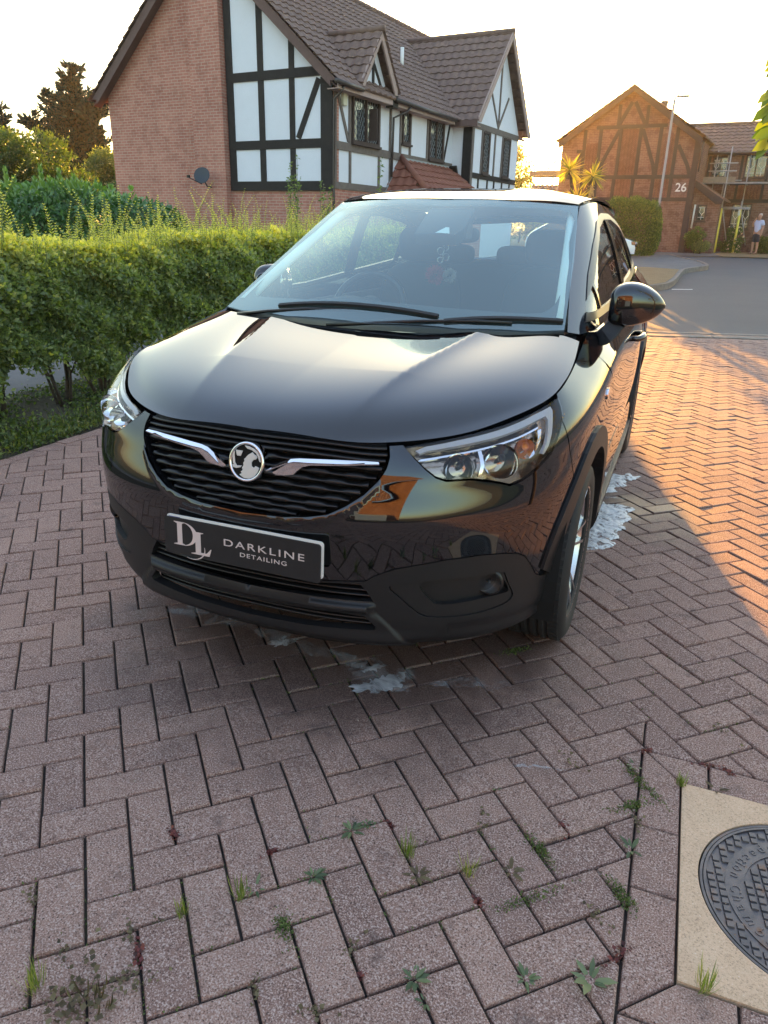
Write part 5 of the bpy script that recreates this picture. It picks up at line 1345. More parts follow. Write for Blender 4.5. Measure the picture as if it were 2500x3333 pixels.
# wing to the right
WYY=3.0
h.box('wing_wall',(EX1,WYY,-.6),(9.0,WYY+.25,Z(5.15)),brickB)
h.roof('wing_roof',(-1.0,WYY-.35,Z(5.15)),(1,0,0),(0,1.0,.62),10.4,2.75,tileA,sub=4)
h.roof('wing_roof',(9.4,WYY+4.3,Z(5.15)),(-1,0,0),(0,-1.0,.62),10.4,2.75,tileA,sub=4)
tube_obj('ridge_tiles',[(-1.0,WYY+1.98,Z(6.62)),(9.4,WYY+1.98,Z(6.62))],.09,tileA,HB)
tube_obj('gutter',[(.7,WYY-.42,Z(5.08)),(9.4,WYY-.42,Z(5.08))],.07,gutter_m,HB)
def bw(nm,x0,x1,z0,z1): h.box(nm,(x0,WYY-.05,Z(z0)),(x1,WYY,Z(z1)),tim2)
bw('timber_beam',EX1+.01,9,3.72,3.88);bw('timber_beam',EX1+.01,9,2.92,3.08)
for x in (.78,2.25,3.42,4.4): bw('timber_post',x-.06,x+.06,3.88,5.0)
for x in (1.7,2.2,3.35,3.9): bw('timber_post',x-.06,x+.06,3.08,3.72)
h.box('patterned_brick_panel',(2.28,WYY-.01,Z(3.10)),(3.28,WYY,Z(3.70)),brickC)
h.window('xz',.92,1.66,Z(4.06),Z(4.98),WYY,panes=2,lead_='leaf',sgn=-1);h.window('xz',2.40,3.36,Z(4.02),Z(5.02),WYY,panes=2,lead_='leaf',sgn=-1);h.window('xz',2.15,3.05,Z(1.72),Z(2.88),WYY,panes=2,lead_='leaf',sgn=-1);h.window('xz',4.0,5.2,Z(1.72),Z(2.88),WYY,panes=2,lead_='leaf',sgn=-1)
h.box('door',(1.30,WYY-.06,-.05),(1.85,WYY,Z(2.75)),simple('dark_door',(.05,.03,.03),.4))
# porch
h.xz('porch_wall',[(EX1,-.6),(1.86,-.6),(1.86,Z(2.92)),(EX1,Z(3.62))],.45,WYY,brickB)
h.xz('porch_roof',[(EX1-.05,Z(3.84)),(2.05,Z(2.98)),(2.05,Z(2.90)),(EX1-.05,Z(3.76))],.25,WYY-.02,tileA);h.xz('bargeboard',[(EX1,Z(3.78)),(2.0,Z(2.95)),(1.95,Z(2.75)),(1.70,Z(2.75)),(EX1,Z(3.50))],.22,.25,tim2)
h.window('xz',.92,1.32,Z(2.02),Z(2.74),.45,panes=1,lead_='leaf',sgn=-1)
tube_obj('drainpipe',[(.80,.40,Z(2.74)),(.78,.40,Z(1.7))],.04,frame_w,HB);tube_obj('drainpipe',[(.80,-.05,EZ-.1),(.76,-.12,EZ-.4),(.76,-.12,Z(4.1))],.04,gutter_m,HB)
# ---------------------------------------------------------------- house behind the photographer (seen in the car's paint)
HC=thing('neighbour_house','brick house with white garage door behind the photographer, reflected in the car','house',(-1.0,-10.5,0),R(170))
h=House(HC)
h.xz('front_wall',[(-6,-.1),(6,-.1),(6,4.9),(-6,4.9)],0,.25,brickB)
h.roof('roof',(-6.4,-.4,4.8),(1,0,0),(0,1,.8),12.8,4.6,tileA,sub=4)
h.xz('garage_door',[(-4.8,0),(-2.2,0),(-2.2,2.15),(-4.8,2.15)],-.04,-.0,frame_w)
h.window('xz',.5,2.4,1.0,2.2,0,panes=3,mat=frame_w);h.window('xz',-1.5,-.2,3.1,4.2,0,panes=2,mat=frame_w);h.window('xz',2.8,4.6,3.1,4.2,0,panes=3,mat=frame_w)
h.box('door',(-1.2,-.05,0),(-.3,0,2.05),simple('painted_door',(.12,.03,.03),.4))

# ================================================================ VEGETATION
def leaf_mat(name,stops,transl=.35,rough=.5,spec=.4,tint=(.9,1,.3)):
    b=NB(name);at=b.n('ShaderNodeAttribute',attribute_name='rnd');col_=b.ramp(at.outputs['Fac'],stops)
    p=b.n('ShaderNodeBsdfPrincipled');b.l(col_,p.inputs['Base Color']);p.inputs['Roughness'].default_value=rough;p.inputs['Specular IOR Level'].default_value=spec
    t=b.n('ShaderNodeBsdfTranslucent');tc=b.mix(1.0,col_,tint,'MULTIPLY');g=b.mix(1.0,tc,(2.6,2.6,2.0),'MULTIPLY');b.l(g,t.inputs[0])
    m=b.n('ShaderNodeMixShader');m.inputs[0].default_value=transl;b.l(p.outputs[0],m.inputs[1]);b.l(t.outputs[0],m.inputs[2]);b.l(m.outputs[0],b.out.inputs[0]);return b.m
def leaf_mesh(name,P,D,N,L,W,rnd,mat,parent=None,fold=.25,curl=.0,seg=1):
    """P base (n,3), D direction, N normal hint; L, W arrays"""
    P=np.asarray(P,float);D=np.asarray(D,float);D/=np.linalg.norm(D,axis=1,keepdims=True)
    S_=np.cross(D,N);S_/=np.maximum(np.linalg.norm(S_,axis=1,keepdims=True),1e-6);U=np.cross(S_,D)
    L=np.asarray(L)[:,None]*np.ones((len(P),1));W=np.asarray(W)[:,None]*np.ones((len(P),1));n=len(P)
    if seg==1:
        pts=[P,P+D*L*.5+S_*W*.5+U*W*fold,P+D*L-U*L*curl,P+D*L*.5-S_*W*.5+U*W*fold]
        V=np.stack(pts,1).reshape(-1,3);F=(np.arange(n)[:,None]*4+np.array([0,1,2,0,2,3])).reshape(-1,3);k=2
    else:
        pts=[P,P+D*L*.28+S_*W*.42+U*W*fold,P+D*L*.65+S_*W*.5+U*(W*fold-L*curl*.4),P+D*L-U*L*curl,P+D*L*.65-S_*W*.5+U*(W*fold-L*curl*.4),P+D*L*.28-S_*W*.42+U*W*fold,P+D*L*.3,P+D*L*.65-U*L*curl*.35]
        V=np.stack(pts,1).reshape(-1,3);F=(np.arange(n)[:,None]*8+np.array([0,1,6, 1,2,7, 1,7,6, 2,3,7, 3,4,7, 4,5,6, 4,6,7, 5,0,6])).reshape(-1,3);k=8
    me=bpy.data.meshes.new(name);me.vertices.add(len(V));me.vertices.foreach_set('co',V.ravel());m=len(F)
    me.loops.add(m*3);me.loops.foreach_set('vertex_index',F.ravel().astype(np.int32));me.polygons.add(m);me.polygons.foreach_set('loop_start',np.arange(0,m*3,3,dtype=np.int32));me.polygons.foreach_set('loop_total',np.full(m,3,np.int32))
    me.materials.append(mat);me.update(calc_edges=True)
    at=me.attributes.new('rnd','FLOAT','FACE');at.data.foreach_set('value',np.repeat(np.asarray(rnd,float),k))
    return link(bpy.data.objects.new(name,me),parent)
def rdir(n,up=0.0):
    v=np.random.normal(size=(n,3));v[:,2]+=up;return v/np.linalg.norm(v,axis=1,keepdims=True)
bark=simple('grey_brown_bark',(.085,.065,.05),.9,var=.4,vs_=15,bump=.8,bs=60,bd=.01)
# ---- privet hedge
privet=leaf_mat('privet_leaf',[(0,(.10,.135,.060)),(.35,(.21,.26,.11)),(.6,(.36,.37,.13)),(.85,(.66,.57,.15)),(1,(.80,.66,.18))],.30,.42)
HP=thing('privet_hedge','long clipped privet hedge with yellow green new shoots on top, left of the black car','hedge',(0,0,0))
np.random.seed(11)
def topz(y): return 1.24+.02*np.sin(y*3.1)+.03*np.sin(y*1.3+1)+np.clip((y-4.5)*.02,0,.08)
def hedge_leaves():
    P=[];NN=[]
    def lump(y,z): return .045*np.sin(y*4.3+1.7*np.sin(z*5))+.030*np.sin(y*9.1+z*7+2)+.03*np.sin(z*17+y*5)+.03*np.sin(y*23+z*9)*np.sin(z*21)
    # face (x=-3.25 side) ; density falls with distance
    for (ya,yb,n) in ((.2,1.6,8000),(1.6,3.2,32000),(3.2,5.2,28000),(5.2,8.0,20000),(8.0,11.0,8000)):
        y=np.random.uniform(ya,yb,n);z=.18+(topz(y)-.18)*np.random.uniform(0,1,n)**.85
        x=-3.28+lump(y,z)-np.abs(np.random.normal(0,.10,n))-.12*np.clip((z-.95)/.3,0,1)**2
        # ragged lower edge with arches between stems
        lowz=.29+.16*np.sin(y*5.2+.8)+.09*np.sin(y*11+2);keep=z>lowz+np.random.normal(0,.05,n);P.append(np.stack([x,y,z],1)[keep])
    for (ya,yb,n) in ((.2,3.2,9000),(3.2,8,13000),(8,11,4500)):
        y=np.random.uniform(ya,yb,n);x=np.random.uniform(-4.05,-3.38,n);z=topz(y)+lump(x*2,y)*.5-np.abs(np.random.normal(0,.06,n));P.append(np.stack([x,y,z],1))
    n=9000;y=np.random.uniform(.2,11,n);z=np.random.uniform(.5,1.2,n);P.append(np.stack([-4.1+np.random.normal(0,.06,n),y,z],1))
    return np.concatenate(P)
P=hedge_leaves();n=len(P)
dist=np.linalg.norm(P-np.array([1.08,-1.65,1.4]),axis=1)
D=rdir(n,.35);D[:,0]+=.35;Nn_=rdir(n,.9);Nn_[:,0]+=.5
L=np.random.uniform(.034,.054,n)*np.clip(dist/7,1,1.3);
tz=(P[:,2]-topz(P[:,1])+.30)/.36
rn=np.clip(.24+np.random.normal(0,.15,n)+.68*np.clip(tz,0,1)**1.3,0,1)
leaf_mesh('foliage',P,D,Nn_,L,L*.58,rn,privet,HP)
# upright shoots
SP=[];SD_=[];SN=[];SL=[];SR=[];M_=MB()
rs_=random.Random(4)
def shoot(x,y,z0,h,s=1.0,lean=(0,0),ll=.034):
    k=int(h/.022)+2;pts=[]
    for i in range(k):
        t=i/(k-1);p_=Vector((x+lean[0]*h*t*t,y+lean[1]*h*t*t,z0+h*t));pts.append(p_)
        a=i*math.pi/2+rs_.uniform(-.3,.3)
        for sg in (0,math.pi):
            d=Vector((math.cos(a+sg),math.sin(a+sg),.75));sz=ll*(1-.55*t)*rs_.uniform(.85,1.15)*s
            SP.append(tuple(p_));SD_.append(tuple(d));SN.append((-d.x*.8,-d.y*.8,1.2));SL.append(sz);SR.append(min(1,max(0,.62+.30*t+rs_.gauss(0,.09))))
    M_.tube([pts[0]-Vector((0,0,.1)),pts[len(pts)//2],pts[-1]],[.0028,.002,.001],4)
for i in range(1150):
    y=.4+10.4*rs_.random()**1.0;x=rs_.uniform(-4.0,-3.3);h=(abs(rs_.gauss(.07,.10))+.04)*(.55+.75*abs(math.sin(y*2.1)+.6*math.sin(y*5.3)))
    if rs_.random()<.10: h+=rs_.uniform(.08,.20)
    shoot(x,y,float(topz(y))-.03,h,lean=(rs_.uniform(-.4,.4),rs_.uniform(-.5,.5)))
for x,y,h in ((-3.6,2.55,.40),(-3.7,2.75,.34),(-3.7,2.2,.36),(-3.65,3.55,.36),(-3.75,3.9,.34),(-3.7,4.5,.40),(-3.6,5.9,.30),(-3.7,7.6,.42),(-3.8,7.9,.34),(-3.75,7.3,.35),(-3.6,8.2,.36),(-3.8,8.5,.26),(-3.75,3.2,.28)): shoot(x,y,1.22,h,1.15,(rs_.uniform(-.1,.1),rs_.uniform(-.1,.1)),.042)
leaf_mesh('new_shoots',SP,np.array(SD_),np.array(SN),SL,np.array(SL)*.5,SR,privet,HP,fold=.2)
M_.build('shoot_stems',simple('green_stem',(.16,.19,.06),.7),HP)
# stems
M_=MB();by=.5
rs_=random.Random(8)
while by<10.5:
    bx=-3.50+rs_.uniform(-.12,.12);nst=rs_.randint(5,10)
    for k in range(nst):
        a=rs_.uniform(0,6.28);r_=rs_.uniform(.02,.07);sp=rs_.uniform(.08,.34);h=rs_.uniform(.5,.95)
        p0=Vector((bx+r_*math.cos(a),by+r_*math.sin(a),-.02));p1=p0+Vector((sp*.22*math.cos(a)-.03,sp*.45*math.sin(a),h*.4));p2=p0+Vector((sp*.35*math.cos(a)-.12,sp*1.1*math.sin(a),h))
        M_.tube([p0,p1,p2],[rs_.uniform(.010,.017),.010,.006],6)
        if rs_.random()<.7: M_.tube([p1,p1+Vector((rs_.uniform(-.15,.05),rs_.uniform(-.25,.25),.3))],[.007,.003],5)
    by+=rs_.uniform(.36,.55)
M_.build('stems',bark,HP,True)
# ---- ground cover in the strip
gc=leaf_mat('ground_ivy_leaf',[(0,(.035,.055,.015)),(.5,(.09,.13,.035)),(.8,(.20,.24,.06)),(.93,(.30,.22,.10)),(1,(.38,.20,.09))],.2,.5)
n=20000;y=np.random.uniform(.6,6.5,n);x=-4.1+1.42*np.random.uniform(0,1,n)**.75;pn=np.sin(x*7+3*np.sin(y*2))+np.sin(y*6+1.3*x)+np.random.normal(0,.5,n);k=pn>-.6
x,y=x[k],y[k];n=len(x);z=np.abs(np.random.normal(0,.022,n))+.005*(x<-2.8);D=rdir(n,.25);Nn_=rdir(n,2.0);L=np.random.uniform(.015,.038,n);k=(x<-2.70)|(np.random.rand(n)<.15);
o=leaf_mesh('ground_cover',np.stack([x,y,z],1)[k],D[k],Nn_[k],L[k],L[k]*.75,np.clip(np.random.beta(2,3,n),0,1)[k],gc);tag(o,kind='stuff')
grass_m=leaf_mat('grass_blade',[(0,(.06,.09,.02)),(.6,(.14,.19,.045)),(1,(.34,.30,.12))],.3,.5)
n=5000;y=np.random.uniform(.8,6,n);x=-2.74-np.abs(np.random.normal(0,.22,n));D=rdir(n,1.6);L=np.random.uniform(.03,.075,n)
o=leaf_mesh('grass_tufts',np.stack([x,y,np.full(n,-.005)],1),D,rdir(n),L,np.full(n,.0035),np.random.rand(n),grass_m,fold=.05,curl=.2);tag(o,kind='stuff')
# ---- laurel hedge
laurel=leaf_mat('laurel_leaf',[(0,(.035,.09,.028)),(.5,(.07,.15,.045)),(.8,(.14,.24,.06)),(1,(.26,.38,.09))],.15,.35,.5)
HL=thing('laurel_hedge','dense dark green laurel hedge with large glossy leaves behind the privet hedge','hedge',(0,0,0))
def box_shell(n,c,r,rz):
    """points on/in a rounded box shell"""
    P=[]
    v=np.random.normal(size=(n,3));p_=3.2;q=(np.abs(v)**p_).sum(1)**(1/p_);v/=q[:,None];v*=(1-np.abs(np.random.normal(0,.13,n)))[:,None];v=v*np.array(r)
    cz,sz=math.cos(rz),math.sin(rz);return np.stack([c[0]+v[:,0]*cz-v[:,1]*sz,c[1]+v[:,0]*sz+v[:,1]*cz,c[2]+v[:,2]],1),v/np.array(r)
P,vn=box_shell(30000,(-10.9,9.7,.85),(3.55,1.0,1.10),R(0));P[:,2]+=.07*np.sin(P[:,0]*3.1)+.05*np.sin(P[:,0]*7.3)
k=P[:,2]>0;P=P[k];vn=vn[k];n=len(P);D=vn*.6+rdir(n,.25)*.9;L=np.random.uniform(.09,.14,n)
leaf_mesh('foliage',P,D,rdir(n,1.2)+vn,L,L*.38,np.clip(np.random.normal(.4,.2,n)+.35*(vn[:,2]>.8),0,1),laurel,HL,fold=.12,curl=.12,seg=2)
SP=[];SD_=[];SN=[];SL=[];rs_=random.Random(9)
for i in range(60):
    x=rs_.uniform(-14,-8.5);y=rs_.uniform(8.9,10);h=rs_.uniform(.05,.20) if i>6 else rs_.uniform(.28,.40)
    if i<=6: x=(-13.4,-12.6,-11.3,-10.3,-9.5,-9.1,-12.0)[i];y=8.9
    m=int(h/.035)+2
    for j in range(m):
        t=j/m;a=j*2.4
        for sg in (0,3.14): SP.append((x,y,1.88+h*t));SD_.append((math.cos(a+sg)*.6,math.sin(a+sg)*.6,1.0));SN.append((math.cos(a+sg),math.sin(a+sg),-.2));SL.append(.13*(1-.35*t))
n=len(SP);leaf_mesh('new_shoots',SP,np.array(SD_),np.array(SN),SL,np.array(SL)*.38,np.random.uniform(.72,1,n),laurel,HL,fold=.12,curl=.05,seg=2)
M_=MB()
for x in np.arange(-14,-7.6,.6): M_.tube([(x,9.7,0),(x+.1,9.7,.8),(x-.05,9.6,1.5)],[.03,.02,.01],5)
M_.build('stems',bark,HL)
# ---- generic crown
def crown(parent,name,mat,centres,radii,n,leaf,seed,flat=.0,rr_=(0,1),aspect=.55,up=.2,sun_top=0.,core=.45):
    rg=np.random.RandomState(seed);centres=np.array(centres,float);radii=np.array(radii,float);w_=radii**2;idx=rg.choice(len(centres),n,p=w_/w_.sum())
    v=rg.normal(size=(n,3));v/=np.linalg.norm(v,axis=1,keepdims=True);r_=core+(1-core)*rg.rand(n)**.6;r_*=(1+.22*np.sin(v[:,0]*7+idx)*np.sin(v[:,1]*6+idx*2)*np.sin(v[:,2]*8+idx))
    P=centres[idx]+v*(radii[idx]*r_)[:,None]*np.array([1,1,.88]);D=v*.5+rg.normal(size=(n,3))*.7;D[:,2]+=up;N_=rg.normal(size=(n,3))*.6+np.array([0,0,1]);L=rg.uniform(.7,1.3,n)*leaf
    cz=(P[:,2]-centres[:,2].min())/(np.ptp(P[:,2])+1e-6)
    rn=np.clip(rg.beta(2,2.5,n)*(rr_[1]-rr_[0])+rr_[0]+sun_top*np.clip(cz-.72,0,1)*2,0,1)  # sunlight on the bush tops is put into the leaf colour
    return leaf_mesh(name,P,D,N_,L,L*aspect,rn,mat,parent)
def clumps(c,r,n,seed,rc=(.25,.5),sq=(1,1,1)):
    rg=np.random.RandomState(seed);out=[];rad=[]
    for i in range(n):
        v=rg.normal(size=3);v/=np.linalg.norm(v);q=rg.rand()**.4
        out.append(np.array(c)+v*q*np.array(r)*(1-.35*rc[0])*np.array(sq));rad.append(rg.uniform(*rc)*np.mean(r))
    return out,rad
def limbs(parent,base,top,cs,r0,seed,mat=bark,n=10):
    M_=MB();rg=random.Random(seed);b_=Vector(base);t_=Vector(top);M_.tube([b_,b_.lerp(t_,.5)+Vector((.05,0,0)),t_],[r0,r0*.75,r0*.4],8)
    for c in rg.sample(list(cs),min(n,len(cs))):
        s_=b_.lerp(t_,rg.uniform(.35,.9));c=Vector(c);M_.tube([s_,s_.lerp(c,.5)+Vector((0,0,.1)),c],[r0*.4,r0*.22,r0*.08],5)
    M_.build('trunk',mat,parent,True)
bush_m=leaf_mat('green_bush_leaf',[(0,(.030,.060,.022)),(.5,(.070,.115,.040)),(.8,(.16,.22,.06)),(1,(.45,.38,.06))],.3,.55)
BU=thing('round_bush','tall round leafy green bush with yellow sunlight coloured into its tips, left edge below the conifers','bush',(-22.3,20.5,gz1(20.5)))
cs,rd=clumps((0,0,2.0),(2.6,2.2,2.3),26,3,(.30,.42));cs=[c for c in cs];crown(BU,'foliage',bush_m,cs,rd,42000,.13,5,sun_top=.75,rr_=(0,.75));limbs(BU,(0,0,0),(0,0,2.0),cs,.12,4)
BU2=thing('small_bush','rounded grey green bush with golden sunlight coloured into its top against the corner of the brick house','bush',(-22.9,26.5,gz1(26.5)))
g2=leaf_mat('grey_green_leaf',[(0,(.06,.09,.045)),(.6,(.13,.17,.08)),(.85,(.22,.25,.09)),(1,(.62,.42,.06))],.3,.6)
cs,rd=clumps((0,0,1.9),(1.7,1.4,1.75),18,13,(.32,.42));crown(BU2,'foliage',g2,cs,rd,22000,.12,15,sun_top=.8,rr_=(0,.72));limbs(BU2,(0,0,0),(0,0,1.6),cs,.08,14)
con=leaf_mat('conifer_spray',[(0,(.005,.026,.024)),(.6,(.008,.042,.038)),(1,(.018,.062,.05))],.0,.95,.0)
dark_bark=simple('dark_bark',(.007,.015,.011),.95,spec=0)
def conifer(name,label,loc,H,spread,seed,tops,group='conifers behind the left hedges'):
    t=thing(name,label,'tree',loc,0,group);rg=random.Random(seed);P=[];D=[];LL=[];M_=MB()
    for (tx,ty,th) in tops:
        M_.tube([(0,0,0),(tx*.4,ty*.4,th*.35),(tx,ty,th)],[.22,.15,.02],7)
        nb=int(70*th/H)
        for i in range(nb):
            f=rg.uniform(.20,1.0);z=th*f;a=rg.uniform(0,6.283);ln=spread*(1.03-f)**.75*rg.uniform(.45,1.1)*(.55 if len(tops)>1 else 1)+.25;q=tx*(.4+.6*f),ty*(.4+.6*f)
            s_=Vector((q[0]*f,q[1]*f,z));e=s_+Vector((ln*math.cos(a),ln*math.sin(a),ln*.55*rg.uniform(.5,1.3)));mid=s_.lerp(e,.55)-Vector((0,0,ln*.10))
            M_.tube([s_,mid,e],[.03,.018,.006],4)
            for j in range(int(42*ln)+22):
                u=rg.random()**.7;p_=s_.lerp(mid,u*2) if u<.5 else mid.lerp(e,u*2-1);d=(e-s_).normalized()
                P.append(tuple(p_+Vector((rg.gauss(0,.07),rg.gauss(0,.07),rg.gauss(0,.05)))));D.append((d.x+rg.gauss(0,.6),d.y+rg.gauss(0,.6),d.z+rg.gauss(.25,.45)));LL.append(rg.uniform(.26,.50))
    M_.build('trunk',dark_bark,t,True);n=len(P);np.random.seed(seed);leaf_mesh('foliage',P,np.array(D),rdir(n),LL,np.array(LL)*.28,np.random.rand(n),con,t,fold=.15)
conifer('conifer_tree','tall dark conifer with spiky uneven top between the bush and the brick house',(-32.3,34,gz1(34)),8.6,3.6,21,[(.9,0,8.6),(-1.2,.4,7.4),(-.1,.5,7.8),(2.2,.2,6.9),(-2.6,0,6.4),(1.3,.6,7.2)])
conifer('conifer_tree','dark feathery conifer cut by the left edge of the photo',(-34.0,29.5,gz1(29.5)),7.2,3.4,23,[(0,0,7.2),(1.4,.3,6.2),(-1.4,.3,6.6)])
# tree with the sun behind it
sun_m=leaf_mat('backlit_leaf',[(0,(.08,.10,.03)),(.5,(.16,.18,.05)),(1,(.42,.38,.10))],.5,.6)
TR=thing('sunlit_tree','backlit yellow green tree just right of the large timbered house','tree',(-20.4,90,gz1(90)))
cs,rd=clumps((0,0,5.6),(3.6,3.2,4.2),28,31,(.28,.42));crown(TR,'foliage',sun_m,cs,rd,18000,.24,32,rr_=(.1,1));limbs(TR,(0,0,0),(0,0,5.6),cs,.28,33)
HG2=thing('low_hedge','low green and yellow hedge below the far scaffolding','hedge',(-8.6,44,gz1(44)))
cs=[(x,0,.9+.15*math.sin(x*5)) for x in np.arange(-2.2,2.0,.45)];crown(HG2,'foliage',sun_m,cs,[.75]*len(cs),6000,.11,35,rr_=(.05,.8));limbs(HG2,(0,0,0),(0,0,.8),cs,.06,36)
# hedge at the right of the car (far side of the verge)
HR=thing('beech_hedge','bushy square green hedge in front of house 26, right of the black car roof','hedge',(-1.55,32.0,gz1(32)))
hm=leaf_mat('hedge_leaf',[(0,(.035,.065,.018)),(.5,(.075,.13,.035)),(1,(.20,.26,.07))],.3,.5)
P,vn=box_shell(26000,(-.1,.4,1.05),(1.38,1.15,1.22),0);P[:,2]+=.05*np.sin(P[:,0]*8)+.05*np.random.normal(size=len(P))*(vn[:,2]>.7);n=len(P);D=vn*.5+rdir(n,.5);L=np.random.uniform(.05,.10,n)
leaf_mesh('foliage',P,D,rdir(n,1),L,L*.6,np.random.beta(2,2.5,n),hm,HR);limbs(HR,(0,.3,0),(0,.3,1.2),[(x,.3,1.6) for x in (-.9,-.4,.1,.6)],.07,3)
# cabbage palm
PM_=thing('cabbage_palm','small cabbage palm with three spiky yellow green heads behind the car roof','palm tree',(-2.95,27,gz1(27)))
pl=leaf_mat('palm_blade',[(0,(.10,.12,.04)),(.5,(.26,.24,.07)),(1,(.60,.42,.13))],.4,.45)
heads=[(-.45,0,3.40,.62),(.37,.0,3.22,.60),(-.05,-.1,2.38,.72)]
M_=MB();P=[];D=[];LL=[];rg=random.Random(6);NNv=[]
for hx,hy,hz,hr in heads:
    hz-=gz1(27);M_.tube([(0,0,0),(hx*.25,hy*.3,hz*.45),(hx*.8,hy,hz-.25),(hx,hy,hz)],[.10,.07,.055,.06],8)
    for i in range(95):
        z=rg.uniform(-.75,1);a=rg.uniform(0,6.283);q=math.sqrt(1-z*z);P.append((hx,hy,hz));D.append((q*math.cos(a),q*math.sin(a),z));LL.append(hr*rg.uniform(.75,1.12));NNv.append((rg.gauss(0,.4),rg.gauss(0,.4),1))
M_.build('trunk',bark,PM_,True);n=len(P);leaf_mesh('foliage',P,np.array(D),np.array(NNv),LL,np.full(n,.048),np.random.rand(n),pl,PM_,fold=.2,curl=.14,seg=2)
M_=MB();
for i in range(60): M_.tube([(.30+rg.gauss(0,.03),0,2.75-gz1(27)+.25*rg.random()),(.36+rg.gauss(0,.10),rg.gauss(0,.08),2.45-gz1(27)+.5*rg.random())],[.012,.006],4)
M_.build('flower_spike',simple('palm_flower',(.55,.40,.20),.8),PM_)
# plants by house 26
def shrub(label,loc,r,h,seed,mat,n,leaf,flowers=None,cat='shrub',name='garden_shrub',grp='garden shrubs by house 26'):
    t=thing(name,label,cat,loc,0,grp);cs,rd=clumps((0,0,h*.5),(r,r*.8,h*.5),12,seed,(.35,.5));crown(t,'foliage',mat,cs,rd,n,leaf,seed+1);limbs(t,(0,0,0),(0,0,h*.5),cs,.03,seed)
    if flowers:
        rgx=np.random.RandomState(seed);c=np.array(cs);idx=rgx.randint(0,len(c),70);v=rgx.normal(size=(70,3));v/=np.linalg.norm(v,axis=1,keepdims=True);v[:,1]=-abs(v[:,1]);pp=c[idx]+v*np.array(rd)[idx][:,None]*1.02
        leaf_mesh('blossom',pp,rgx.normal(size=(70,3)),v,np.full(70,.11),np.full(70,.10),np.random.rand(70),flowers,t)
    return t
HM=Matrix.Translation((0,38,0))@Matrix.Rotation(R(-7.5),4,'Z')
def hb(x,y): p_=HM@Vector((x,y,0));return (p_.x,p_.y,gz1(p_.y)+.02)
white_f=leaf_mat('pink_white_blossom',[(0,(.55,.42,.40)),(1,(.75,.68,.62))],.2,.7)
shrub('dark leafy shrub against the porch wall of house 26',hb(1.15,-.1),.55,1.15,41,hm,3500,.07);shrub('light green low shrub before the porch of house 26',hb(1.45,-.55),.45,.65,43,g2,2500,.06)
shrub('shrub with pale pink blossom behind the yellow scaffold poles',hb(2.75,1.9),.55,1.35,45,hm,3000,.07,white_f);shrub('low dark shrub beside the man by house 26',hb(3.9,2.3),.7,.85,47,hm,3000,.07);shrub('low shrub between the two yellow scaffold poles',hb(2.2,2.0),.4,.6,49,hm,1500,.06)
# tall weeds in front of the left house
tw=leaf_mat('tall_weed_leaf',[(0,(.06,.10,.035)),(.6,(.14,.19,.07)),(1,(.28,.32,.12))],.3,.5)
for i,(x,y,h,sp,lb) in enumerate(((-4.72,9.0,2.38,.16,'tall leafy stem rising above the privet, left of its pair before the timbered house'),(-4.2,9.1,2.32,.14,'tall leafy stem next to the black corner post of the timbered house'),(-3.62,9.4,2.38,.05,'single thin leaning leafy shoot in front of the timbered house side'))):
    t=thing('tall_shrub',lb,'shrub',(x,y,0),0,'tall leafy stems before the timbered house');M_=MB();P=[];D=[];rg=random.Random(50+i)
    for k in range(9 if i<2 else 1):
        a=rg.uniform(0,6.28);q=rg.random()*sp;hh=h*rg.uniform(.62,1.0) if i<2 else h;ex=q*math.cos(a)+(.22 if i==2 else 0);p0=Vector((q*.3*math.cos(a),q*.3*math.sin(a),0));p1=Vector((ex,q*math.sin(a),hh));M_.tube([p0,p0.lerp(p1,.5)+Vector((rg.gauss(0,.04),0,0)),p1],[.009,.006,.002],5)
        for j in range(int(75*hh/2)):
            u=.45+.55*rg.random();p_=p0.lerp(p1,u);P.append(tuple(p_));D.append((rg.gauss(0,1),rg.gauss(0,1),rg.gauss(.3,.4)))
    M_.build('stem',simple('green_stem2',(.13,.15,.07),.7) if i==0 else bpy.data.materials['green_stem2'],t,True);n=len(P);L=np.random.uniform(.035,.065,n);leaf_mesh('leaves',P,np.array(D),rdir(n,1),L,L*.42,np.random.rand(n),tw,t,fold=.1,curl=.2)
# tree on the right whose leaves hang into the picture
fg=leaf_mat('broad_bright_leaf',[(0,(.07,.11,.03)),(.45,(.16,.22,.04)),(.75,(.38,.38,.05)),(1,(.60,.48,.04))],.45,.4,.5,tint=(1,.95,.35))
TF=thing('garden_tree','young tree right of the driveway, bright yellow green leaves hanging in at the upper right','tree',(3.3,1.0,0))
M_=MB();M_.tube([(0,0,0),(.05,.05,1.2),(0,.1,2.6),(.1,.1,4.0)],[.09,.075,.05,.02],10)
rg=random.Random(12);P=[];D=[];LL=[];NNv=[]
brs=[]
for i in range(34):
    a=rg.uniform(0,6.28);z=rg.uniform(1.3,3.9);ln=rg.uniform(.6,1.5)*(1.15-.18*z/2);s_=Vector((0,.05,z));e=s_+Vector((ln*math.cos(a),ln*math.sin(a),rg.uniform(-.25,.5)));
    if e.x+3.3<1.75 and e.z<2.6: continue
    brs.append((s_,e))
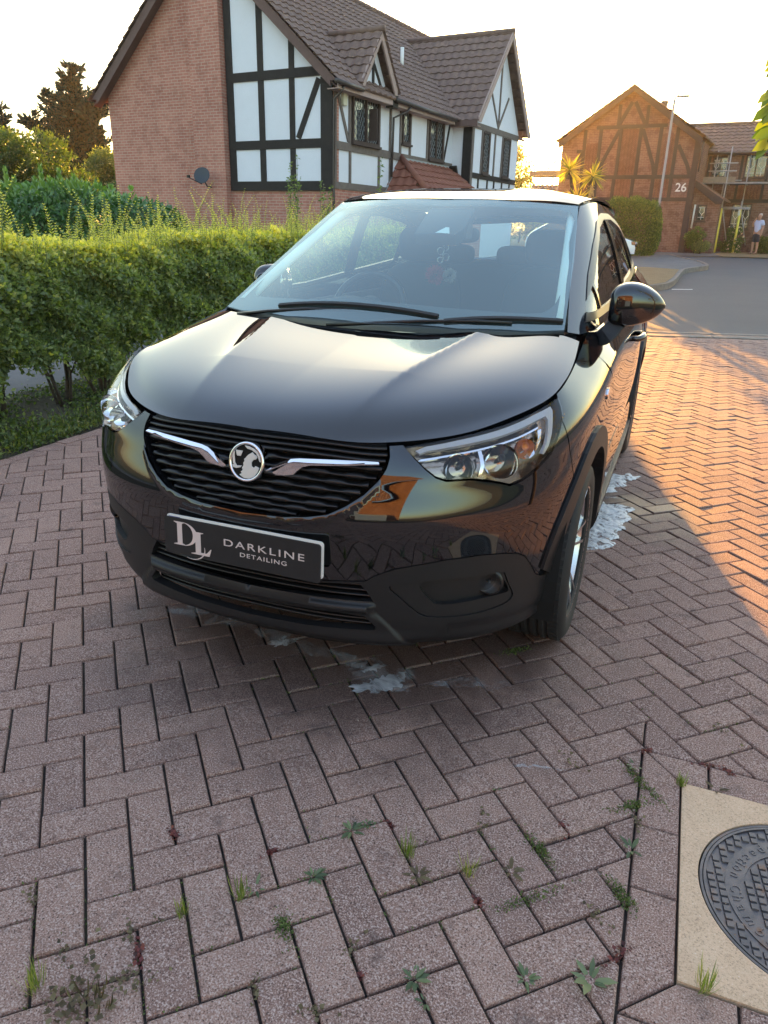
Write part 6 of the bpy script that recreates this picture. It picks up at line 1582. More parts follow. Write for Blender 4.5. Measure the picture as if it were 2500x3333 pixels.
# the branch that enters the frame
brs+= [(Vector((-.05,.05,2.1)),Vector((-1.95,.22,2.22))),(Vector((-1.2,.15,2.18)),Vector((-1.985,.20,1.80)))]
for s_,e in brs:
    M_.tube([s_,s_.lerp(e,.5)+Vector((0,0,.06)),e],[.018,.011,.004],5)
    ln=(e-s_).length
    for j in range(int(26*ln)):
        u=.2+.8*rg.random();p_=s_.lerp(e,u)+Vector((0,0,.05));p_+=Vector((rg.gauss(0,.05),rg.gauss(0,.06),rg.gauss(0,.05)))
        if (p_.x+3.3)<1.28 : continue
        P.append(tuple(p_));D.append((rg.gauss(0,.6),rg.gauss(0,.6),-.8+rg.gauss(0,.4)));LL.append(rg.uniform(.07,.11));NNv.append((rg.gauss(0,1),-1,rg.gauss(.3,.5)))
# leaves placed along the hanging twig
tw_=[(1.235,1.2,2.11),(1.238,1.2,2.05),(1.245,1.2,1.99),(1.255,1.2,1.93),(1.25,1.21,1.88),(1.25,1.2,1.83),(1.252,1.2,1.78),(1.258,1.2,1.735),(1.268,1.2,1.69)]
M_.tube([(x-3.3+.02,y-1,z) for x,y,z in tw_],.0035,5)
for i,(x,y,z) in enumerate(tw_*8):
    x+=rg.uniform(-.025,.02);q=rg.uniform(-.2,.35);P.append((x-3.3+.012,y-1+rg.uniform(-.03,.03),z+rg.uniform(-.02,.03)));D.append((-.75+rg.uniform(-.2,.5),rg.uniform(-.3,.3),-.65+q));LL.append(rg.uniform(.045,.075));NNv.append((.2+rg.gauss(0,.5),-1,.3+rg.gauss(0,.5)))
M_.build('trunk',bark,TF,True);n=len(P);leaf_mesh('foliage',P,np.array(D),np.array(NNv),LL,np.array(LL)*.42,np.random.rand(n),fg,TF,fold=.12,curl=.12,seg=2)
# ---- weeds in the joints
wg=leaf_mat('weed_leaf',[(0,(.05,.075,.04)),(.5,(.11,.145,.075)),(1,(.21,.25,.13))],.25,.5)
wr=leaf_mat('red_oxalis_leaf',[(0,(.05,.025,.022)),(.5,(.14,.035,.035)),(1,(.24,.07,.05))],.2,.6)
wb_=leaf_mat('brown_weed_leaf',[(0,(.05,.04,.025)),(.5,(.12,.09,.05)),(1,(.20,.17,.09))],.2,.7)
moss=leaf_mat('moss_green',[(0,(.05,.075,.02)),(1,(.14,.18,.05))],.1,.8)

WL=[('rosette', 'g', 0.518, -0.375, 0.05), ('sprig', 'g', 0.543, -0.343, 0.03), ('rosette', 'g', 0.492, -0.535, 0.045), ('grass', 'g', 0.674, -0.397, 0.06), ('rosette', 'b', 0.714, -0.438, 0.055), ('grass', 'y', 0.821, -0.392, 0.055), ('red', 'r', 0.864, -0.452, 0.025), ('rosette', 'b', 0.911, -0.342, 0.05), ('moss', 'm', 0.966, -0.403, 0.07), ('rosette', 'g', 0.79, -0.678, 0.05), ('rosette', 'g', 0.825, -0.712, 0.03), ('sprig', 'b', 0.995, -0.587, 0.05), ('red', 'r', 1.004, -0.153, 0.05), ('moss', 'm', 0.96, -0.249, 0.05), ('rosette', 'g', 0.815, -0.086, 0.03), ('sprig', 'b', 0.809, -0.214, 0.045), ('red', 'r', 0.361, -0.514, 0.03), ('rosette', 'g', 0.391, -0.623, 0.05), ('sprig', 'b', 0.648, -0.666, 0.04), ('red', 'r', 0.689, -0.711, 0.02), ('sprig', 'b', 0.639, -0.816, 0.05), ('moss', 'm', 0.719, 0.613, 0.05), ('red', 'r', 0.594, -0.321, 0.022), ('rosette', 'g', 1.169, -0.162, 0.055), ('moss', 'm', 1.179, 0.085, 0.06), ('moss', 'm', 1.158, -0.014, 0.05), ('grass', 'g', 1.278, 0.12, 0.05), ('rosette', 'b', 1.367, 0.143, 0.05), ('red', 'r', 1.181, 0.233, 0.03), ('red', 'r', 1.345, 0.236, 0.05), ('red', 'r', 1.398, 0.235, 0.04), ('red', 'r', 1.162, -0.469, 0.06), ('rosette', 'g', 1.118, -0.544, 0.085), ('rosette', 'g', 1.136, -0.573, 0.06), ('grass', 'y', 1.329, -0.48, 0.07), ('sprig', 'b', 0.994, 0.093, 0.06), ('rosette', 'g', 0.997, -0.59, 0.05), ('sprig', 'b', 1.106, -0.378, 0.05), ('rosette', 'g', 1.155, 0.154, 0.035), ('sprig', 'b', 1.384, 0.432, 0.06), ('sprig', 'b', 1.18, -0.073, 0.04), ('moss', 'm', 1.159, -0.309, 0.035), ('red', 'r', 0.118, -0.555, 0.035), ('red', 'r', 0.364, -0.513, 0.03), ('grass', 'g', 0.371, -0.65, 0.055), ('rosette', 'g', 0.388, -0.616, 0.05), ('grass', 'g', 0.277, -0.735, 0.045), ('sprig', 'b', -0.048, -0.827, 0.045), ('sprig', 'b', 0.097, -0.892, 0.04), ('red', 'r', 0.248, -0.842, 0.045), ('sprig', 'b', 0.197, -0.808, 0.045), ('sprig', 'b', 0.239, -0.776, 0.03), ('big', 'b', 0.213, -0.965, 0.11), ('sprig', 'b', 0.298, -0.898, 0.06), ('grass', 'y', 0.115, -0.983, 0.07), ('sprig', 'b', 0.505, -0.81, 0.04), ('rosette', 'g', 0.476, -0.551, 0.03), ('moss', 'm', 0.496, -0.682, 0.035), ('sprig', 'b', 0.262, -0.892, 0.05)]
UNIQ={0: 'dark green rosette with a trailing tail, highest green rosette in the middle paving', 1: 'thin green trailing sprig right against the highest dark green rosette', 2: 'green rosette in a bare joint, left of the straw tipped grass tuft', 3: 'straw tipped grass tuft growing right above a flat grey brown rosette', 4: 'flat grey brown rosette touching the foot of the straw tipped grass tuft', 5: 'yellow green grass tuft with orange dead leaves under it, left of the manhole', 6: 'tiny red sorrel patch just below the yellow green grass tuft', 7: 'grey green rosette at the upper end of a long green moss joint', 9: 'round dark green rosette nearest the bottom edge, left of centre', 10: 'small green sprout directly below the round dark green rosette', 36: 'upright blue green sprout near the bottom, between the round rosette and the largest weed', 12: 'red sorrel running down a joint left of the brick border, above the long moss', 14: 'small pale green rosette standing alone, nearest to the car of all rosettes', 15: 'dark withered two leaved sprig right of the small red sorrel in mid paving', 18: 'olive clover sprig left of the orange dead scrap near the bottom centre', 19: 'tiny rusty dead tuft under the olive clover sprig near the bottom centre', 20: 'brown clover sprig cut by the bottom edge, left of centre', 22: 'small red sorrel patch touching the tip of the highest green rosette tail', 23: 'pale green rosette touching the brick border, left of the manhole cover', 26: 'bushy grass tuft at the top left corner of the sandy manhole surround', 27: 'flat brown weed lying on the top edge of the sandy manhole surround', 28: 'red sorrel at the top corner of the brick border around the manhole', 29: 'red sorrel beside the upper edge of the manhole border, left one of a close pair', 30: 'red sorrel beside the upper edge of the manhole border, right one of a close pair', 31: 'largest red sorrel patch, at the lower left corner of the manhole border', 32: 'largest green broad leaved weed, below the largest red sorrel patch', 34: 'thin dry grass tuft at the lower edge of the sandy manhole surround', 35: 'dark withered trailing weed in the joint left of the top corner of the manhole border', 37: 'thin brown withered weed above the largest red sorrel patch', 38: 'small grey green rosette just below the top corner of the manhole border', 39: 'dark trailing weed farthest right, on a joint above the manhole surround', 40: 'thin trailing weed just above the pale rosette on the brick border', 42: 'dull red sorrel sprig in the left paving, higher than the grass tufts', 43: 'bright red sorrel sprig above the grey green rosette with the grass tuft', 44: 'green grass tuft growing against a grey green rosette, lower left paving', 45: 'grey green rosette growing against a green grass tuft, lower left paving', 46: 'small lone grass tuft between the dull red sorrel and the clover trail', 47: 'brown dead weed in the joint close to the left edge of the photo', 48: 'orange brown dead sprig below the brown weed near the left edge', 49: 'darkest red sorrel sprig at the head of the long clover trail', 50: 'dark clover sprig just above the darkest red sorrel, left one of two', 51: 'dark clover sprig just above the darkest red sorrel, right one of two', 52: 'big olive clover clump at the bottom left of the paving', 53: 'olive clover in the joint right of the big clover clump', 54: 'pale seeding grass tuft at the bottom left corner of the photo', 55: 'brown clover sprig midway between the big clover clump and the bottom centre', 58: 'small clover sprig touching the top of the big clover clump'}
np.random.seed(77);rg=random.Random(77)
def weed(kind,cc_,x,y,s,label,group):
    nm={'rosette':'rosette_weed','sprig':'trailing_weed','grass':'grass_tuft','red':'red_sorrel','big':'clover_clump'}[kind]
    P=[];D=[];NV=[];LL=[];WW=[]
    if kind=='rosette':
        n=rg.randint(8,12)
        for i in range(n): a=i*2.4+rg.uniform(-.3,.3);P.append((.004*math.cos(a),.004*math.sin(a),.002));D.append((math.cos(a),math.sin(a),rg.uniform(.15,.75)));NV.append((-math.cos(a)*.3,-math.sin(a)*.3,1));l=s*rg.uniform(.30,.75);LL.append(l);WW.append(l*rg.uniform(.22,.36))
        m=wg if cc_=='g' else wb_
    elif kind in('sprig','red','big'):
        n={'sprig':26,'red':48,'big':110}[kind];an=rg.uniform(0,3.14)
        for i in range(n):
            u=rg.gauss(0,.38)*s*(1.2 if kind!='big' else .8);v=rg.gauss(0,.13)*s*(2 if kind=='big' else 1);a=rg.uniform(0,6.28);P.append((u*math.cos(an)-v*math.sin(an),u*math.sin(an)+v*math.cos(an),rg.uniform(-.003,.22*s)));D.append((math.cos(a),math.sin(a),rg.uniform(0,.8)));NV.append((rg.gauss(0,.4),rg.gauss(0,.4),1));l=rg.uniform(.007,.013)*(1.4 if kind=='big' else 1);LL.append(l);WW.append(l*.8)
        m={'r':wr,'b':wb_,'g':wg}[cc_]
        if kind=='big':
            for i in range(14): a=rg.uniform(0,6.28);P.append((rg.gauss(.03,.02),rg.gauss(0,.02),0));D.append((math.cos(a)*.5,math.sin(a)*.5,1.2));NV.append((math.cos(a),math.sin(a),0));LL.append(rg.uniform(.03,.07));WW.append(.0022)
    elif kind=='grass':
        n=42
        for i in range(n): a=rg.uniform(0,6.28);t=rg.uniform(.15,.8);P.append((rg.gauss(0,.006),rg.gauss(0,.006),0));D.append((math.cos(a)*t,math.sin(a)*t,1));NV.append((math.cos(a),math.sin(a),0));LL.append(s*rg.uniform(.5,1.2));WW.append(.0020)
        m=grass_m
    n=len(P);o=leaf_mesh(nm,P,np.array(D),np.array(NV),LL,WW,np.clip(np.random.beta(2,2,n)+(0.25 if cc_=='y' else 0),0,1),m,fold=.12,curl=.15,seg=2 if kind in('rosette','grass') else 1)
    o.location=(x,y,-.004);tag(o,label,'weed',group)
for i,(k,c,x,y,s) in enumerate(WL):
    if k=='moss' or i not in UNIQ: continue
    if k=='red': s*=.75
    sh={'rosette':('small grey green rosette weed in a paving joint','small rosette weeds in the joints'),'sprig':('thin trailing brown green weed in a paving joint','trailing weeds in the joints'),'grass':('small tuft of grass in a paving joint','small grass tufts in the joints'),'red':('small patch of dark red sorrel in a paving joint','small red sorrel patches in the joints'),'big':('big olive clover clump','weeds')}[k]
    if i in UNIQ: weed(k,c,x,y,s,UNIQ[i],'weeds in the paving joints')
    else: weed(k,c,x,y,s,*sh)
# moss threads along joints (uncountable)
P=[]
for i,(k,c,x,y,s) in enumerate(WL):
    if k!='moss': continue
    ux,uy=(LU if rg.random()<.4 else LV_)
    for j in range(420): u=rg.gauss(0,.5)*s*1.3;v=rg.gauss(0,.008);P.append((x+ux*u-uy*v,y+uy*u+ux*v,rg.uniform(-.008,.007)))
for j in range(5200):
    u=rg.randint(-10,22);v=rg.randint(-16,8);t=rg.random();m=(u-v)%4
    a=(u+t,v) if rg.random()<.5 else (u,v+t)
    # only real joints: skip the middles of bricks
    if a[1]==v and ((u-v)%4==3+0 and False): continue
    x=LO[0]+UN*(a[0]*LU[0]+a[1]*LV_[0]);y=LO[1]+UN*(a[0]*LU[1]+a[1]*LV_[1])
    # horizontal line at (u..u+1, v): inside a vertical brick if brick (u,v-1) is vertical start -> no joint
    if a[1]==v and (u-(v-1))%4==3: continue
    if a[0]==u and ((u-1)-v)%4==0: continue
    if MX0-.01<x<MX1 and MY0<y<MY1: continue
    if math.sin(x*5+1.3*math.sin(y*4))+math.sin(y*6.1-x*2)+rg.gauss(0,.4)<.55 or y>.9: continue
    for q in range(3): P.append((x+rg.gauss(0,.004),y+rg.gauss(0,.004),rg.uniform(-.010,-.001)))
n=len(P);o=leaf_mesh('joint_moss',P,rdir(n,.8),rdir(n,1),np.random.uniform(.004,.009,n),np.full(n,.004),np.random.rand(n),moss);tag(o,kind='stuff')
# crumbs and dead bits lying in joints
P=[]
for j in range(900): P.append((rg.uniform(-1.6,2.2),rg.uniform(-1.1,1.2),.0005))
n=len(P);d=rdir(n);d[:,2]*=.15;L=np.random.uniform(.002,.007,n);o=leaf_mesh('litter',P,d,np.tile([0,0,1.],(n,1))+rdir(n)*.3,L,L*.7,np.random.rand(n),leaf_mat('dry_litter',[(0,(.05,.035,.025)),(.7,(.25,.17,.11)),(1,(.45,.38,.30))],.0,.8));tag(o,kind='stuff')

# ================================================================ STREET THINGS
galv=simple('galvanised_steel',(.34,.34,.35),.5,.6,var=.2);yel=simple('yellow_foam_sleeve',(.72,.62,.10),.6,var=.1,vs_=6);plank=weathered('scaffold_plank',(.26,.21,.16),.25)
lampm=simple('grey_painted_steel',(.30,.30,.29),.5,.3)
LP=thing('street_lamp','tall grey street lamp post in front of house 26, its head pointing right','street lamp',(-.58,34.2,gz1(34)))
tube_obj('post',[(0,0,0),(0,0,1.2),(0,0,1.25),(0,0,6.05)],[.075,.075,.055,.045],lampm,LP,12)
M_=MB();M_.tube([(0,0,6.02),(.02,0,6.12),(.12,0,6.17)],.035,8);M_.box((.08,-.09,6.13),(.55,.09,6.19));M_.build('lamp_head',lampm,LP,bevel=.02)
M_=MB();M_.box((.16,-.07,6.115),(.50,.07,6.129));M_.build('lamp_lens',simple('lamp_lens_white',(.6,.6,.55),.3),LP)
tube_obj('photocell',[(.12,0,6.18),(.12,0,6.30)],.02,lampm,LP)
# scaffolding in front of house 26
SC=thing('scaffolding','steel scaffolding with two yellow sleeved poles in front of house 26 near the man','scaffolding',(0,0,0));SC.matrix_world=HM@Matrix.Translation((0,0,0))
def sz(y): return gz1((HM@Vector((0,y,0))).y)
for x,y,zt,sl in ((1.88,1.3,5.25,1),(2.68,1.6,2.95,1),(1.15,2.6,5.2,0),(2.62,2.6,5.0,0),(1.62,2.7,5.1,0)):
    z0=sz(y);p_=tube_obj('upright_pole',[(x,y,z0),(x,y,zt)],.028,galv,SC)
    if sl: tube_obj('yellow_sleeve',[(x,y,z0+.02),(x,y,z0+2.0)],.055,yel,p_)
for x0,x1,y,z in ((1.02,2.25,1.25,4.55),(1.02,2.25,1.25,4.22),(.85,4.3,1.3,3.70),(1.75,3.1,1.35,2.66),(1.75,3.1,1.35,2.60),(1.0,2.4,2.65,3.9)): tube_obj('ledger_pole',[(x0,y,z),(x1,y,z)],.026,galv,SC)
for a,c in (((1.92,1.3,2.6),(2.3,1.5,1.2)),((2.70,1.6,2.6),(3.15,1.9,1.0)),((.80,1.2,3.72),(1.95,1.2,2.98)),((1.88,1.3,3.7),(1.88,2.7,3.7)),((2.68,1.6,3.7),(2.68,2.7,3.7))): tube_obj('brace_pole',[a,c],.024,galv,SC)
M_=MB();M_.box((.82,1.35,3.74),(2.25,1.38,3.98));M_.build('toe_board',plank,SC);M_=MB()
for i in range(5): M_.box((.82,1.42+i*.24,3.73),(4.2,1.64+i*.24,3.765))
M_.build('plank_deck',plank,SC)
M_=MB()
for q in range(4): M_.box((2.60,1.53,sz(1.6)+1.70+q*.07),(2.70,1.545,sz(1.6)+1.75+q*.07))
M_.build('scaffold_tag',simple('white_tag',(.7,.7,.68),.5),SC)
# far scaffolding in the gap
SF=thing('scaffolding','distant scaffolding with brown boarded deck in the gap left of house 26','scaffolding',(-7.4,45,0),R(-7.5))
for x in (-.85,-.05,.75):
    for y in (0,1.2): tube_obj('upright_pole',[(x,y,gz1(45)),(x,y,6.15 if x<.5 else 5.9)],.028,galv,SF)
for z in (4.75,5.15,5.6): 
    for y in (0,1.2): tube_obj('ledger_pole',[(-1.15,y,z),(1.15,y,z)],.026,galv,SF)
for a,c in (((-.85,0,3.6),(.75,0,4.6)),((-.05,0,4.75),(.75,0,5.6)),((.75,0,4.6),(.2,0,gz1(45))),((-.05,1.2,5.6),(.75,1.2,4.75))): tube_obj('brace_pole',[a,c],.022,galv,SF)
M_=MB();M_.box((-1.1,-.05,4.42),(1.0,-.01,4.66));M_.box((-1.1,0,4.38),(1.0,1.2,4.42));M_.build('plank_deck',plank,SF)
FH=thing('distant_house','low brown roofed building behind the far scaffolding','house',(-7.0,48,gz1(48)),R(-7.5))
h=House(FH);h.xz('wall',[(-2.2,0),(2,0),(2,2.6),(-2.2,2.2)],0,.2,brickB);h.roof('roof',(-2.4,-.3,2.3),(1,0,0),(0,1,.55),4.6,2.2,tileA,sub=4)
# ---- white parked car
whitep=NB('white_car_paint');p=whitep.pr((.75,.76,.77),.2,0,.5,1);whitep=whitep.m
WC=thing('white_car','white hatchback parked facing right, its nose showing beside the square green hedge','car',(-1.0,29.7,gz1(29.7)+.02),R(4))
# side profile, nose at +x (x back to -4.2)
top=[(0,.42),(-.02,.62),(-.12,.74),(-.55,.86),(-.95,.93),(-1.45,1.30),(-2.0,1.44),(-2.9,1.44),(-3.6,1.20),(-4.0,.95),(-4.15,.7),(-4.12,.35)]
W_=[(.56),(.66),(.74),(.80),(.82),(.66),(.60),(.60),(.62),(.74),(.78),(.74)]
V=[];F=[];secs=[]
for (x,z),wd in zip(top,W_):
    x2=x;zb=.25;mid=min(z,.85)
    ring=[(x2,-.80 if x2<-.15 else -.70,zb),(x2,-.86 if x2<-.2 else -.72,.45),(x2,-.86 if x2<-.3 else -.68,mid*.95),(x2-.02,-wd,z-.03),(x2,-wd*.6,z),(x2,0,z+.015),(x2,wd*.6,z),(x2-.02,wd,z-.03),(x2,.86 if x2<-.3 else .68,mid*.95),(x2,.86 if x2<-.2 else .72,.45),(x2,.80 if x2<-.15 else .70,zb)]
    secs.append(ring)
m=len(secs[0]);V=[Vector(v) for s_ in secs for v in s_]
for i in range(len(secs)-1):
    for k in range(m-1): F.append((i*m+k,(i+1)*m+k,(i+1)*m+k+1,i*m+k+1))
F.append(tuple(range(m)));F.append(tuple(reversed(range((len(secs)-1)*m,len(secs)*m))))
M_=MB();M_.add(V,F);bd=M_.build('body',whitep,WC,True);bd.modifiers.new('s','SUBSURF').render_levels=2
M_=MB()
for sg in (-1,1):
    M_.add([Vector((-1.05,sg*.80,.95)),Vector((-1.5,sg*.70,1.27)),Vector((-3.3,sg*.69,1.28)),Vector((-3.8,sg*.78,.98))],[(0,1,2,3) if sg<0 else (3,2,1,0)])
M_.build('side_glass',gloss_black,WC)
M_=MB();M_.add([Vector((-.93,-.70,.97)),Vector((-.93,.70,.97)),Vector((-1.42,.60,1.33)),Vector((-1.42,-.60,1.33))],[(0,1,2,3)]);M_.build('windscreen',gloss_black,WC)
for sg in (-1,1):
    M_=MB();M_.prism([(-.30,.60),(.02,.56),(.03,.66),(-.25,.73)],0,.05,Matrix(((1,0,0,-.05),(0,0,-sg,sg*.72),(0,1,0,0),(0,0,0,1))));hl=M_.build('headlight',hl_house,WC);M_=MB();M_.lathe([(.001,.01),(.05,.0),(.055,-.02)],14,Matrix(((0,0,1,.0),(0,1,0,sg*.58),(1,0,0,.63),(0,0,0,1))));M_.build('reflector',chrome,hl,True)
M_=MB();M_.box((-.03,-.40,.50),(.035,.40,.66));gr_=M_.build('grille',gloss_black,WC);M_=MB();M_.lathe([(.001,.01),(.06,.008),(.065,0)],16,Matrix(((0,0,1,.035),(0,1,0,0),(1,0,0,.60),(0,0,0,1))));M_.build('badge',chrome,gr_,True)
M_=MB();M_.box((-.05,-.55,.28),(.02,.55,.42));M_.build('lower_grille',satin_black,WC)
for x in (-.85,-3.4):
    for sg in (-1,1):
        Wt=bpy.data.objects.new('wheel',None);link(Wt,WC);T=Matrix.Translation((x,sg*.80,.30))@Matrix.Rotation(R(90)*-sg,4,'X')
        M_=MB();M_.lathe([(.2,.09),(.29,.09),(.31,.06),(.31,-.09),(.2,-.09)],28,T);M_.build('tyre',rubber,Wt,True);M_=MB();M_.lathe([(.001,.08),(.05,.085),(.15,.06),(.2,.09)],20,T);M_.build('rim',silver,Wt,True)
# ---- second white car seen through the rear window? (kept out: same car)
# ---- the man
skin=simple('skin',(.42,.24,.17),.6);shirt=simple('pale_blue_shirt',(.42,.50,.70),.85,var=.08,bump=.4,bs=30,bd=.01);short=simple('dark_shorts',(.035,.035,.045),.85,bump=.4,bs=30,bd=.01);hairm=simple('grey_white_hair',(.42,.40,.38),.8,bump=.6,bs=90);sandal=simple('brown_sandal',(.12,.07,.04),.7)
mp=HM@Vector((3.62,1.1,0));MZ=gz1(mp.y)+.03
MAN=thing('person','grey haired man in pale blue t-shirt and dark shorts, hand raised to his face','person',(mp.x,mp.y,MZ),R(-35))
def skinned(name,joints,edges,mat,parent,root=0,sub=2):
    me=bpy.data.meshes.new(name);me.from_pydata([j[:3] for j in joints],edges,[]);o=bpy.data.objects.new(name,me);link(o,parent)
    sk=o.modifiers.new('skin','SKIN');sk.use_smooth_shade=True
    for i,j in enumerate(joints):
        r_=j[3];me.skin_vertices[0].data[i].radius=(r_,j[4] if len(j)>4 else r_)
    me.skin_vertices[0].data[root].use_root=True
    sb=o.modifiers.new('sub','SUBSURF');sb.levels=sub;sb.render_levels=sub;me.materials.append(mat);return o
# faces -y (towards the camera side), x is his left
J=[(0,0,.93,.135,.11),(0,.0,1.15,.14,.11),(0,.01,1.33,.16,.105),(0,.0,1.47,.062,.062),(0,-.01,1.55,.058,.058),(0,-.02,1.60,.082,.092),(0,-.015,1.68,.085,.098),(0,-.0,1.74,.055,.065),
 (.17,.01,1.42,.06),(.235,.02,1.18,.044),(.25,-.05,.96,.034),(.25,-.08,.89,.030),
 (-.17,.01,1.42,.06),(-.25,-.04,1.20,.045),(-.16,-.20,1.38,.034),(-.09,-.16,1.50,.030),
 (.09,0,.86,.095),(.10,-.01,.50,.062),(.10,.03,.28,.055),(.10,.03,.09,.036),(.10,-.05,.04,.036),(.11,-.15,.025,.028),
 (-.09,0,.86,.095),(-.10,-.03,.50,.062),(-.10,.0,.28,.055),(-.10,.0,.09,.036),(-.10,-.08,.04,.036),(-.11,-.18,.025,.028)]
Ed=[(0,1),(1,2),(2,3),(3,4),(4,5),(5,6),(6,7),(2,8),(8,9),(9,10),(10,11),(2,12),(12,13),(13,14),(14,15),(0,16),(16,17),(17,18),(18,19),(19,20),(20,21),(0,22),(22,23),(23,24),(24,25),(25,26),(26,27)]
# fingers: chains from each hand
for hb_,dirs in ((11,(0,-.02,-1)),(15,(.35,.1,.9))):
    hx,hy,hz=J[hb_][:3];d=Vector(dirs).normalized();sd=d.cross(Vector((0,1,0))).normalized()
    for q,(o_,l_) in enumerate(((-.027,.065),(-.009,.075),(.009,.07),(.026,.055))):
        a=Vector((hx,hy,hz))+d*.035+sd*o_;b2=a+d*l_*.5+Vector((0,-.008,0));c2=b2+d*l_*.5+Vector((0,-.018,0));k=len(J);J+= [(*a,.010),(*b2,.009),(*c2,.007)];Ed+= [(hb_,k),(k,k+1),(k+1,k+2)]
    a=Vector((hx,hy,hz))+sd*.03;b2=a+sd*.025+d*.03;k=len(J);J+= [(*a,.011),(*b2,.009)];Ed+= [(hb_,k),(k,k+1)]
body=skinned('body',J,Ed,skin,MAN)
skinned('t_shirt',[(0,0,.90,.165,.135),(0,0,1.10,.168,.140),(0,.01,1.33,.185,.128),(0,0,1.44,.10,.08),(.17,.01,1.43,.082),(.225,.02,1.24,.078),(-.17,.01,1.43,.082),(-.235,-.03,1.25,.078)],[(0,1),(1,2),(2,3),(2,4),(4,5),(2,6),(6,7)],shirt,MAN)
skinned('shorts',[(0,0,.95,.155,.128),(0,0,.86,.150,.13),(.095,0,.74,.105),(.105,-.01,.50,.098),(-.095,0,.74,.105),(-.105,-.02,.50,.098)],[(0,1),(1,2),(2,3),(1,4),(4,5)],short,MAN)
skinned('hair',[(0,.035,1.63,.080,.075),(0,.025,1.72,.088,.092),(0,.0,1.775,.070,.075)],[(0,1),(1,2)],hairm,MAN)
M_=MB();M_.lathe([(.0005,.012),(.010,.008),(.013,0)],10,Matrix(((1,0,0,0),(0,0,-1,-.122),(0,1.5,0,1.645),(0,0,0,1))));M_.build('nose',skin,MAN,True)
for sg in (-1,1):
    M_=MB();M_.lathe([(.0005,.004),(.008,.002),(.010,-.004)],8,Matrix(((1,0,0,sg*.032),(0,0,-1,-.108),(0,.6,0,1.672),(0,0,0,1))));M_.build('eye',simple('dark_eye',(.03,.025,.02),.3) if sg<0 else bpy.data.materials['dark_eye'],MAN,True)
    M_=MB();M_.lathe([(.0005,.006),(.018,.004),(.024,-.004)],10,Matrix(((0,0,sg*1.0,sg*.088),(1*.6,0,0,-.01),(0,1.2,0,1.655),(0,0,0,1))));M_.build('ear',skin,MAN,True)
    M_=MB();M_.box((sg*.105-.05,-.20 if sg<0 else -.17,0),(sg*.105+.05,.07,.022));M_.box((sg*.105-.052,-.13 if sg<0 else -.10,.02),(sg*.105+.052,-.09 if sg<0 else -.06,.062));M_.build('sandal',sandal,MAN,bevel=.01)
M_=MB();M_.box((-.025,-.112,1.600),(.025,-.104,1.606));M_.build('mouth',simple('lip',(.25,.10,.08),.6),MAN)
from mathutils import noise as mnoise
# ---- soap foam and puddles on the paving
b=NB('soap_foam');p=b.pr((.80,.82,.83),.65);c_=b.co();n1=b.noise(c_,60,4);vo=b.n('ShaderNodeTexVoronoi');vo.inputs['Scale'].default_value=160;b.l(c_,vo.inputs['Vector']);b.l(b.ramp(n1.outputs[0],[(.3,(.30,.31,.32)),(.6,(.66,.68,.68))]),p.inputs['Base Color']);b.l(b.bump(vo.outputs['Distance'],.7,.003,b.bump(n1.outputs[0],.6,.006)),p.inputs['Normal']);foam=b.m
b=NB('foam_film');p=b.pr((.55,.57,.6),.35);c_=b.co();n1=b.noise(c_,9,6,.7);n1.inputs['Distortion'].default_value=1.2;tr=b.n('ShaderNodeBsdfTransparent');mx=b.n('ShaderNodeMixShader');b.l(b.ramp(n1.outputs[0],[(.42,(0,0,0)),(.72,(.5,.5,.5))]),mx.inputs[0]);b.l(tr.outputs[0],mx.inputs[1]);b.l(p.outputs[0],mx.inputs[2]);b.l(mx.outputs[0],b.out.inputs[0]);film=b.m
film2=film.copy();film2.name='thick_foam_film'
for nd in film2.node_tree.nodes:
    if nd.type=='VALTORGB': nd.color_ramp.elements[0].position=.30;nd.color_ramp.elements[1].color=(.85,.85,.85,1);nd.color_ramp.elements[1].position=.62
thickf=film.copy();thickf.name='patchy_foam'
for nd in thickf.node_tree.nodes:
    if nd.type=='VALTORGB': nd.color_ramp.elements[0].position=.36;nd.color_ramp.elements[1].color=(1,1,1,1);nd.color_ramp.elements[1].position=.50
    if nd.type=='TEX_NOISE': nd.inputs['Scale'].default_value=17
    if nd.type=='BSDF_PRINCIPLED': nd.inputs['Base Color'].default_value=(.68,.69,.69,1);nd.inputs['Roughness'].default_value=.6
def blobpoly(cx,cy,rx,ry,rot,seed,n=60,rough=.35,spikes=0):
    rg=random.Random(seed);ph=[rg.uniform(0,6.28) for _ in range(6)];out=[]
    for i in range(n):
        a=2*math.pi*i/n;r_=1+rough*(.5*math.sin(2*a+ph[0])+.3*math.sin(3*a+ph[1])+.28*math.sin(5*a+ph[2])+.22*math.sin(9*a+ph[3])+.16*math.sin(17*a+ph[4]))
        x=rx*r_*math.cos(a);y=ry*r_*math.sin(a);out.append((cx+x*math.cos(rot)-y*math.sin(rot),cy+x*math.sin(rot)+y*math.cos(rot)))
    return out
def foam_patch(poly,mat,h,nm,z0=.0):
    poly=[(x+.012*mnoise.noise(Vector((x*60,y*60,5))),y+.012*mnoise.noise(Vector((x*60,y*60,9)))) for x,y in resample(smooth_poly(poly,sub=4).tolist(),.006)];V,F=tri_region(poly,[],.009);B=np.array(poly);P=[]
    for x,y in V:
        d=np.sqrt(((B-np.array([x,y]))**2).sum(1)).min();P.append((x,y,z0+h*min(1,(d/.03))**.5*(.55+.9*abs(mnoise.noise(Vector((x*28,y*28,1))))+.5*abs(mnoise.noise(Vector((x*80,y*80,3)))))))
    o=mesh_obj(nm,P,F,mat,None,True);return tag(o,kind='stuff')
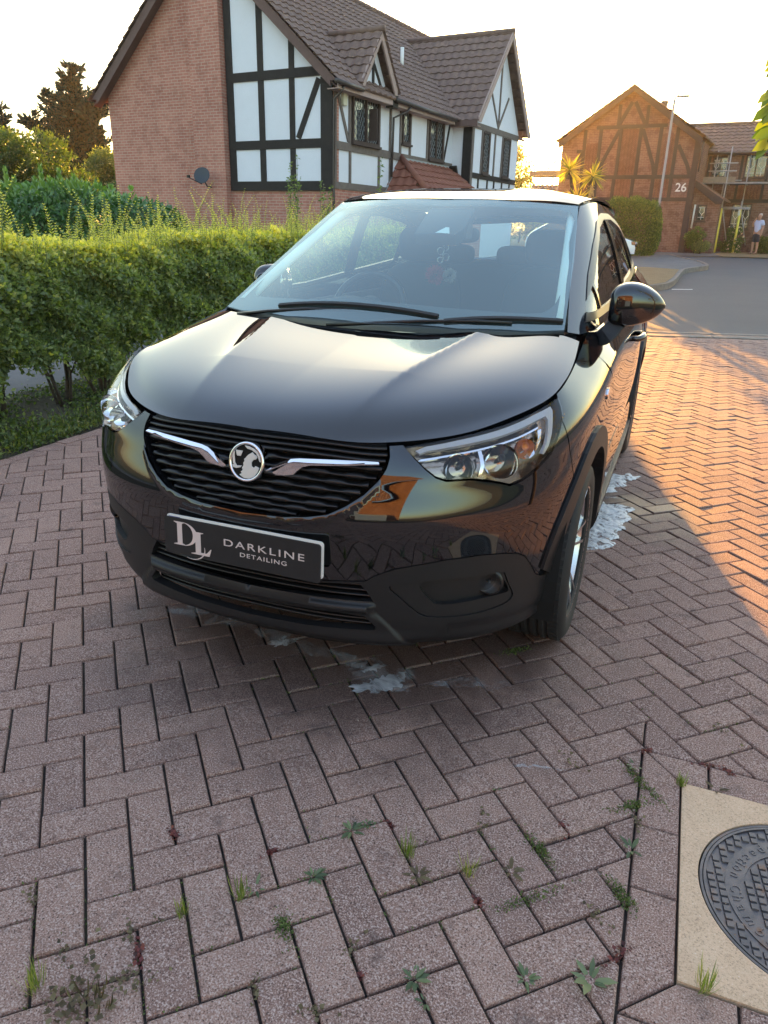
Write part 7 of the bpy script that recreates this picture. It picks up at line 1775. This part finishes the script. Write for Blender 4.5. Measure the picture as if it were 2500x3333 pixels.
foam_patch([(.80,1.66),(.845,1.63),(.885,1.66),(.93,1.70),(.955,1.76),(.93,1.80),(.965,1.85),(.945,1.92),(.985,1.98),(.965,2.06),(1.0,2.13),(.975,2.22),(1.01,2.30),(.93,2.34),(.86,2.31),(.82,2.35),(.76,2.30),(.70,2.1),(.70,1.8)],thickf,.010,'soap_foam')
foam_patch([(.76,2.50),(.80,2.47),(.84,2.52),(.89,2.55),(.87,2.62),(.93,2.68),(.92,2.76),(.97,2.84),(1.0,2.93),(.95,2.90),(.93,2.96),(.88,2.88),(.84,2.90),(.78,2.82),(.72,2.6)],thickf,.008,'soap_foam')
foam_patch(blobpoly(.84,2.42,.10,.018,.3,3),film,.001,'soap_film',.003)
foam_patch(blobpoly(-.38,.40,.20,.07,.3,5),film,.0015,'soap_film',.004)
foam_patch(blobpoly(.02,.33,.22,.045,-.1,7),film,.0015,'soap_film',.004)
foam_patch(blobpoly(.34,.27,.10,.10,.6,9),film,.0015,'soap_film',.004)
foam_patch(blobpoly(.62,.35,.12,.03,.5,11),film,.0015,'soap_film',.004)
for cx,cy,r_,sd in ((.355,.225,.065,1),(.29,.30,.03,4),(-.30,.43,.05,6),(-.06,.32,.035,8)): foam_patch(blobpoly(cx,cy,r_*1.2,r_*.7,.7,sd,rough=.5),film2,.002,'soap_film',.0055)
foam_patch([(.83,-.02),(.86,.02),(.95,.045),(1.04,.06),(1.04,.064),(.95,.052),(.86,.03),(.82,-.01)],film,.001,'soap_film',.003)
# detailing buckets behind the photographer
for i,(x,y,m,lb) in enumerate(((-.9,-3.4,simple('red_plastic',(.5,.02,.02),.35),'red plastic bucket behind the photographer, reflected in the bumper'),(-1.35,-3.6,simple('yellow_plastic',(.7,.5,.03),.35),'yellow plastic bucket behind the photographer, reflected in the bumper'))):
    t=thing('bucket',lb,'bucket',(x,y,0));M_=MB();M_.lathe([(.001,.01),(.12,.01),(.15,.30),(.16,.30),(.13,0),(.001,0)],24);M_.build('shell',m,t,True);M_=MB();M_.tube([(.15*math.cos(R(a)),.04,.30+.14*math.sin(R(a))) for a in range(0,181,15)],.004,5);M_.build('handle',chrome,t,True)

# ================================================================ HAZE
b=NB('evening_haze');pv_=b.n('ShaderNodeVolumePrincipled');pv_.inputs['Color'].default_value=(1,.96,.90,1);pv_.inputs['Density'].default_value=.00036;pv_.inputs['Anisotropy'].default_value=.70;b.l(pv_.outputs[0],b.out.inputs['Volume'])
M_=MB();M_.box((-450,-340,-1.1),(450,740,16));o=M_.build('haze',b.m);tag(o,kind='stuff')
